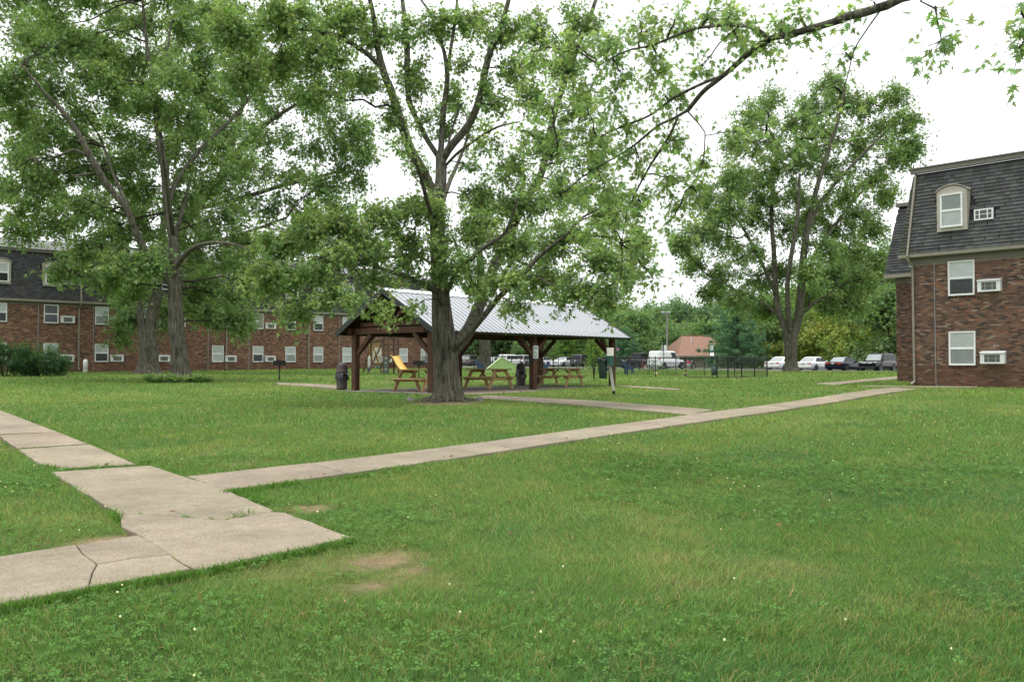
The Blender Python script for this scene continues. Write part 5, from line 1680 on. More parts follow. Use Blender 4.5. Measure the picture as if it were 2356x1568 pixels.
class Tree:
    def __init__(s, name, base, label, group=None, bark='bark', cat='tree'):
        s.base = np.array(base, float)
        s.root = empty(name, base, 0, label, cat, group)
        s.bark = bark
        s.thin = 1.0
        s.lv, s.lf, s.ln = [], [], 0       # limbs
        s.tv, s.tf, s.tn = [], [], 0       # twigs
        s.pts = []                         # attachment points x,y,z,r
        s.P, s.A, s.N, s.S, s.C = [], [], [], [], []
        s.rng = np.random.default_rng(abs(hash(label)) % 1000 if False else sum(map(ord, label)))

    def _add(s, V_, F_, twig):
        if twig: s.tv.append(V_); s.tf.append(F_ + s.tn); s.tn += len(V_)
        else: s.lv.append(V_); s.lf.append(F_ + s.ln); s.ln += len(V_)

    def limb(s, rows, n=10, step=.35, lump=.05, flare=0.0, attach=True):
        """rows (x,y,z,r) in world space"""
        Q = catmull(rows, step)
        P_ = Q[:, :3] - s.base; rad = np.maximum(Q[:, 3], .004).copy()
        wig = s.rng.normal(0, 1, P_.shape) * np.minimum(rad, .04)[:, None] * .05; wig[0] = 0
        P_ = P_ + wig
        V_, F_ = tube_arrays(P_, rad, n, lump, int(s.rng.integers(1000)))
        if flare:
            h = V_[:, 2] - P_[0, 2]
            ang = np.arctan2(V_[:, 1] - P_[0, 1], V_[:, 0] - P_[0, 0])
            k = 1 + flare * np.exp(-np.maximum(h, 0) / .33) * (.7 + .5 * np.sin(ang * 5 + 1) * .6 + .3 * np.sin(ang * 3 + 2))
            V_[:, 0] = P_[0, 0] + (V_[:, 0] - P_[0, 0]) * k; V_[:, 1] = P_[0, 1] + (V_[:, 1] - P_[0, 1]) * k
        s._add(V_, F_, False)
        if attach:
            s.pts.append(np.column_stack([P_, rad]))
        return Q

    def plimb(s, Y, rows, n=10, step=.35, **kw):
        """rows (xd, yd, width in px, dY) read off the photograph, at distance Y + dY"""
        out = []
        for (xd, yd, w, dy) in rows:
            p = at(xd, yd, Y + dy); out.append((*p, w / 2 * (Y + dy) / F * s.thin))
        return s.limb(out, n, step, **kw)

    def near(s, p, up_bias=.6):
        A = np.vstack(s.pts)
        d = A[:, :3] - p
        dist = np.linalg.norm(d, axis=1) + np.maximum(0, d[:, 2]) * up_bias + np.where(A[:, 3] > .25, .8, 0)
        return A[np.argmin(dist)]

    def curve(s, a, b_, ra, rb, lift=.15, sag=0.0, n=5, sides=5, twig=True, jit=.08):
        a = np.asarray(a, float); b_ = np.asarray(b_, float)
        L = np.linalg.norm(b_ - a)
        t_ = np.linspace(0, 1, n)[:, None]
        mid = (a + b_) / 2 + np.array([0, 0, L * lift]) + s.rng.normal(0, jit * L, 3)
        P_ = (1 - t_) ** 2 * a + 2 * t_ * (1 - t_) * mid + t_ ** 2 * b_
        P_ = P_ + np.concatenate([np.zeros((1, 3)), s.rng.normal(0, .02 * L, (n - 1, 3))])
        rad = ra + (rb - ra) * t_[:, 0]
        V_, F_ = tube_arrays(P_, rad, sides)
        s._add(V_, F_, twig)
        return P_

    def spray(s, P_, n_leaf, size, col, frac=.3, droop=.55):
        """leaves in pairs along the outer part of a twig"""
        g = s.rng
        k = len(P_)
        t_ = frac + (1 - frac) * g.random(n_leaf) ** .8
        idx = np.clip(t_ * (k - 1), 0, k - 1.001); i = idx.astype(int); f = (idx - i)[:, None]
        pos = P_[i] * (1 - f) + P_[i + 1] * f
        dirn = unit(P_[np.minimum(i + 1, k - 1)] - P_[i])
        side = unit(g.normal(0, 1, (n_leaf, 3)))
        ax = unit(dirn * .5 + side * .9 + np.array([0, 0, -droop]) * g.uniform(.3, 1.3, (n_leaf, 1)))
        pos = pos + ax * (size * g.uniform(.1, .9, (n_leaf, 1))) + g.normal(0, size * .3, (n_leaf, 3))
        nr = unit(np.array([0, 0, 1.0]) + g.normal(0, .55, (n_leaf, 3)))
        sz = size * g.uniform(.5, 1.4, n_leaf)
        c = np.array(col)[None] * g.uniform(.72, 1.28, (n_leaf, 1)) * (1 + g.normal(0, .05, (n_leaf, 3)))
        s.P.append(pos); s.A.append(ax); s.N.append(nr); s.S.append(sz); s.C.append(np.clip(c, 0.004, .6))

    def blob(s, ctr, rad, n, size, leaves=24, cols=None, hang=.25, twig_r=.007, shell=.5, r2=None):
        """a bough: a branch from the nearest limb into the ellipsoid, twigs spreading through it, leaves on the twigs"""
        g = s.rng
        ctr = np.asarray(ctr, float) - s.base; rad = np.asarray(rad, float)
        a = s.near(ctr - np.array([0, 0, rad[2] * .2]))
        L = np.linalg.norm(ctr - a[:3])
        r0 = min(a[3] * .7, .012 + .011 * L) if r2 is None else r2
        B_ = s.curve(a[:3], ctr, max(r0, .012), max(r0 * .35, .007), .12, n=7, sides=6)
        for _ in range(n):
            d = unit(g.normal(0, 1, 3)); q = ctr + d * rad * g.random() ** shell
            b0 = B_[int(np.clip(len(B_) * g.uniform(.35, 1), 0, len(B_) - 1))]
            cand = B_[g.integers(2, len(B_), 3)]
            b0 = cand[np.argmin(np.linalg.norm(cand - q, axis=1))]
            tw = s.curve(b0, q, twig_r, twig_r * .4, .10, n=4, sides=3)
            col = cols[int(g.integers(len(cols)))]
            col = np.array(col) * g.uniform(.85, 1.15)
            s.spray(tw, int(leaves * .5), size, col, .45)
            for _k in range(3):
                e = tw[-1] + unit(g.normal(0, 1, 3) + np.array([0, 0, -hang])) * g.uniform(.25, .6) * (size / .12)
                t2 = s.curve(tw[int(g.integers(1, 4))], e, twig_r * .6, twig_r * .3, .05, n=3, sides=3)
                s.spray(t2, int(leaves * .25), size, col, .15)

    def pblob(s, Y, xd, yd, rx, ry, n, size, dy=0.0, rz=None, **kw):
        c_ = at(xd, yd, Y + dy); k = (Y + dy) / F
        s.blob(c_, (rx * k, (rz if rz else (rx + ry) / 2 * k), ry * k), n, size, **kw)

    def roots(s, r0, n, reach, seed):
        """surface roots running out from the foot of the trunk"""
        g = random.Random(seed)
        for k in range(n):
            a = 2 * math.pi * (k + g.uniform(-.25, .25)) / n; L = reach * g.uniform(.7, 1.25); b_ = g.uniform(-.3, .3)
            rows = []
            for f, h, rr_ in ((.55, .34, .13), (.95, .12, .105), (1.25, .03, .08), (1.6, -.02, .05), (2.0, -.07, .03)):
                d = r0 * f * (1 if f < 1 else 1 + (L - 1) * (f - .95)); x_, y_ = s.base[0] + d * math.cos(a + b_ * f * .4), s.base[1] + d * math.sin(a + b_ * f * .4)
                rows.append((x_, y_, gz(x_, y_) + h * r0 / .42, rr_ * r0 / .42))
            s.limb(rows, n=8, step=.1, attach=False)

    def finish(s, tmpl=LEAF3, trunk='trunk', singles=0, single_from=None):
        o = link(trunk, np_mesh(trunk, np.vstack(s.lv), np.vstack(s.lf), s.bark, None, True), s.root)
        if s.tv: link('branches', np_mesh('branches', np.vstack(s.tv), np.vstack(s.tf), 'bark_dark', None, True), s.root)
        P_, A_, N_2, S_, C_ = np.vstack(s.P), np.vstack(s.A), np.vstack(s.N), np.concatenate(s.S), np.vstack(s.C)
        if singles:
            d = np.linalg.norm(P_ + s.base - np.array([0, 0, CAM_Z]), axis=1)
            w = P_ + s.base
            vis = (np.abs(w[:, 0] / w[:, 1]) < .58) & ((w[:, 2] - CAM_Z) / w[:, 1] < .41)
            d = np.where(vis, d, 1e9)
            order = np.argsort(d); pick, rest = order[:singles], order[singles:]
            shades = np.unique(np.round(np.linspace(0, len(pick) - 1, 6)).astype(int))
            meshes = []
            for q in shades:
                c_ = C_[pick[q]]
                meshes.append(np_mesh('leaf', tmpl[0], tmpl[1], 'maple_leaf', np.repeat(c_[None], len(tmpl[0]), 0)))
            for j, q in enumerate(pick):
                y = unit(A_[q]); x = unit(np.cross(y, N_2[q])); z = np.cross(x, y)
                lo = link('leaf', meshes[j % len(meshes)], s.root)
                mw_ = Matrix(((x[0], y[0], z[0], P_[q][0]), (x[1], y[1], z[1], P_[q][1]), (x[2], y[2], z[2], P_[q][2]), (0, 0, 0, 1)))
                lo.matrix_basis = mw_ @ Matrix.Scale(float(S_[q]), 4)
            P_, A_, N_2, S_, C_ = P_[rest], A_[rest], N_2[rest], S_[rest], C_[rest]
        cr_ = link('crown', leaves_mesh('crown', P_, A_, N_2, S_, C_, tmpl), s.root)
        if singles: cr_['kind'] = 'stuff'
        return s.root


G1 = [(0.103, 0.151, 0.059), (0.114, 0.164, 0.064), (0.095, 0.142, 0.057), (0.127, 0.172, 0.068), (0.137, 0.178, 0.068), (0.111, 0.160, 0.071)]
G2 = [(0.099, 0.148, 0.059), (0.111, 0.160, 0.064), (0.091, 0.138, 0.057), (0.122, 0.170, 0.066), (0.114, 0.162, 0.072)]
GD = [(0.080, 0.124, 0.052), (0.089, 0.136, 0.057), (0.069, 0.112, 0.050), (0.103, 0.148, 0.061)]
GY = [(0.135, 0.176, 0.072), (0.122, 0.170, 0.068), (0.148, 0.182, 0.077)]

# ---------------- the big maple in front of the pavilion
YC = 24.7
b0 = on_ground(1026, 922)
YC = b0[1]
CT = Tree('maple_tree', (b0[0], b0[1], b0[2] - .05), 'big grey barked maple with many stems in front of the pavilion', 'large maples on the lawn')
CT.thin = .88
CT.plimb(YC, [(1028, 925, 74, 0), (1028, 890, 68, 0), (1026, 830, 64, 0), (1022, 780, 60, 0), (1016, 720, 52, 0), (1012, 650, 45, 0), (1008, 560, 41, 0), (1004, 480, 39, 0), (1002, 432, 38, 0)], n=36, step=.12, lump=.055, flare=.5)
CT.plimb(YC, [(1003, 445, 26, 0), (987, 425, 27, -.1), (970, 390, 27, -.2), (950, 355, 26, -.3), (930, 305, 24, -.4), (916, 259, 23, -.5), (898, 205, 21, -.6), (883, 167, 20, -.7), (866, 95, 15, -.9), (860, 42, 13, -1.0), (849, -10, 11, -1.2), (835, -90, 7, -1.5)], n=16, step=.2)
CT.plimb(YC, [(880, 160, 14, -.7), (850, 128, 14, -1.0), (828, 113, 13, -1.2), (795, 92, 12, -1.5), (762, 79, 10, -1.8), (700, 68, 8, -2.2), (630, 62, 6, -2.6), (550, 56, 4, -3.0)], n=8)
CT.plimb(YC, [(1008, 450, 30, 0), (1014, 420, 30, .2), (1015, 385, 29, .3), (1014, 360, 28, .4)], n=16, step=.2)
CT.plimb(YC, [(1012, 365, 15, .4), (985, 325, 14, .5), (962, 280, 13, .6), (942, 235, 15, .6), (937, 180, 15, .6), (937, 125, 16, .7), (932, 60, 13, .8), (927, 10, 11, .9), (915, -70, 7, 1.0)], n=12, step=.2)
CT.plimb(YC, [(1013, 365, 17, .4), (1017, 300, 16, .6), (1021, 250, 15, .8), (1029, 180, 13, 1.0), (1022, 120, 10, 1.2), (1008, 83, 8, 1.3), (992, 35, 7, 1.4), (962, -10, 5, 1.6)], n=10, step=.22)
CT.plimb(YC, [(1028, 180, 9, 1.0), (1036, 120, 9, 1.0), (1048, 40, 8, 1.2), (1055, -40, 5, 1.4)], n=8)
CT.plimb(YC, [(1016, 372, 20, .4), (1035, 340, 21, .2), (1075, 292, 20, 0), (1094, 255, 20, -.2), (1108, 209, 19, -.3), (1116, 165, 18, -.4), (1128, 120, 16, -.5), (1150, 70, 14, -.7), (1166, 17, 12, -.9), (1185, -60, 8, -1.2)], n=14, step=.2)
CT.plimb(YC, [(1022, 385, 8, .3), (1050, 355, 8, -.2), (1095, 321, 7, -.8), (1145, 292, 6, -1.4), (1195, 280, 4, -2.0)], n=7)
CT.plimb(YC, [(1030, 335, 5, .3), (1055, 250, 5, .3), (1068, 236, 4, .2)], n=6)
# right hand leaning stem and its boughs
CT.plimb(YC, [(1030, 830, 30, .1), (1046, 800, 38, .2), (1072, 768, 36, .4), (1087, 740, 33, .6), (1104, 700, 30, .8), (1120, 655, 28, 1.0), (1138, 610, 26, 1.2), (1160, 565, 24, 1.5), (1190, 501, 22, 1.8), (1222, 440, 20, 2.0), (1246, 396, 20, 2.2), (1262, 320, 18, 2.5), (1278, 250, 17, 2.8), (1304, 175, 15, 3.0), (1335, 95, 12, 3.2), (1371, 0, 10, 3.5), (1390, -80, 6, 3.8)], n=18, step=.2)
CT.plimb(YC, [(1040, 806, 18, -.1), (1053, 792, 18, -.4), (1075, 770, 17, -.7), (1103, 739, 16, -1.0), (1153, 679, 14, -1.5), (1197, 638, 12, -2.0), (1240, 590, 11, -2.4), (1275, 562, 10, -2.8), (1304, 539, 9, -3.1), (1340, 500, 6, -3.5), (1400, 470, 4, -4)], n=10, step=.22)
CT.plimb(YC, [(1203, 636, 7, -2.0), (1233, 634, 6, -2.3), (1257, 650, 5, -2.6), (1290, 660, 3, -3)], n=6)
CT.plimb(YC, [(1018, 702, 16, -.2), (1037, 651, 14, -.6), (1068, 615, 13, -1.0), (1104, 576, 12, -1.4), (1135, 555, 10, -1.7), (1158, 539, 9, -1.9), (1179, 497, 6, -2.2), (1190, 460, 4, -2.4)], n=9, step=.22)
CT.plimb(YC, [(1008, 672, 15, -.1), (987, 662, 14, -.4), (937, 636, 12, -1.0), (887, 621, 10, -1.5), (853, 609, 9, -1.9), (825, 598, 7, -2.2), (787, 602, 5, -2.6), (740, 590, 4, -3.0)], n=9, step=.22)
CT.plimb(YC, [(853, 609, 6, -1.9), (800, 585, 6, -1.6), (735, 560, 5, -1.3), (670, 540, 3, -1.0)], n=7)
CT.plimb(YC, [(1000, 610, 9, .2), (960, 590, 8, .7), (900, 590, 7, 1.2), (850, 610, 5, 1.6)], n=7)
# boughs toward and away from the viewer keep the crown round
CT.plimb(YC, [(1005, 560, 16, .2), (1010, 500, 14, 2.0), (1030, 430, 12, 3.6), (1060, 360, 9, 5.0), (1080, 300, 5, 6.2)], n=8)
CT.plimb(YC, [(1005, 520, 14, -.2), (985, 470, 12, -1.8), (960, 380, 9, -3.2), (930, 300, 6, -4.2)], n=8)
CT.roots(.40, 7, 1.7, 3)
SZ = .122
for (x, y, rx, ry, n, dy) in ((540, 70, 90, 60, 26, -3), (650, 40, 90, 55, 28, -2.4), (740, 130, 80, 55, 26, -2), (640, 150, 80, 50, 22, -1.5), (790, 40, 70, 50, 24, -1.5), (840, 190, 50, 40, 12, -1.0), (860, 90, 50, 50, 14, -.6), (720, 210, 70, 40, 16, -2.2),
                              (560, 180, 80, 60, 20, -2.5), (930, 60, 60, 60, 14, .6), (960, 170, 50, 50, 10, .8), (1010, 60, 60, 60, 16, 1.2), (1080, 40, 60, 45, 16, 1), (1150, 60, 70, 55, 18, -.6), (1060, 140, 35, 35, 6, .8), (975, 280, 40, 40, 6, .6),
                              (905, 290, 25, 50, 5, -.4), (1180, 160, 60, 60, 14, .5), (1145, 240, 50, 40, 8, .5), (1240, 60, 80, 60, 22, 2), (1330, 50, 80, 60, 24, 3), (1300, 150, 80, 60, 22, 3), (1230, 230, 70, 60, 18, 2.2), (1340, 250, 80, 60, 20, 3),
                              (1270, 330, 80, 60, 22, 2.5), (1180, 380, 70, 60, 18, 1.8), (1110, 450, 60, 50, 20, .6), (1200, 470, 80, 55, 26, 1), (1300, 440, 80, 60, 24, 2), (1380, 360, 80, 70, 22, 2), (1400, 470, 80, 60, 24, -2), (1100, 520, 60, 45, 20, -.6),
                              (1180, 560, 80, 45, 24, -1), (1290, 550, 80, 50, 24, -2), (1370, 590, 70, 50, 18, -3), (1230, 640, 80, 40, 20, -2), (1310, 670, 70, 40, 16, -3), (1390, 690, 50, 40, 12, -3.4), (1150, 640, 50, 35, 10, -1.5), (1430, 620, 60, 60, 14, -3.5),
                              (1180, 700, 50, 30, 7, -2), (1100, 660, 40, 30, 7, -1), (1010, 480, 35, 40, 8, -1.0), (1010, 560, 30, 40, 8, -1.0), (1012, 630, 30, 30, 6, -.9), (950, 480, 60, 40, 18, -.6), (880, 500, 70, 45, 22, -1.2), (800, 520, 70, 45, 24, -2),
                              (720, 520, 70, 45, 24, -2), (650, 560, 70, 45, 22, -1.5), (930, 560, 60, 40, 18, -.6), (850, 570, 70, 40, 22, -1.8), (770, 590, 70, 40, 22, -2.6), (700, 630, 70, 40, 20, -2.6), (620, 640, 70, 45, 22, -2), (860, 640, 50, 25, 9, -2), (930, 615, 40, 25, 8, -1),
                              (760, 680, 50, 30, 10, -3), (690, 710, 50, 30, 10, -2.8), (815, 690, 25, 35, 5, -3.2), (880, 700, 20, 45, 5, -3.0), (1470, 560, 60, 60, 12, -3), (1080, 380, 40, 30, 4, .4), (1120, 330, 40, 25, 4, -1), (1060, 600, 35, 30, 8, -1.2), (960, 700, 25, 30, 3, -1.5),
                              (1030, 300, 25, 60, 6, .9), (1040, 220, 30, 50, 6, .9), (945, 200, 30, 60, 7, .6), (900, 240, 25, 60, 6, -.6), (1110, 190, 30, 50, 6, -.4), (960, 380, 22, 50, 5, -.3), (1090, 300, 60, 60, 8, 5.5), (1050, 230, 60, 60, 8, 5), (930, 330, 30, 40, 4, -4)):
    CT.pblob(YC, x, y, rx * .92, ry * .9, int(n * 1.15), SZ, dy, cols=G1 * 3 + GY, leaves=62)
CT.finish(LEAF3)

# ---------------- left maple in front of the long building
b0 = on_ground(416, 879); Y2 = b0[1]
T2 = Tree('maple_tree', (b0[0], b0[1], b0[2] - .05), 'tall maple ringed by hostas left of the pavilion', 'large maples on the lawn')
T2.thin = .92
T2.plimb(Y2, [(416, 884, 50, 0), (415, 850, 45, 0), (411, 810, 41, 0), (405, 740, 36, 0), (402, 680, 34, 0), (403, 650, 36, 0)], n=28, step=.16, lump=.055, flare=.35)
T2.plimb(Y2, [(405, 660, 26, 0), (408, 620, 25, 0), (400, 560, 22, 0), (392, 522, 21, 0), (386, 472, 20, 0), (376, 376, 18, 0), (363, 292, 16, 0), (355, 215, 14, 0), (346, 159, 10, 0), (335, 80, 8, 0), (328, 0, 6, 0)], n=14)
T2.plimb(Y2, [(356, 225, 9, 0), (370, 185, 9, .2), (380, 159, 8, .4), (386, 108, 6, .5), (395, 40, 4, .8)], n=7)
T2.plimb(Y2, [(402, 665, 22, 0), (385, 640, 20, -.3), (350, 606, 19, -.6), (325, 560, 18, -1), (309, 526, 17, -1.3), (292, 480, 17, -1.6), (250, 430, 16, -2), (217, 376, 15, -2.3), (179, 305, 13, -2.6), (138, 250, 11, -3), (100, 210, 8, -3.3), (50, 150, 5, -3.6)], n=12)
T2.plimb(Y2, [(305, 515, 10, -1.3), (285, 455, 9, -1), (262, 405, 8, -.6), (240, 340, 6, -.2)], n=7)
T2.plimb(Y2, [(205, 360, 9, -2.3), (170, 345, 8, -2.4), (130, 360, 6, -2.6), (70, 365, 4, -3)], n=7)
T2.plimb(Y2, [(228, 398, 7, -2), (200, 400, 6, -2.3), (165, 405, 4, -2.6)], n=6)
T2.plimb(Y2, [(390, 462, 12, 0), (405, 420, 12, .4), (447, 359, 11, 1), (492, 313, 10, 1.6), (538, 267, 9, 2.2), (580, 220, 6, 2.6), (620, 170, 4, 3)], n=9)
T2.plimb(Y2, [(404, 620, 12, 0), (430, 580, 11, -1), (470, 560, 9, -2), (530, 560, 6, -3), (590, 580, 4, -3.6)], n=8)
T2.plimb(Y2, [(398, 540, 12, 0), (390, 480, 10, -2.0), (380, 400, 8, -3.6), (370, 330, 5, -5)], n=8)
T2.plimb(Y2, [(398, 560, 12, 0), (420, 480, 10, 2.4), (440, 400, 8, 4.4), (450, 320, 5, 6)], n=8)
T2.roots(.40, 6, 1.4, 5)
S2 = .185
rr = random.Random(21)
spots2 = [(150, 120, 60, 50), (240, 120, 50, 45), (60, 300, 60, 50), (160, 330, 60, 50), (90, 390, 60, 50), (380, 250, 60, 50), (450, 180, 60, 50), (300, 380, 60, 50), (530, 90, 60, 50), (30, -20, 60, 50), (110, -30, 70, 50), (200, -20, 50, 45), (290, -30, 70, 50), (390, -20, 70, 55), (470, 20, 70, 55), (190, 90, 30, 25), (90, 110, 60, 50), (10, 200, 50, 60), (360, 120, 60, 50), (10, 440, 40, 50), (40, 60, 60, 60), (120, 40, 70, 50), (60, 160, 70, 60), (30, 260, 60, 60), (120, 200, 70, 55), (110, 300, 70, 55), (40, 360, 60, 60), (150, 400, 70, 55), (60, 450, 70, 55), (180, 260, 60, 50), (210, 180, 50, 45), (250, 40, 60, 45), (330, 40, 70, 55), (420, 60, 70, 60),
          (300, 130, 70, 55), (260, 210, 50, 45), (330, 230, 60, 50), (400, 170, 70, 55), (470, 120, 70, 60), (430, 270, 70, 55), (500, 230, 70, 60), (560, 150, 70, 60), (270, 310, 60, 50), (340, 340, 60, 50), (420, 370, 60, 50), (500, 330, 70, 55), (240, 400, 50, 45), (310, 430, 60, 45), (200, 480, 70, 45),
          (120, 520, 70, 40), (260, 530, 60, 40), (190, 570, 60, 35), (330, 520, 60, 45), (420, 470, 70, 50), (490, 420, 70, 50), (560, 380, 70, 55), (450, 560, 70, 45), (520, 500, 70, 50), (520, 600, 70, 45), (580, 560, 70, 50), (270, 610, 60, 35), (340, 600, 50, 35), (470, 650, 60, 40), (540, 680, 60, 40),
          (590, 640, 60, 40), (500, 720, 50, 35), (560, 740, 40, 30), (450, 700, 30, 30), (240, 640, 40, 25), (40, 530, 60, 35), (300, 660, 40, 25), (150, 620, 50, 25)]
for (x, y, rx, ry) in spots2:
    T2.pblob(Y2, x, y, rx, ry, 23, S2, rr.uniform(-1.6, 5), cols=G2 * 2 + G1, leaves=52, twig_r=.009)
T2.finish(LEAF3)

# ---------------- third maple, closer to the long building
b0 = on_ground(341, 858); Y3 = b0[1]
Y3 = 55.0; p = at(341, 858, Y3); b0 = np.array([p[0], Y3, gz(p[0], Y3)])
T3 = Tree('maple_tree', (b0[0], b0[1], b0[2] - .05), 'thick trunked maple close to the long brick building', 'large maples on the lawn')
yb = 784 + 51.5 + (CAM_Z - b0[2]) * F / Y3
T3.plimb(Y3, [(341, yb + 3, 52, 0), (341, yb - 25, 44, 0), (342, yb - 60, 42, 0), (340, 770, 40, 0), (338, 750, 38, 0)], n=24, step=.2, lump=.06, flare=.4)
T3.plimb(Y3, [(342, 765, 26, 0), (350, 720, 24, 0), (358, 690, 22, 0), (366, 640, 20, 0), (400, 560, 20, .5), (450, 480, 20, 1), (500, 420, 20, 1.5), (517, 388, 20, 2), (530, 340, 17, 2), (543, 292, 14, 2.2), (555, 250, 11, 2.4), (570, 190, 7, 2.6), (580, 120, 5, 3)], n=12)
T3.plimb(Y3, [(516, 392, 15, 2), (545, 350, 14, 1.6), (584, 309, 12, 1.2), (626, 275, 10, .8), (672, 246, 8, .4), (720, 220, 5, 0)], n=9)
T3.plimb(Y3, [(338, 765, 20, 0), (326, 740, 18, -.2), (318, 700, 16, -.4), (300, 620, 14, -.8), (285, 560, 12, -1.2), (250, 510, 9, -2), (230, 470, 6, -2.5)], n=9)
T3.plimb(Y3, [(366, 640, 16, 0), (372, 560, 15, 1), (380, 470, 13, 2), (385, 380, 10, 2.6), (390, 280, 6, 3)], n=9)
T3.plimb(Y3, [(450, 480, 12, 1), (540, 460, 11, 2), (640, 430, 9, 3), (720, 410, 7, 3.5), (790, 390, 5, 4)], n=9)
T3.plimb(Y3, [(400, 560, 12, .5), (480, 560, 10, .5), (580, 530, 8, .5), (660, 500, 5, .5)], n=9)
rr = random.Random(31)
T3.roots(.55, 7, 1.4, 7)
spots3 = [(100, 60, 70, 50), (250, 150, 70, 50), (60, 230, 70, 60), (480, 60, 70, 50), (500, 280, 70, 50), (760, 80, 60, 50), (520, 20, 80, 55), (700, 30, 80, 55), (620, 150, 80, 60), (800, 180, 50, 40), (520, 390, 70, 50), (840, 350, 25, 40), (600, 60, 80, 60), (680, 120, 80, 60), (600, 230, 80, 60), (690, 220, 80, 60), (760, 260, 70, 60), (560, 300, 70, 55), (640, 310, 80, 55), (720, 330, 80, 55), (790, 340, 60, 60), (820, 290, 45, 45), (600, 390, 80, 55), (680, 400, 80, 55), (750, 420, 70, 50), (810, 400, 40, 45), (560, 460, 70, 50),
          (640, 480, 80, 50), (720, 490, 70, 45), (780, 480, 50, 40), (470, 200, 70, 60), (400, 320, 70, 60), (340, 180, 70, 60), (420, 80, 70, 60), (310, 480, 70, 50), (250, 560, 60, 45), (380, 560, 60, 45), (300, 690, 40, 45), (330, 640, 45, 35), (220, 450, 70, 50), (200, 330, 70, 60), (130, 460, 70, 50), (390, 450, 60, 50),
          (280, 250, 70, 60), (200, 100, 60, 40), (300, 730, 25, 30), (390, 720, 35, 40), (460, 520, 60, 50), (560, 560, 60, 40), (640, 560, 60, 40), (690, 560, 60, 35), (440, 630, 45, 40), (100, 600, 50, 30), (280, 760, 20, 25)]
for (x, y, rx, ry) in spots3:
    T3.pblob(Y3, x, y, rx, ry, 19, .24, rr.uniform(-1.5, 5), cols=G2 * 2 + GD, leaves=54, twig_r=.011)
T3.finish(LEAF3)

# ---------------- maple behind the dog park on the right
Y5 = 72.0; p = at(1820, 858, Y5); b0 = np.array([p[0], Y5, gz(p[0], Y5)])
T5 = Tree('maple_tree', (b0[0], b0[1], b0[2] - .06), 'tall round crowned maple standing before the parked white sedans', 'large maples on the lawn')
yb = 835.5 + (CAM_Z - b0[2]) * F / Y5
T5.plimb(Y5, [(1820, yb + 3, 36, 0), (1820, yb - 14, 30, 0), (1820, 830, 27, 0), (1819, 795, 28, 0), (1816, 768, 34, 0)], n=24, step=.25, lump=.06, flare=.7)
T5.plimb(Y5, [(1824, 780, 18, 0), (1835, 740, 20, 0), (1842, 690, 19, -.3), (1846, 620, 17, -.5), (1852, 560, 15, -.8), (1862, 500, 13, -1), (1880, 430, 11, -1.3), (1905, 350, 9, -1.6), (1930, 270, 6, -2), (1945, 200, 4, -2)], n=12)
T5.plimb(Y5, [(1812, 775, 14, 0), (1800, 740, 15, .3), (1788, 700, 14, .6), (1783, 640, 13, .8), (1780, 570, 11, 1), (1775, 500, 10, 1.2), (1780, 420, 8, 1.4), (1790, 330, 5, 1.6)], n=10)
T5.plimb(Y5, [(1818, 770, 12, 0), (1814, 720, 12, -.8), (1812, 650, 11, -1.6), (1822, 580, 10, -2.2), (1835, 500, 8, -2.8), (1840, 400, 6, -3.2)], n=9)
T5.plimb(Y5, [(1786, 680, 9, .6), (1760, 620, 8, .2), (1730, 560, 7, -.2), (1700, 510, 5, -.6), (1670, 480, 4, -1)], n=8)
T5.plimb(Y5, [(1848, 640, 10, -.4), (1875, 590, 9, .4), (1905, 540, 8, 1.2), (1950, 480, 6, 2), (2000, 420, 4, 2.6)], n=8)
T5.plimb(Y5, [(1860, 520, 9, -.9), (1900, 450, 8, -.4), (1960, 380, 6, 0), (2030, 310, 5, .4), (2080, 260, 3, .8)], n=8)
T5.plimb(Y5, [(1838, 730, 8, 0), (1870, 700, 7, -.6), (1900, 680, 5, -1), (1930, 660, 3, -1.4)], n=7)
T5.plimb(Y5, [(1800, 735, 7, .3), (1760, 700, 6, .3), (1700, 670, 5, 0), (1640, 640, 3, -.4)], n=7)
rr = random.Random(41)
T5.roots(.52, 7, 1.5, 9)
spots5 = [(1880, 340, 60, 45), (1950, 440, 60, 45), (1790, 380, 60, 45), (2040, 450, 35, 40), (1700, 430, 50, 45), (1860, 500, 50, 40), (1940, 530, 60, 45), (1760, 460, 50, 40), (1640, 500, 50, 45), (1910, 190, 35, 30), (1940, 230, 45, 35), (1870, 240, 50, 40), (1990, 250, 45, 40), (2060, 220, 40, 35), (2090, 280, 35, 40), (2100, 340, 30, 35), (2040, 300, 45, 40), (2060, 360, 45, 40), (1980, 330, 60, 45), (1900, 300, 60, 45), (1820, 280, 55, 45), (1770, 230, 40, 40), (1720, 270, 45, 45), (1690, 330, 40, 40),
          (1750, 330, 55, 45), (1830, 360, 60, 45), (1920, 390, 60, 45), (2000, 410, 55, 45), (1680, 400, 45, 45), (1750, 410, 60, 45), (1830, 440, 60, 45), (1900, 470, 60, 45), (1970, 490, 60, 45), (2010, 530, 40, 45), (1680, 480, 55, 45), (1620, 450, 40, 40), (1740, 500, 60, 45), (1820, 530, 50, 40), (1900, 560, 55, 45), (1970, 580, 55, 45),
          (1650, 560, 55, 45), (1600, 530, 45, 40), (1720, 580, 55, 40), (1590, 600, 35, 35), (1660, 630, 55, 35), (1740, 650, 50, 35), (1920, 640, 55, 40), (1990, 650, 50, 45), (1870, 620, 40, 35), (1700, 690, 45, 28), (1950, 700, 45, 30), (1760, 710, 35, 22), (1900, 700, 40, 28), (1640, 670, 35, 22), (2020, 600, 35, 45), (1860, 680, 30, 25), (1800, 620, 35, 30), (1560, 560, 25, 25)]
for (x, y, rx, ry) in spots5:
    T5.pblob(Y5, x, y, rx, ry, 27, .26, rr.uniform(-2.5, 6), cols=G2 * 2 + G1, leaves=52, twig_r=.012)
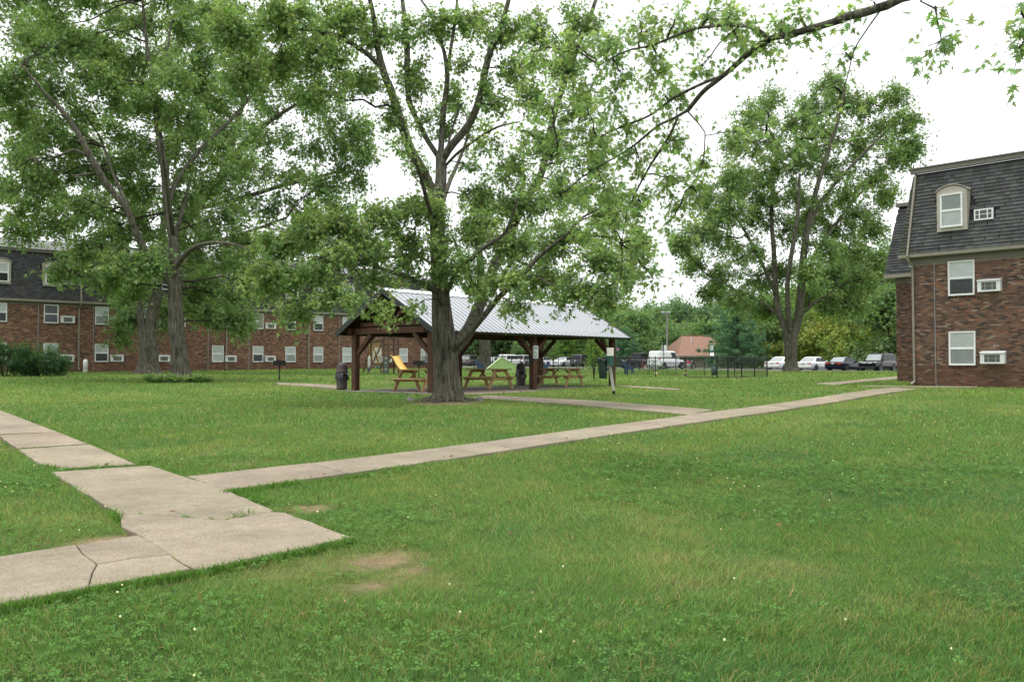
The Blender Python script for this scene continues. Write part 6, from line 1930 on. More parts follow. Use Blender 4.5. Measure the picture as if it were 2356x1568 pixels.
T5.finish(LEAF3)

# ---------------- thick trunk seen under the pavilion roof
Y6 = 80.0; p = at(1116, 850, Y6); b0 = np.array([p[0], Y6, gz(p[0], Y6)])
T6 = Tree('maple_tree', (b0[0], b0[1], b0[2] - .06), 'thick pale grey trunked maple seen beneath the pavilion roof', 'large maples on the lawn')
yb = 835.5 + (CAM_Z - b0[2]) * F / Y6
T6.plimb(Y6, [(1112, yb + 3, 30, 0), (1114, yb - 12, 27, 0), (1116, 810, 25, 0), (1115, 770, 27, 0), (1112, 730, 25, 0), (1110, 690, 22, 0), (1106, 620, 18, 0), (1100, 540, 12, 0)], n=20, step=.3, lump=.06, flare=.7)
T6.plimb(Y6, [(1112, 720, 14, 0), (1135, 670, 13, 1), (1165, 620, 10, 2), (1200, 570, 6, 3)], n=8)
T6.plimb(Y6, [(1110, 700, 12, 0), (1085, 650, 11, -1), (1060, 590, 8, -2), (1040, 540, 5, -3)], n=8)
rr = random.Random(51)
for (x, y, rx, ry) in [(1060, 560, 60, 50), (1130, 540, 60, 50), (1200, 550, 60, 50), (1250, 590, 50, 45), (1100, 610, 60, 40), (1180, 620, 60, 40), (1250, 640, 45, 35), (1060, 630, 50, 35), (1130, 490, 60, 45), (1220, 680, 40, 28), (1300, 640, 40, 35), (1090, 670, 35, 25), (1290, 690, 35, 22)]:
    T6.pblob(Y6, x, y, rx, ry, 14, .28, rr.uniform(-4, 4), cols=GD, leaves=44, twig_r=.012)
T6.finish(LEAF3)

# ---------------- the tree whose bough hangs in from the upper right; its trunk stands beside the viewer
OT = Tree('maple_tree', (8.6, 6.2, gz(8.6, 6.2)), 'maple whose long dark bough hangs in across the sky', 'large maples on the lawn')
OT.limb([(8.6, 6.2, -.05, .48), (8.6, 6.2, .6, .42), (8.55, 6.25, 2.0, .38), (8.4, 6.3, 3.4, .36), (8.2, 6.4, 4.6, .32), (8.1, 6.5, 6.5, .25), (8.0, 6.6, 9, .15), (7.9, 6.7, 11.5, .06)], n=24, step=.2, flare=.5)
e0 = at(2075, -5, 7.4)
OT.limb([(8.3, 6.35, 4.1, .13), (7.0, 6.6, 4.75, .10), (5.4, 7.0, 4.75, .085), (*e0, 22 / 2 * 7.4 / F)], n=12, step=.2)
YO = 7.4
OT.plimb(YO, [(2075, -5, 22, 0), (2020, 20, 21, .05), (1961, 36, 19, .1), (1905, 55, 18, .15), (1857, 69, 17, .25), (1820, 79, 16, .3), (1782, 86, 15, .4), (1757, 98, 15, .5), (1732, 115, 14, .6), (1705, 138, 13, .75), (1678, 163, 12, .9), (1628, 202, 11, 1.2), (1600, 232, 11, 1.4), (1582, 255, 10, 1.5)], n=12, step=.1)
OT.plimb(YO, [(1770, 92, 9, .4), (1749, 72, 9, .6), (1720, 62, 8, .8), (1690, 58, 8, 1.0), (1615, 63, 7, 1.4), (1565, 78, 7, 1.7), (1502, 104, 5, 2.1), (1440, 118, 4, 2.5), (1380, 150, 3, 2.9)], n=8, step=.12)
OT.plimb(YO, [(1660, 176, 8, 1.0), (1626, 188, 7, 1.3), (1551, 225, 6, 1.9), (1492, 267, 5, 2.4), (1429, 292, 4, 2.9), (1346, 330, 3, 3.5), (1270, 360, 2, 4)], n=7, step=.12)
OT.plimb(YO, [(1584, 253, 8, 1.5), (1545, 275, 6, 1.9), (1513, 290, 6, 2.2), (1459, 334, 5, 2.7), (1421, 359, 4, 3.1), (1350, 400, 3, 3.6), (1290, 450, 2, 4)], n=7, step=.12)
OT.plimb(YO, [(1560, 268, 6, 1.7), (1542, 309, 6, 1.8), (1516, 350, 6, 2.0), (1492, 388, 5, 2.2), (1463, 442, 4, 2.5), (1442, 492, 3, 2.8), (1430, 560, 2, 3)], n=7, step=.12)
OT.plimb(YO, [(1582, 256, 4, 1.5), (1600, 276, 3.5, 1.5), (1619, 300, 3, 1.5), (1622, 315, 3, 1.5), (1616, 376, 2.4, 1.5), (1590, 430, 1.6, 1.6)], n=6, step=.1)
OT.plimb(YO, [(1622, 312, 2.6, 1.5), (1660, 306, 2.2, 1.4), (1700, 300, 1.8, 1.3), (1760, 312, 1.4, 1.2)], n=6, step=.1)
OT.plimb(YO, [(2028, 21, 4, .05), (1990, 75, 3.5, .1), (1965, 117, 3, .15), (1949, 180, 2.6, .2), (1930, 230, 2.2, .3), (1911, 267, 2, .4), (1870, 321, 1.6, .5)], n=6, step=.08)
OT.plimb(YO, [(1700, 60, 4, .9), (1655, 100, 3.5, 1.2), (1630, 135, 3, 1.4), (1600, 160, 2, 1.6)], n=6, step=.1)
OT.limb([(7.6, 6.5, 4.5, .05), (6.2, 6.2, 5.2, .035), (4.6, 6.2, 4.9, .022), (*at(2149, -40, 6.3), .010), (*at(2152, 20, 6.3), .007), (*at(2166, 92, 6.3), .004)], n=6, step=.12)
OT.limb([(6.2, 6.2, 5.2, .03), (4.6, 5.6, 4.6, .016), (*at(2390, -60, 5.6), .008), (*at(2378, 20, 5.6), .006), (*at(2362, 90, 5.6), .004)], n=6, step=.12)
rr = random.Random(61)
def obl(x, y, rx, ry, n, dy, lv=24, sz=.068, **kw):
    OT.pblob(YO, x, y, rx, ry, n, sz, dy, cols=G1, leaves=lv, hang=.6, twig_r=.0035, shell=.6, r2=.007, **kw)
for (x, y, rx, ry, n, dy) in ((1240, 120, 70, 60, 9, 3.6), (1320, 110, 70, 60, 10, 3.2), (1400, 80, 70, 60, 11, 2.8), (1480, 60, 60, 50, 10, 2.3), (1560, 40, 60, 45, 10, 1.9), (1640, 30, 60, 40, 8, 1.5), (1430, 170, 70, 55, 11, 2.7), (1510, 150, 60, 50, 10, 2.2), (1340, 210, 70, 60, 11, 3.3), (1260, 230, 60, 60, 8, 3.9),
                              (1440, 270, 70, 55, 12, 2.8), (1530, 220, 55, 45, 9, 2.0), (1360, 310, 70, 55, 12, 3.4), (1280, 340, 60, 50, 9, 4), (1470, 360, 70, 55, 12, 2.7), (1550, 320, 50, 50, 8, 2.0), (1390, 420, 70, 55, 12, 3.4), (1300, 440, 60, 50, 9, 4), (1470, 460, 60, 60, 11, 2.6), (1540, 410, 50, 55, 8, 2.1), (1400, 520, 60, 55, 9, 3.2),
                              (1330, 540, 60, 50, 7, 3.8), (1480, 560, 50, 55, 8, 2.6), (1550, 500, 45, 55, 7, 2.1), (1600, 440, 35, 45, 5, 1.7), (1430, 640, 45, 45, 5, 3), (1500, 640, 35, 40, 4, 2.5), (1620, 150, 40, 30, 4, 1.5), (1700, 95, 40, 30, 5, 1.0), (1730, 70, 35, 30, 4, .7), (1770, 100, 28, 25, 4, .45), (1680, 30, 40, 30, 4, 1.1),
                              (1615, 370, 25, 40, 3, 1.6), (1690, 305, 35, 18, 3, 1.3), (1840, 20, 30, 25, 3, .3), (1870, 60, 20, 18, 2, .3), (1960, 30, 18, 20, 2, .15), (1800, 45, 25, 22, 2, .4), (1230, 400, 50, 50, 6, 4.4), (1200, 300, 50, 50, 6, 4.4)):
    obl(x, y, rx, ry, n, dy)
for (x, y, rx, ry, n, dy) in ((1945, 120, 16, 18, 2, .15), (1915, 200, 18, 18, 2, .3), (1890, 255, 20, 16, 2, .4), (1840, 320, 22, 14, 2, .5), (1770, 260, 18, 16, 1, 1.0), (2010, 5, 14, 14, 1, .1), (2152, 15, 22, 18, 2, -1.1), (2168, 95, 22, 20, 4, -1.1), (2350, 30, 16, 30, 3, -1.8), (2345, 110, 16, 24, 3, -1.8)):
    obl(x, y, rx, ry, n, dy, lv=13, sz=.080)
OT.finish(LEAFF, singles=300)

# ---------------- background trees: a few grown once, then set out as individuals
def small_tree(name, label, h, w, cols, leaf, n_blob, sprays, loc, group, low=.12, seed=1, leaves=28, trunk_r=.16, shape='round'):
    t_ = Tree(name, loc, label, group, 'bark_dark')
    g = np.random.default_rng(seed); t_.rng = g
    L = np.array(loc, float)
    t_.limb([(L[0], L[1], L[2] - .1, trunk_r), (L[0] + .1, L[1], L[2] + h * .3, trunk_r * .8), (L[0] - .1, L[1] + .1, L[2] + h * .6, trunk_r * .5), (L[0], L[1], L[2] + h * .93, trunk_r * .15)], n=8, step=.8)
    for k in range(5):
        a = k * 2.4 + g.random(); z0 = h * (.25 + .1 * k)
        t_.limb([(L[0], L[1], L[2] + z0, trunk_r * .4), (L[0] + math.cos(a) * w * .25, L[1] + math.sin(a) * w * .25, L[2] + z0 + h * .12, trunk_r * .28), (L[0] + math.cos(a) * w * .42, L[1] + math.sin(a) * w * .42, L[2] + z0 + h * .2, trunk_r * .1)], n=6, step=.8)
    for k in range(n_blob):
        f = g.random()
        z = low + (1 - low) * (f ** .8)
        prof = math.sin(math.pi * min(1, .12 + .88 * (1 - abs(z - .45) / .62))) if shape == 'round' else (1.05 - z)
        prof = max(.12, min(1, (1 - ((z - .45) / .62) ** 2) ** .5 if shape == 'round' else 1.05 - z))
        a = g.random() * 6.283; r_ = w / 2 * prof * g.random() ** .4
        c_ = L + np.array([math.cos(a) * r_, math.sin(a) * r_, z * h])
        t_.blob(c_, (w * .15, w * .15, h * .085), sprays, leaf, leaves, cols, twig_r=.014, shell=.5)
    t_.finish(LEAF3)
    return t_.root


def pine_tree(name, label, h, w, loc, seed, cols, group):
    t_ = Tree(name, loc, label, group, 'bark_dark'); g = np.random.default_rng(seed); t_.rng = g
    L = np.array(loc, float)
    t_.limb([(*(L + [0, 0, -.1]), .2), (*(L + [0, 0, h * .5]), .13), (*(L + [0, 0, h]), .02)], n=8, step=.8)
    n = int(h / .42)
    for k in range(n):
        z = h * (.06 + .92 * k / n)
        R_ = w / 2 * (1.02 - (z / h)) ** .75 + .2
        for j in range(6):
            a = j * 1.05 + k * .5 + g.normal(0, .2); r_ = R_ * g.uniform(.65, 1.1)
            tip = np.array([math.cos(a) * r_, math.sin(a) * r_, z + .10 * r_ + g.normal(0, .12)])
            P_ = t_.curve((0, 0, z), tip, .035, .008, .02, n=6, sides=4)
            m_ = max(4, int(r_ * 9))
            for _ in range(m_):
                f = g.uniform(.25, 1); q = P_[int(f * 5)] + g.normal(0, .16, 3) * np.array([1, 1, .5])
                nl = 14
                ax = unit(g.normal(0, 1, (nl, 3)) + np.array([math.cos(a), math.sin(a), .55]))
                t_.P.append(q + ax * .02); t_.A.append(ax); t_.N.append(unit(g.normal(0, 1, (nl, 3)))); t_.S.append(g.uniform(.26, .42, nl))
                c_ = np.array(cols[int(g.integers(len(cols)))]); t_.C.append(np.clip(c_ * g.uniform(.75, 1.3, (nl, 1)), .004, .5))
    o = t_.root
    needle = (np.array([(-.05, 0, 0), (.05, 0, 0), (0, 1, 0)]), np.array([(0, 1, 2)]))
    t_.finish(needle)
    return o


FG = 'trees along the far edge of the lot'
GM = [(.082, .134, .058), (.092, .146, .062), (.072, .120, .054), (.104, .156, .066)]
GP = [(.044, .090, .058), (.056, .106, .068), (.036, .078, .050), (.070, .124, .074)]
GPY = [(.075, .125, .035), (.060, .110, .035), (.090, .140, .040)]
def gp(x, Y): p = at(x / 1.528, 0, Y); return (p[0], Y, gz(p[0], Y))
protoA = small_tree('broadleaf_tree', 'rounded green tree standing behind the black pickup', 7.6, 8.0, GM, .50, 40, 6, gp(2215, 128), FG, .05, 1)
protoB = small_tree('broadleaf_tree', 'dark green tree behind the bushes left of the light pole', 9.2, 8.6, GD, .52, 40, 6, gp(2290, 148), FG, .05, 2)
protoC = small_tree('broadleaf_tree', 'tall dark woodland tree behind the orange roof', 13.5, 9.0, [(.080, .126, .068), (.090, .138, .074), (.070, .114, .064)], .60, 42, 6, gp(2400, 190), FG, .08, 3)  # paler leaf tints, distance haze put into the colour
protoD = small_tree('broadleaf_tree', 'yellow green bushy tree behind the white and navy sedans', 10.5, 11.5, [(.160, .185, .055), (.135, .172, .052), (.11, .155, .05), (.19, .20, .06)], .42, 52, 7, gp(2975, 112), FG, .04, 4)
pineA = pine_tree('pine_tree', 'broad blue green pine beside the orange roof', 8.4, 12.0, gp(2585, 110), 5, GP, 'pines along the far edge of the lot')
pineB = pine_tree('pine_tree', 'light yellow green pine seen right of the sign post', 8.2, 7.0, gp(1985, 138), 6, GPY, 'pines along the far edge of the lot')
def again(src, x, Y, sc, rz, lab, sz=None):
    o = copy_tree(src); o.location = gp(x, Y); o.scale = (sc, sc, sc if sz is None else sz); o.rotation_euler = (0, 0, rz); tag(o, lab); return o
again(protoA, 2140, 142, 1.1, 2.0, 'mid green tree half hidden by the far roof corner')
again(protoB, 2060, 150, 1.05, 1.0, 'dark tree behind the yellow green pine')
again(protoB, 1900, 146, 1.0, 2.5, 'dark tree behind the middle pavilion post')
again(protoB, 1700, 150, 1.2, 5.5, 'dark tree right behind the thick pale trunk')
again(protoA, 1760, 152, 1.15, 3.9, 'green tree behind the white suv')
again(protoB, 1830, 158, 1.1, .3, 'dark tree behind the silver suv')
again(protoA, 1980, 160, 1.2, 2.8, 'green tree behind the yellow green pine')
again(protoA, 1640, 150, 1.15, .7, 'green tree between the two thick trunks')
again(protoB, 1560, 155, 1.2, 3.4, 'dark tree behind the taupe suv')
again(protoA, 1850, 140, .62, 4.0, 'low russet tinged bush behind the white suv', .5)
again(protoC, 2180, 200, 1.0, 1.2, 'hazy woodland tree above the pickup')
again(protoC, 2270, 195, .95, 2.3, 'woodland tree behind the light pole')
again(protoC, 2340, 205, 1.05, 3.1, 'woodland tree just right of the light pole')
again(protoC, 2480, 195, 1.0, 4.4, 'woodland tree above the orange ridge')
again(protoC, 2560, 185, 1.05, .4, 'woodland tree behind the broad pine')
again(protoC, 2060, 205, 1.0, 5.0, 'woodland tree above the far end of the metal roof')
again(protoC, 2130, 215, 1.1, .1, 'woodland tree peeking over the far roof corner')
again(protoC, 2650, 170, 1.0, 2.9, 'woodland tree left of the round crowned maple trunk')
again(protoB, 2420, 160, .8, 2.2, 'dark rounded tree left of the orange ridge')
again(protoA, 2350, 138, .78, 3.3, 'light green bush left of the orange roof')
again(protoA, 2490, 150, .95, 5.3, 'yellowish tree just behind the orange ridge')
again(protoB, 2710, 120, .95, 4.1, 'dark bush behind the half hidden white sedan')
again(protoB, 2800, 128, 1.25, .9, 'dark tree behind the round crowned maple trunk')
again(protoD, 2870, 122, .8, 2.1, 'yellow green tree left of the navy sedan')
again(protoD, 2745, 118, .55, 3.0, 'low yellow green shrub behind the older white sedan')
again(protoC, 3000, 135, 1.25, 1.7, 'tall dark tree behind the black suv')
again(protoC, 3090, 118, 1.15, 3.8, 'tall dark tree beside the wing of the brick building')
again(protoB, 3110, 98, .95, 5.1, 'dark low tree right of the black suv')
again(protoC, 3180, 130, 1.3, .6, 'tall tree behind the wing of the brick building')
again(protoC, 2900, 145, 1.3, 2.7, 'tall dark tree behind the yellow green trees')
again(protoB, 2560, 118, .5, 1.1, 'low dark shrub behind the dog park gate')
again(pineA, 2190, 112, .62, 1.0, 'soft green pine behind the navy dog cutout')
again(pineA, 2700, 125, .75, 2.0, 'blue green pine behind the half hidden white sedan')
again(pineB, 2090, 136, .8, 2.0, 'yellow green pine behind the sapling')

# ---------------- sapling with a pink bloom, shrub, hostas
SP = Tree('sapling', gp(2085, 44), 'thin leafy sapling between the pavilion and the dog park fence', None, 'bark_dark', 'sapling')
L = SP.base
for k in range(5):
    a = k * 1.3; SP.limb([(L[0], L[1], L[2], .022), (L[0] + .05 * math.cos(a), L[1] + .05 * math.sin(a), L[2] + .6, .018), (L[0] + .16 * math.cos(a), L[1] + .16 * math.sin(a), L[2] + 1.4, .012), (L[0] + .3 * math.cos(a), L[1] + .25 * math.sin(a), L[2] + 2.0 + .15 * k, .005)], n=6, step=.3)
for k in range(16):
    a = k * 2.1; z = .6 + 1.7 * k / 16
    SP.blob(L + np.array([.28 * math.cos(a), .28 * math.sin(a), z]), (.24, .24, .2), 4, .09, 14, [(.085, .145, .030), (.065, .125, .028), (.11, .155, .035)], twig_r=.004)
SP.finish(LEAF3, trunk='stems')
fl = at(2171 / 1.528, 1226 / 1.528, 44)
q = L
FLW = empty('flower', (fl[0], fl[1], gz(fl[0], fl[1])), 0, 'single pink mallow bloom on a thin tall stem', 'flower')
hz = fl[2] - gz(fl[0], fl[1])
MB().tube([(-.25, .1, 0), (-.15, .05, hz * .5), (0, 0.02, hz)], .008, 5).build('stem', 'dark_green_plastic', FLW)
for k in range(5):
    a = k * 1.2566
    MB().loft([[(.01 * math.cos(a), 0, hz + .01 * math.sin(a)), (.02 * math.cos(a + .3), -.01, hz + .02 * math.sin(a + .3)), (.02 * math.cos(a - .3), -.01, hz + .02 * math.sin(a - .3))],
               [(.075 * math.cos(a), -.03, hz + .075 * math.sin(a)), (.07 * math.cos(a + .55), -.03, hz + .07 * math.sin(a + .55)), (.07 * math.cos(a - .55), -.03, hz + .07 * math.sin(a - .55))]]).build('petal', 'pink_petal', FLW)
for k in range(8):
    z = hz * (.35 + .07 * k)
    MB().raw([(-.12, .04, z), (-.02, 0, z + .05), (-.2 + .02 * k, .02, z + .1), (-.22, .05, z + .02)], [(0, 1, 2, 3)]).build('leaf', 'sign_green' if False else 'dark_green_plastic', FLW)

for i, (x, Y, w, h_, lab) in enumerate(((40, 47.5, 3.2, 1.75, 'dense dark green shrub at the left edge by the brick wall'), (165, 48.2, 2.7, 1.6, 'dark green shrub with loose shoots before the downspout'))):
    B_ = Tree('shrub', gp(x, Y), lab, 'shrubs by the long brick building', 'bark_dark', 'shrub')
    L = B_.base; g = np.random.default_rng(70 + i); B_.rng = g
    for k in range(7):
        a = k * .9; B_.limb([(L[0] + .15 * math.cos(a), L[1] + .15 * math.sin(a), L[2], .03), (L[0] + .5 * math.cos(a), L[1] + .4 * math.sin(a), L[2] + h_ * .4, .022), (L[0] + .9 * math.cos(a), L[1] + .6 * math.sin(a), L[2] + h_ * .75, .010)], n=5, step=.3)
    for k in range(34):
        a = g.random() * 6.28; z = g.uniform(.14, .9); rr_ = w / 2 * (1 - (z - .45) ** 2 * 1.6) * g.random() ** .45
        B_.blob(L + np.array([rr_ * math.cos(a), rr_ * .75 * math.sin(a), z * h_]), (.36, .36, .24), 8, .11, 24, [(.026, .062, .026), (.034, .074, .030), (.020, .050, .022), (.044, .088, .034)], twig_r=.004)
    for k in range(5):
        a = g.random() * 6.28
        B_.blob(L + np.array([w * .3 * math.cos(a), w * .2 * math.sin(a), h_ * 1.02]), (.16, .16, .25), 3, .085, 14, [(.05, .10, .03)], twig_r=.004)
    B_.finish(LEAF3, trunk='stems')

TVh, TFh = np.array([(-.0, 0, 0), (.16, .35, .10), (0, 1, -.12), (-.16, .35, .10), (0, .4, .04)]), np.array([(0, 1, 4), (1, 2, 4), (2, 3, 4), (3, 0, 4)])
g = np.random.default_rng(81)
hb = T2.base
for k in range(17):
    a = math.pi + k * math.pi / 16 + g.normal(0, .05) if k < 17 else 0
    r_ = 1.15 + g.normal(0, .12)
    c_ = np.array([hb[0] + r_ * 1.08 * math.cos(a), hb[1] + r_ * .8 * math.sin(a) - .1, 0]); c_[2] = gz(c_[0], c_[1])
    ordn = ['first', 'second', 'third', 'fourth', 'fifth', 'sixth', 'seventh', 'eighth', 'ninth', 'tenth', 'eleventh', 'twelfth', 'thirteenth', 'fourteenth', 'fifteenth', 'sixteenth', 'last'][k]
    Hh = empty('hosta', tuple(c_), 0, ordn + ' hosta from the left in the ring under the maple', 'plant', 'hostas around the maple')
    n = 34
    ang = g.random(n) * 6.283; el = g.uniform(.3, 1.25, n)
    ax = np.stack([np.cos(ang) * np.cos(el), np.sin(ang) * np.cos(el), np.sin(el)], -1)
    nr = unit(np.array([0, 0, 1.0]) + g.normal(0, .2, (n, 3)))
    cc = np.array([(.088, .140, .052), (.076, .126, .046), (.125, .155, .080)])[g.integers(0, 3, n)] * g.uniform(.8, 1.2, (n, 1))
    link('leaves', leaves_mesh('leaves', ax * .06, ax, nr, g.uniform(.30, .50, n), cc, (TVh, TFh)), Hh)

# ================================================================== GRASS, CLOVER, FLOWERS
def paved(x, y):
    inside = np.zeros(x.shape, bool)
    for poly in PAVED:
        x0, y0 = poly.min(0); x1, y1 = poly.max(0)
        m_ = (x > x0) & (x < x1) & (y > y0) & (y < y1)
        if not m_.any(): continue
        xs, ys = x[m_], y[m_]; c_ = np.zeros(xs.shape, bool); n = len(poly)
        for i in range(n):
            (xa, ya), (xb_, yb_) = poly[i], poly[(i + 1) % n]
            if ya == yb_: continue
            hit = ((ya > ys) != (yb_ > ys)) & (xs < (xb_ - xa) * (ys - ya) / (yb_ - ya) + xa)
            c_ ^= hit
        inside[m_] |= c_
    return inside


def near_path(x, y, r_):
    """whether paving lies within r_"""
    out = np.zeros(x.shape, bool)
    for a in np.arange(6) * math.pi / 3: out |= paved(x + r_ * math.cos(a), y + r_ * math.sin(a))
    return out


grs = np.random.default_rng(99)
BP, BA, BH, BWd, BC, BT = [], [], [], [], [], []
bands = [(2.6, 4.5, 7200, .0032, .040), (4.5, 7, 4500, .0042, .041), (7, 10.5, 2200, .0060, .045), (10.5, 16, 950, .0095, .054), (16, 26, 360, .016, .056), (26, 42, 120, .028, .06), (42, 75, 34, .05, .07)]
for (y0, y1, dens, w, h) in bands:
    k = .66
    area = k * (y1 ** 2 - y0 ** 2) + 1.2 * (y1 - y0)
    n = int(area * dens)
    y = np.sqrt(grs.random(n) * (y1 ** 2 - y0 ** 2) + y0 ** 2)
    x = grs.uniform(-1, 1, n) * (k * y + .6)
    clump = fbm(x * 1.7, y * 1.7, 3, 3); tuft = noise2(x * 7, y * 7, 8)
    d = dirt_at(x, y)
    keep = (grs.random(n) > d * 1.15) & ~paved(x, y)
    keep &= ~((clover_at(x, y) > .5) & (grs.random(n) < .2))
    x, y, clump, tuft, d = x[keep], y[keep], clump[keep], tuft[keep], d[keep]
    n = len(x)
    hh = h * (.55 + .9 * clump) * (.65 + .7 * tuft) * grs.uniform(.6, 1.35, n) * (1 - .55 * d)
    edge = near_path(x, y, .10) if y1 <= 10.5 else np.zeros(n, bool)
    hh = hh * np.where(edge, 1.25, 1)
    hh = hh * (1 + 2.0 * sstep(62, 66, y) * sstep(8, 12, x))                 # rank growth behind the dog park
    col = turf_col(x, y)
    col = col * grs.uniform(.5, 1.5, (n, 1)) * (1 + grs.normal(0, .09, (n, 3)))
    straw = grs.random(n) < .07 + .12 * sstep(.5, .75, tuft)
    col[straw] = np.array([.26, .22, .10]) * grs.uniform(.6, 1.1, (straw.sum(), 1))
    wind = np.stack([noise2(x * .8, y * .8, 14) - .5, noise2(x * .8, y * .8, 15) - .5], -1) * .9
    lean = wind + grs.normal(0, .75, (n, 2))
    ang = grs.random(n) * math.pi
    BP.append(np.stack([x, y, ground_lift(x, y) - .004], -1)); BA.append(ang); BH.append(hh); BWd.append(w * grs.uniform(.7, 1.4, n)); BC.append(np.clip(col, .004, .5)); BT.append(lean)
P_ = np.vstack(BP); ang = np.concatenate(BA); hh = np.concatenate(BH); ww = np.concatenate(BWd); col = np.vstack(BC); lean = np.vstack(BT)
# blades turn their broad side roughly to any direction; three corners far off, a bent five-corner blade near by
nearm = P_[:, 1] < 4.8
def blades(sel, bent):
    p, a, h, w, l, c_ = P_[sel], ang[sel], hh[sel][:, None], ww[sel][:, None], lean[sel], col[sel]
    s_ = np.stack([np.cos(a), np.sin(a), np.zeros(len(a))], -1)
    tip = p + np.concatenate([l * h * .9, h * 1.0], 1)
    if not bent:
        V_ = np.stack([p - s_ * w / 2, p + s_ * w / 2, tip], 1)
        F_ = (np.arange(len(p)) * 3)[:, None] + np.array([0, 1, 2])
        return V_.reshape(-1, 3), F_, np.repeat(c_, 3, 0)
    mid = p + np.concatenate([l * h * .28, h * .62], 1)
    V_ = np.stack([p - s_ * w / 2, p + s_ * w / 2, mid + s_ * w * .42, mid - s_ * w * .42, tip], 1)
    b_ = (np.arange(len(p)) * 5)[:, None, None]
    F_ = (b_ + np.array([[0, 1, 2], [0, 2, 3], [3, 2, 4]])[None]).reshape(-1, 3)
    return V_.reshape(-1, 3), F_, np.repeat(c_, 5, 0)
V1, F1, C1 = blades(nearm, True); V2, F2, C2 = blades(~nearm, False)
grass = link('grass', np_mesh('grass', np.vstack([V1, V2]), np.vstack([F1, F2 + len(V1)]), 'grass_blade', np.vstack([C1, C2])))
tag(grass, 'mown green lawn grass with yellowish and worn patches', 'grass', None, 'stuff')

# clover: three round leaflets on a short stalk
def scatter(n, y0, y1, k=.64):
    y = np.sqrt(grs.random(n) * (y1 ** 2 - y0 ** 2) + y0 ** 2); x = grs.uniform(-1, 1, n) * (k * y + .6); return x, y
x, y = scatter(140000, 2.8, 12)
m_ = (grs.random(len(x)) < clover_at(x, y) * (.62 - .35 * sstep(6, 12, y))) & ~paved(x, y) & (dirt_at(x, y) < .3)
x, y = x[m_], y[m_]; n = len(x)
leaflet = []
fl_ = []
for k in range(3):
    a = k * 2.0944; d = np.array([math.cos(a), math.sin(a)]); nn = np.array([-d[1], d[0]])
    i0 = len(leaflet)
    leaflet += [(*(d * .1), 0), (*(d * .62 + nn * .46), .10), (*(d * .95), .02), (*(d * .62 - nn * .46), .10)]
    fl_ += [(i0, i0 + 1, i0 + 2), (i0, i0 + 2, i0 + 3)]
z = ground_lift(x, y) + grs.uniform(.02, .06, n)
ax = unit(np.stack([grs.normal(0, 1, n), grs.normal(0, 1, n), grs.normal(0, .25, n)], -1))
nr = unit(np.stack([grs.normal(0, .35, n), grs.normal(0, .35, n) - .15, np.ones(n)], -1))
cc = np.array([.062, .120, .030]) * grs.uniform(.7, 1.5, (n, 1)) * (1 + grs.normal(0, .06, (n, 3)))
clover = link('clover', leaves_mesh('clover', np.stack([x, y, z], -1), ax, nr, grs.uniform(.013, .024, n) * (1 + sstep(6, 12, y) * .6), cc, (np.array(leaflet), np.array(fl_)), 'grass_blade'))
tag(clover, 'dark green clover patches in the lawn', 'clover', None, 'stuff')

# white clover heads
x, y = scatter(2600, 3.2, 30)
dens = .10 + .9 * sstep(.5, .64, fbm(x * .8 + 11, y * .8 + 5, 71, 3))
m_ = (grs.random(len(x)) < dens * (1 - .55 * sstep(8, 20, y))) & ~paved(x, y)
x, y = x[m_], y[m_]; n = len(x)
head_v, head_f = [], []
for j, (r_, z) in enumerate(((.35, -.7), (.95, -.2), (.8, .45), (.25, .85))):
    for k in range(6): head_v.append((r_ * math.cos(k * 1.047 + j * .5), r_ * math.sin(k * 1.047 + j * .5), z))
for j in range(3):
    for k in range(6):
        a, b_ = j * 6 + k, j * 6 + (k + 1) % 6
        head_f += [(a, b_, b_ + 6), (a, b_ + 6, a + 6)]
head_f += [(18, 19, 20), (18, 20, 21), (18, 21, 22), (18, 22, 23)]
z = ground_lift(x, y) + grs.uniform(.055, .095, n)
cc = np.where(grs.random(n)[:, None] < .75, np.array([.62, .60, .52]), np.array([.42, .30, .24])) * grs.uniform(.8, 1.1, (n, 1))
ax = unit(np.stack([grs.normal(0, .3, n), np.ones(n), grs.normal(0, .3, n)], -1)); nr = unit(np.stack([grs.normal(0, .3, n), grs.normal(0, .3, n), np.ones(n)], -1))
fl2 = link('clover_flowers', leaves_mesh('clover_flowers', np.stack([x, y, z], -1), ax, nr, grs.uniform(.0045, .0075, n), cc, (np.array(head_v), np.array(head_f)), 'grass_blade'))
tag(fl2, 'small white clover flower heads dotted over the lawn', 'flowers', None, 'stuff')

# weeds standing in the slab joints and along the broken edge
wx, wy, wh = [], [], []
for (a, b_, n, h) in ((cr(1500, 785), cr(1600, 760), 46, .085), (cr(1480, 790), cr(1560, 782), 30, .07), (cr(110, 335), cr(555, 304), 120, .03), (cr(370, 470), cr(680, 455), 120, .035), (cr(860, 436), cr(960, 430), 80, .07), (cr(0, 248), cr(370, 230), 90, .03),
                      (cr(1430, 625), cr(1900, 562), 420, .07), (cr(1900, 562), cr(2600, 465), 300, .05), (cr(1500, 620), cr(1700, 690), 260, .08), (cr(260, 445), cr(380, 470), 120, .06), (cr(700, 760), cr(765, 800), 120, .08), (cr(1270, 1145), cr(2260, 935), 900, .055), (cr(-40, 1385), cr(1250, 1150), 1300, .05)):
    p, q = on_ground(*a), on_ground(*b_)
    f = grs.random(n)
    wx.append(p[0] + (q[0] - p[0]) * f + grs.normal(0, .02, n)); wy.append(p[1] + (q[1] - p[1]) * f + grs.normal(0, .02, n)); wh.append(np.full(n, h) * grs.uniform(.4, 1.25, n))
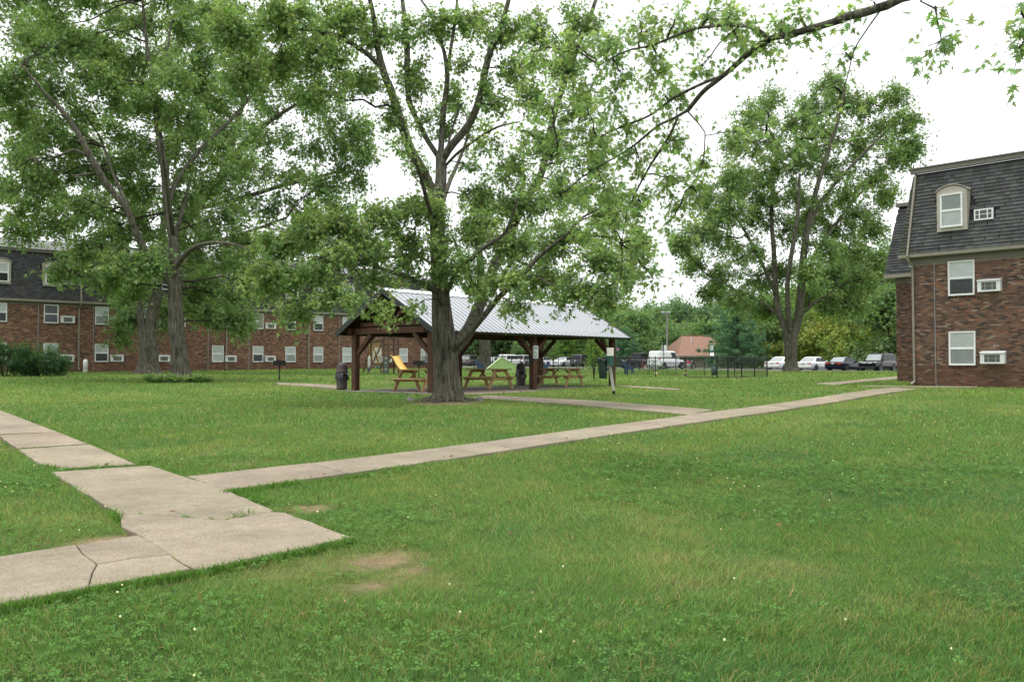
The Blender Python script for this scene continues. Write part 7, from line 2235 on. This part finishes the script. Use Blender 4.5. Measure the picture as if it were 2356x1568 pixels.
wx, wy, wh = map(np.concatenate, (wx, wy, wh)); n = len(wx)
P_ = np.stack([wx, wy, ground_lift(wx, wy) + .01], -1); ang = grs.random(n) * math.pi; hh = wh; ww = grs.uniform(.004, .009, n); lean = grs.normal(0, .6, (n, 2)); col = np.clip(np.array([.060, .125, .024]) * grs.uniform(.6, 1.5, (n, 1)), .004, .5)
V1, F1, C1 = blades(np.ones(n, bool), True)
weeds = link('weeds', np_mesh('weeds', V1, F1, 'grass_blade', C1))
tag(weeds, 'tufts of weeds in the slab joints and along the broken sidewalk edge', 'weeds', None, 'stuff')

# loose stones at the foot of the big maple
cb = CT.base
for i, (dx, dy, r_, lab) in enumerate(((-.98, -.3, .11, 'pale loose stone at the foot of the big maple'), (.95, -.2, .12, 'small flat stone against the roots of the big maple'))):
    St = empty('stone', (cb[0] + dx, cb[1] + dy, gz(cb[0] + dx, cb[1] + dy) - .02), i * 1.1, lab, 'stone')
    rk = random.Random(i)
    MB().loft([[(r_ * f * (1 + rk.uniform(-.2, .2)) * math.cos(a), r_ * f * (1 + rk.uniform(-.2, .2)) * math.sin(a), z * r_) for a in np.linspace(0, 6.283, 8, endpoint=False)] for f, z in ((.9, 0), (1, .5), (.75, 1.1), (.3, 1.35))]).build('boulder', 'field_stone', St)

# a few fallen leaves
x, y = scatter(420, 3.4, 28)
z = ground_lift(x, y) + np.where(paved(x, y), .045, .035); n = len(x)
ax = unit(np.stack([grs.normal(0, 1, n), grs.normal(0, 1, n), grs.normal(0, .2, n)], -1)); nr = unit(np.stack([grs.normal(0, .4, n), grs.normal(0, .4, n), np.ones(n)], -1))
cc = np.array([(.16, .10, .045), (.20, .15, .05), (.12, .08, .045), (.14, .15, .05)])[grs.integers(0, 4, n)] * grs.uniform(.6, 1.1, (n, 1))
fall = link('fallen_leaves', leaves_mesh('fallen_leaves', np.stack([x, y, z], -1), ax, nr, grs.uniform(.03, .065, n), cc, LEAFF, 'grass_blade'))
tag(fall, 'scattered brown fallen leaves on the lawn and paths', 'leaves', None, 'stuff')
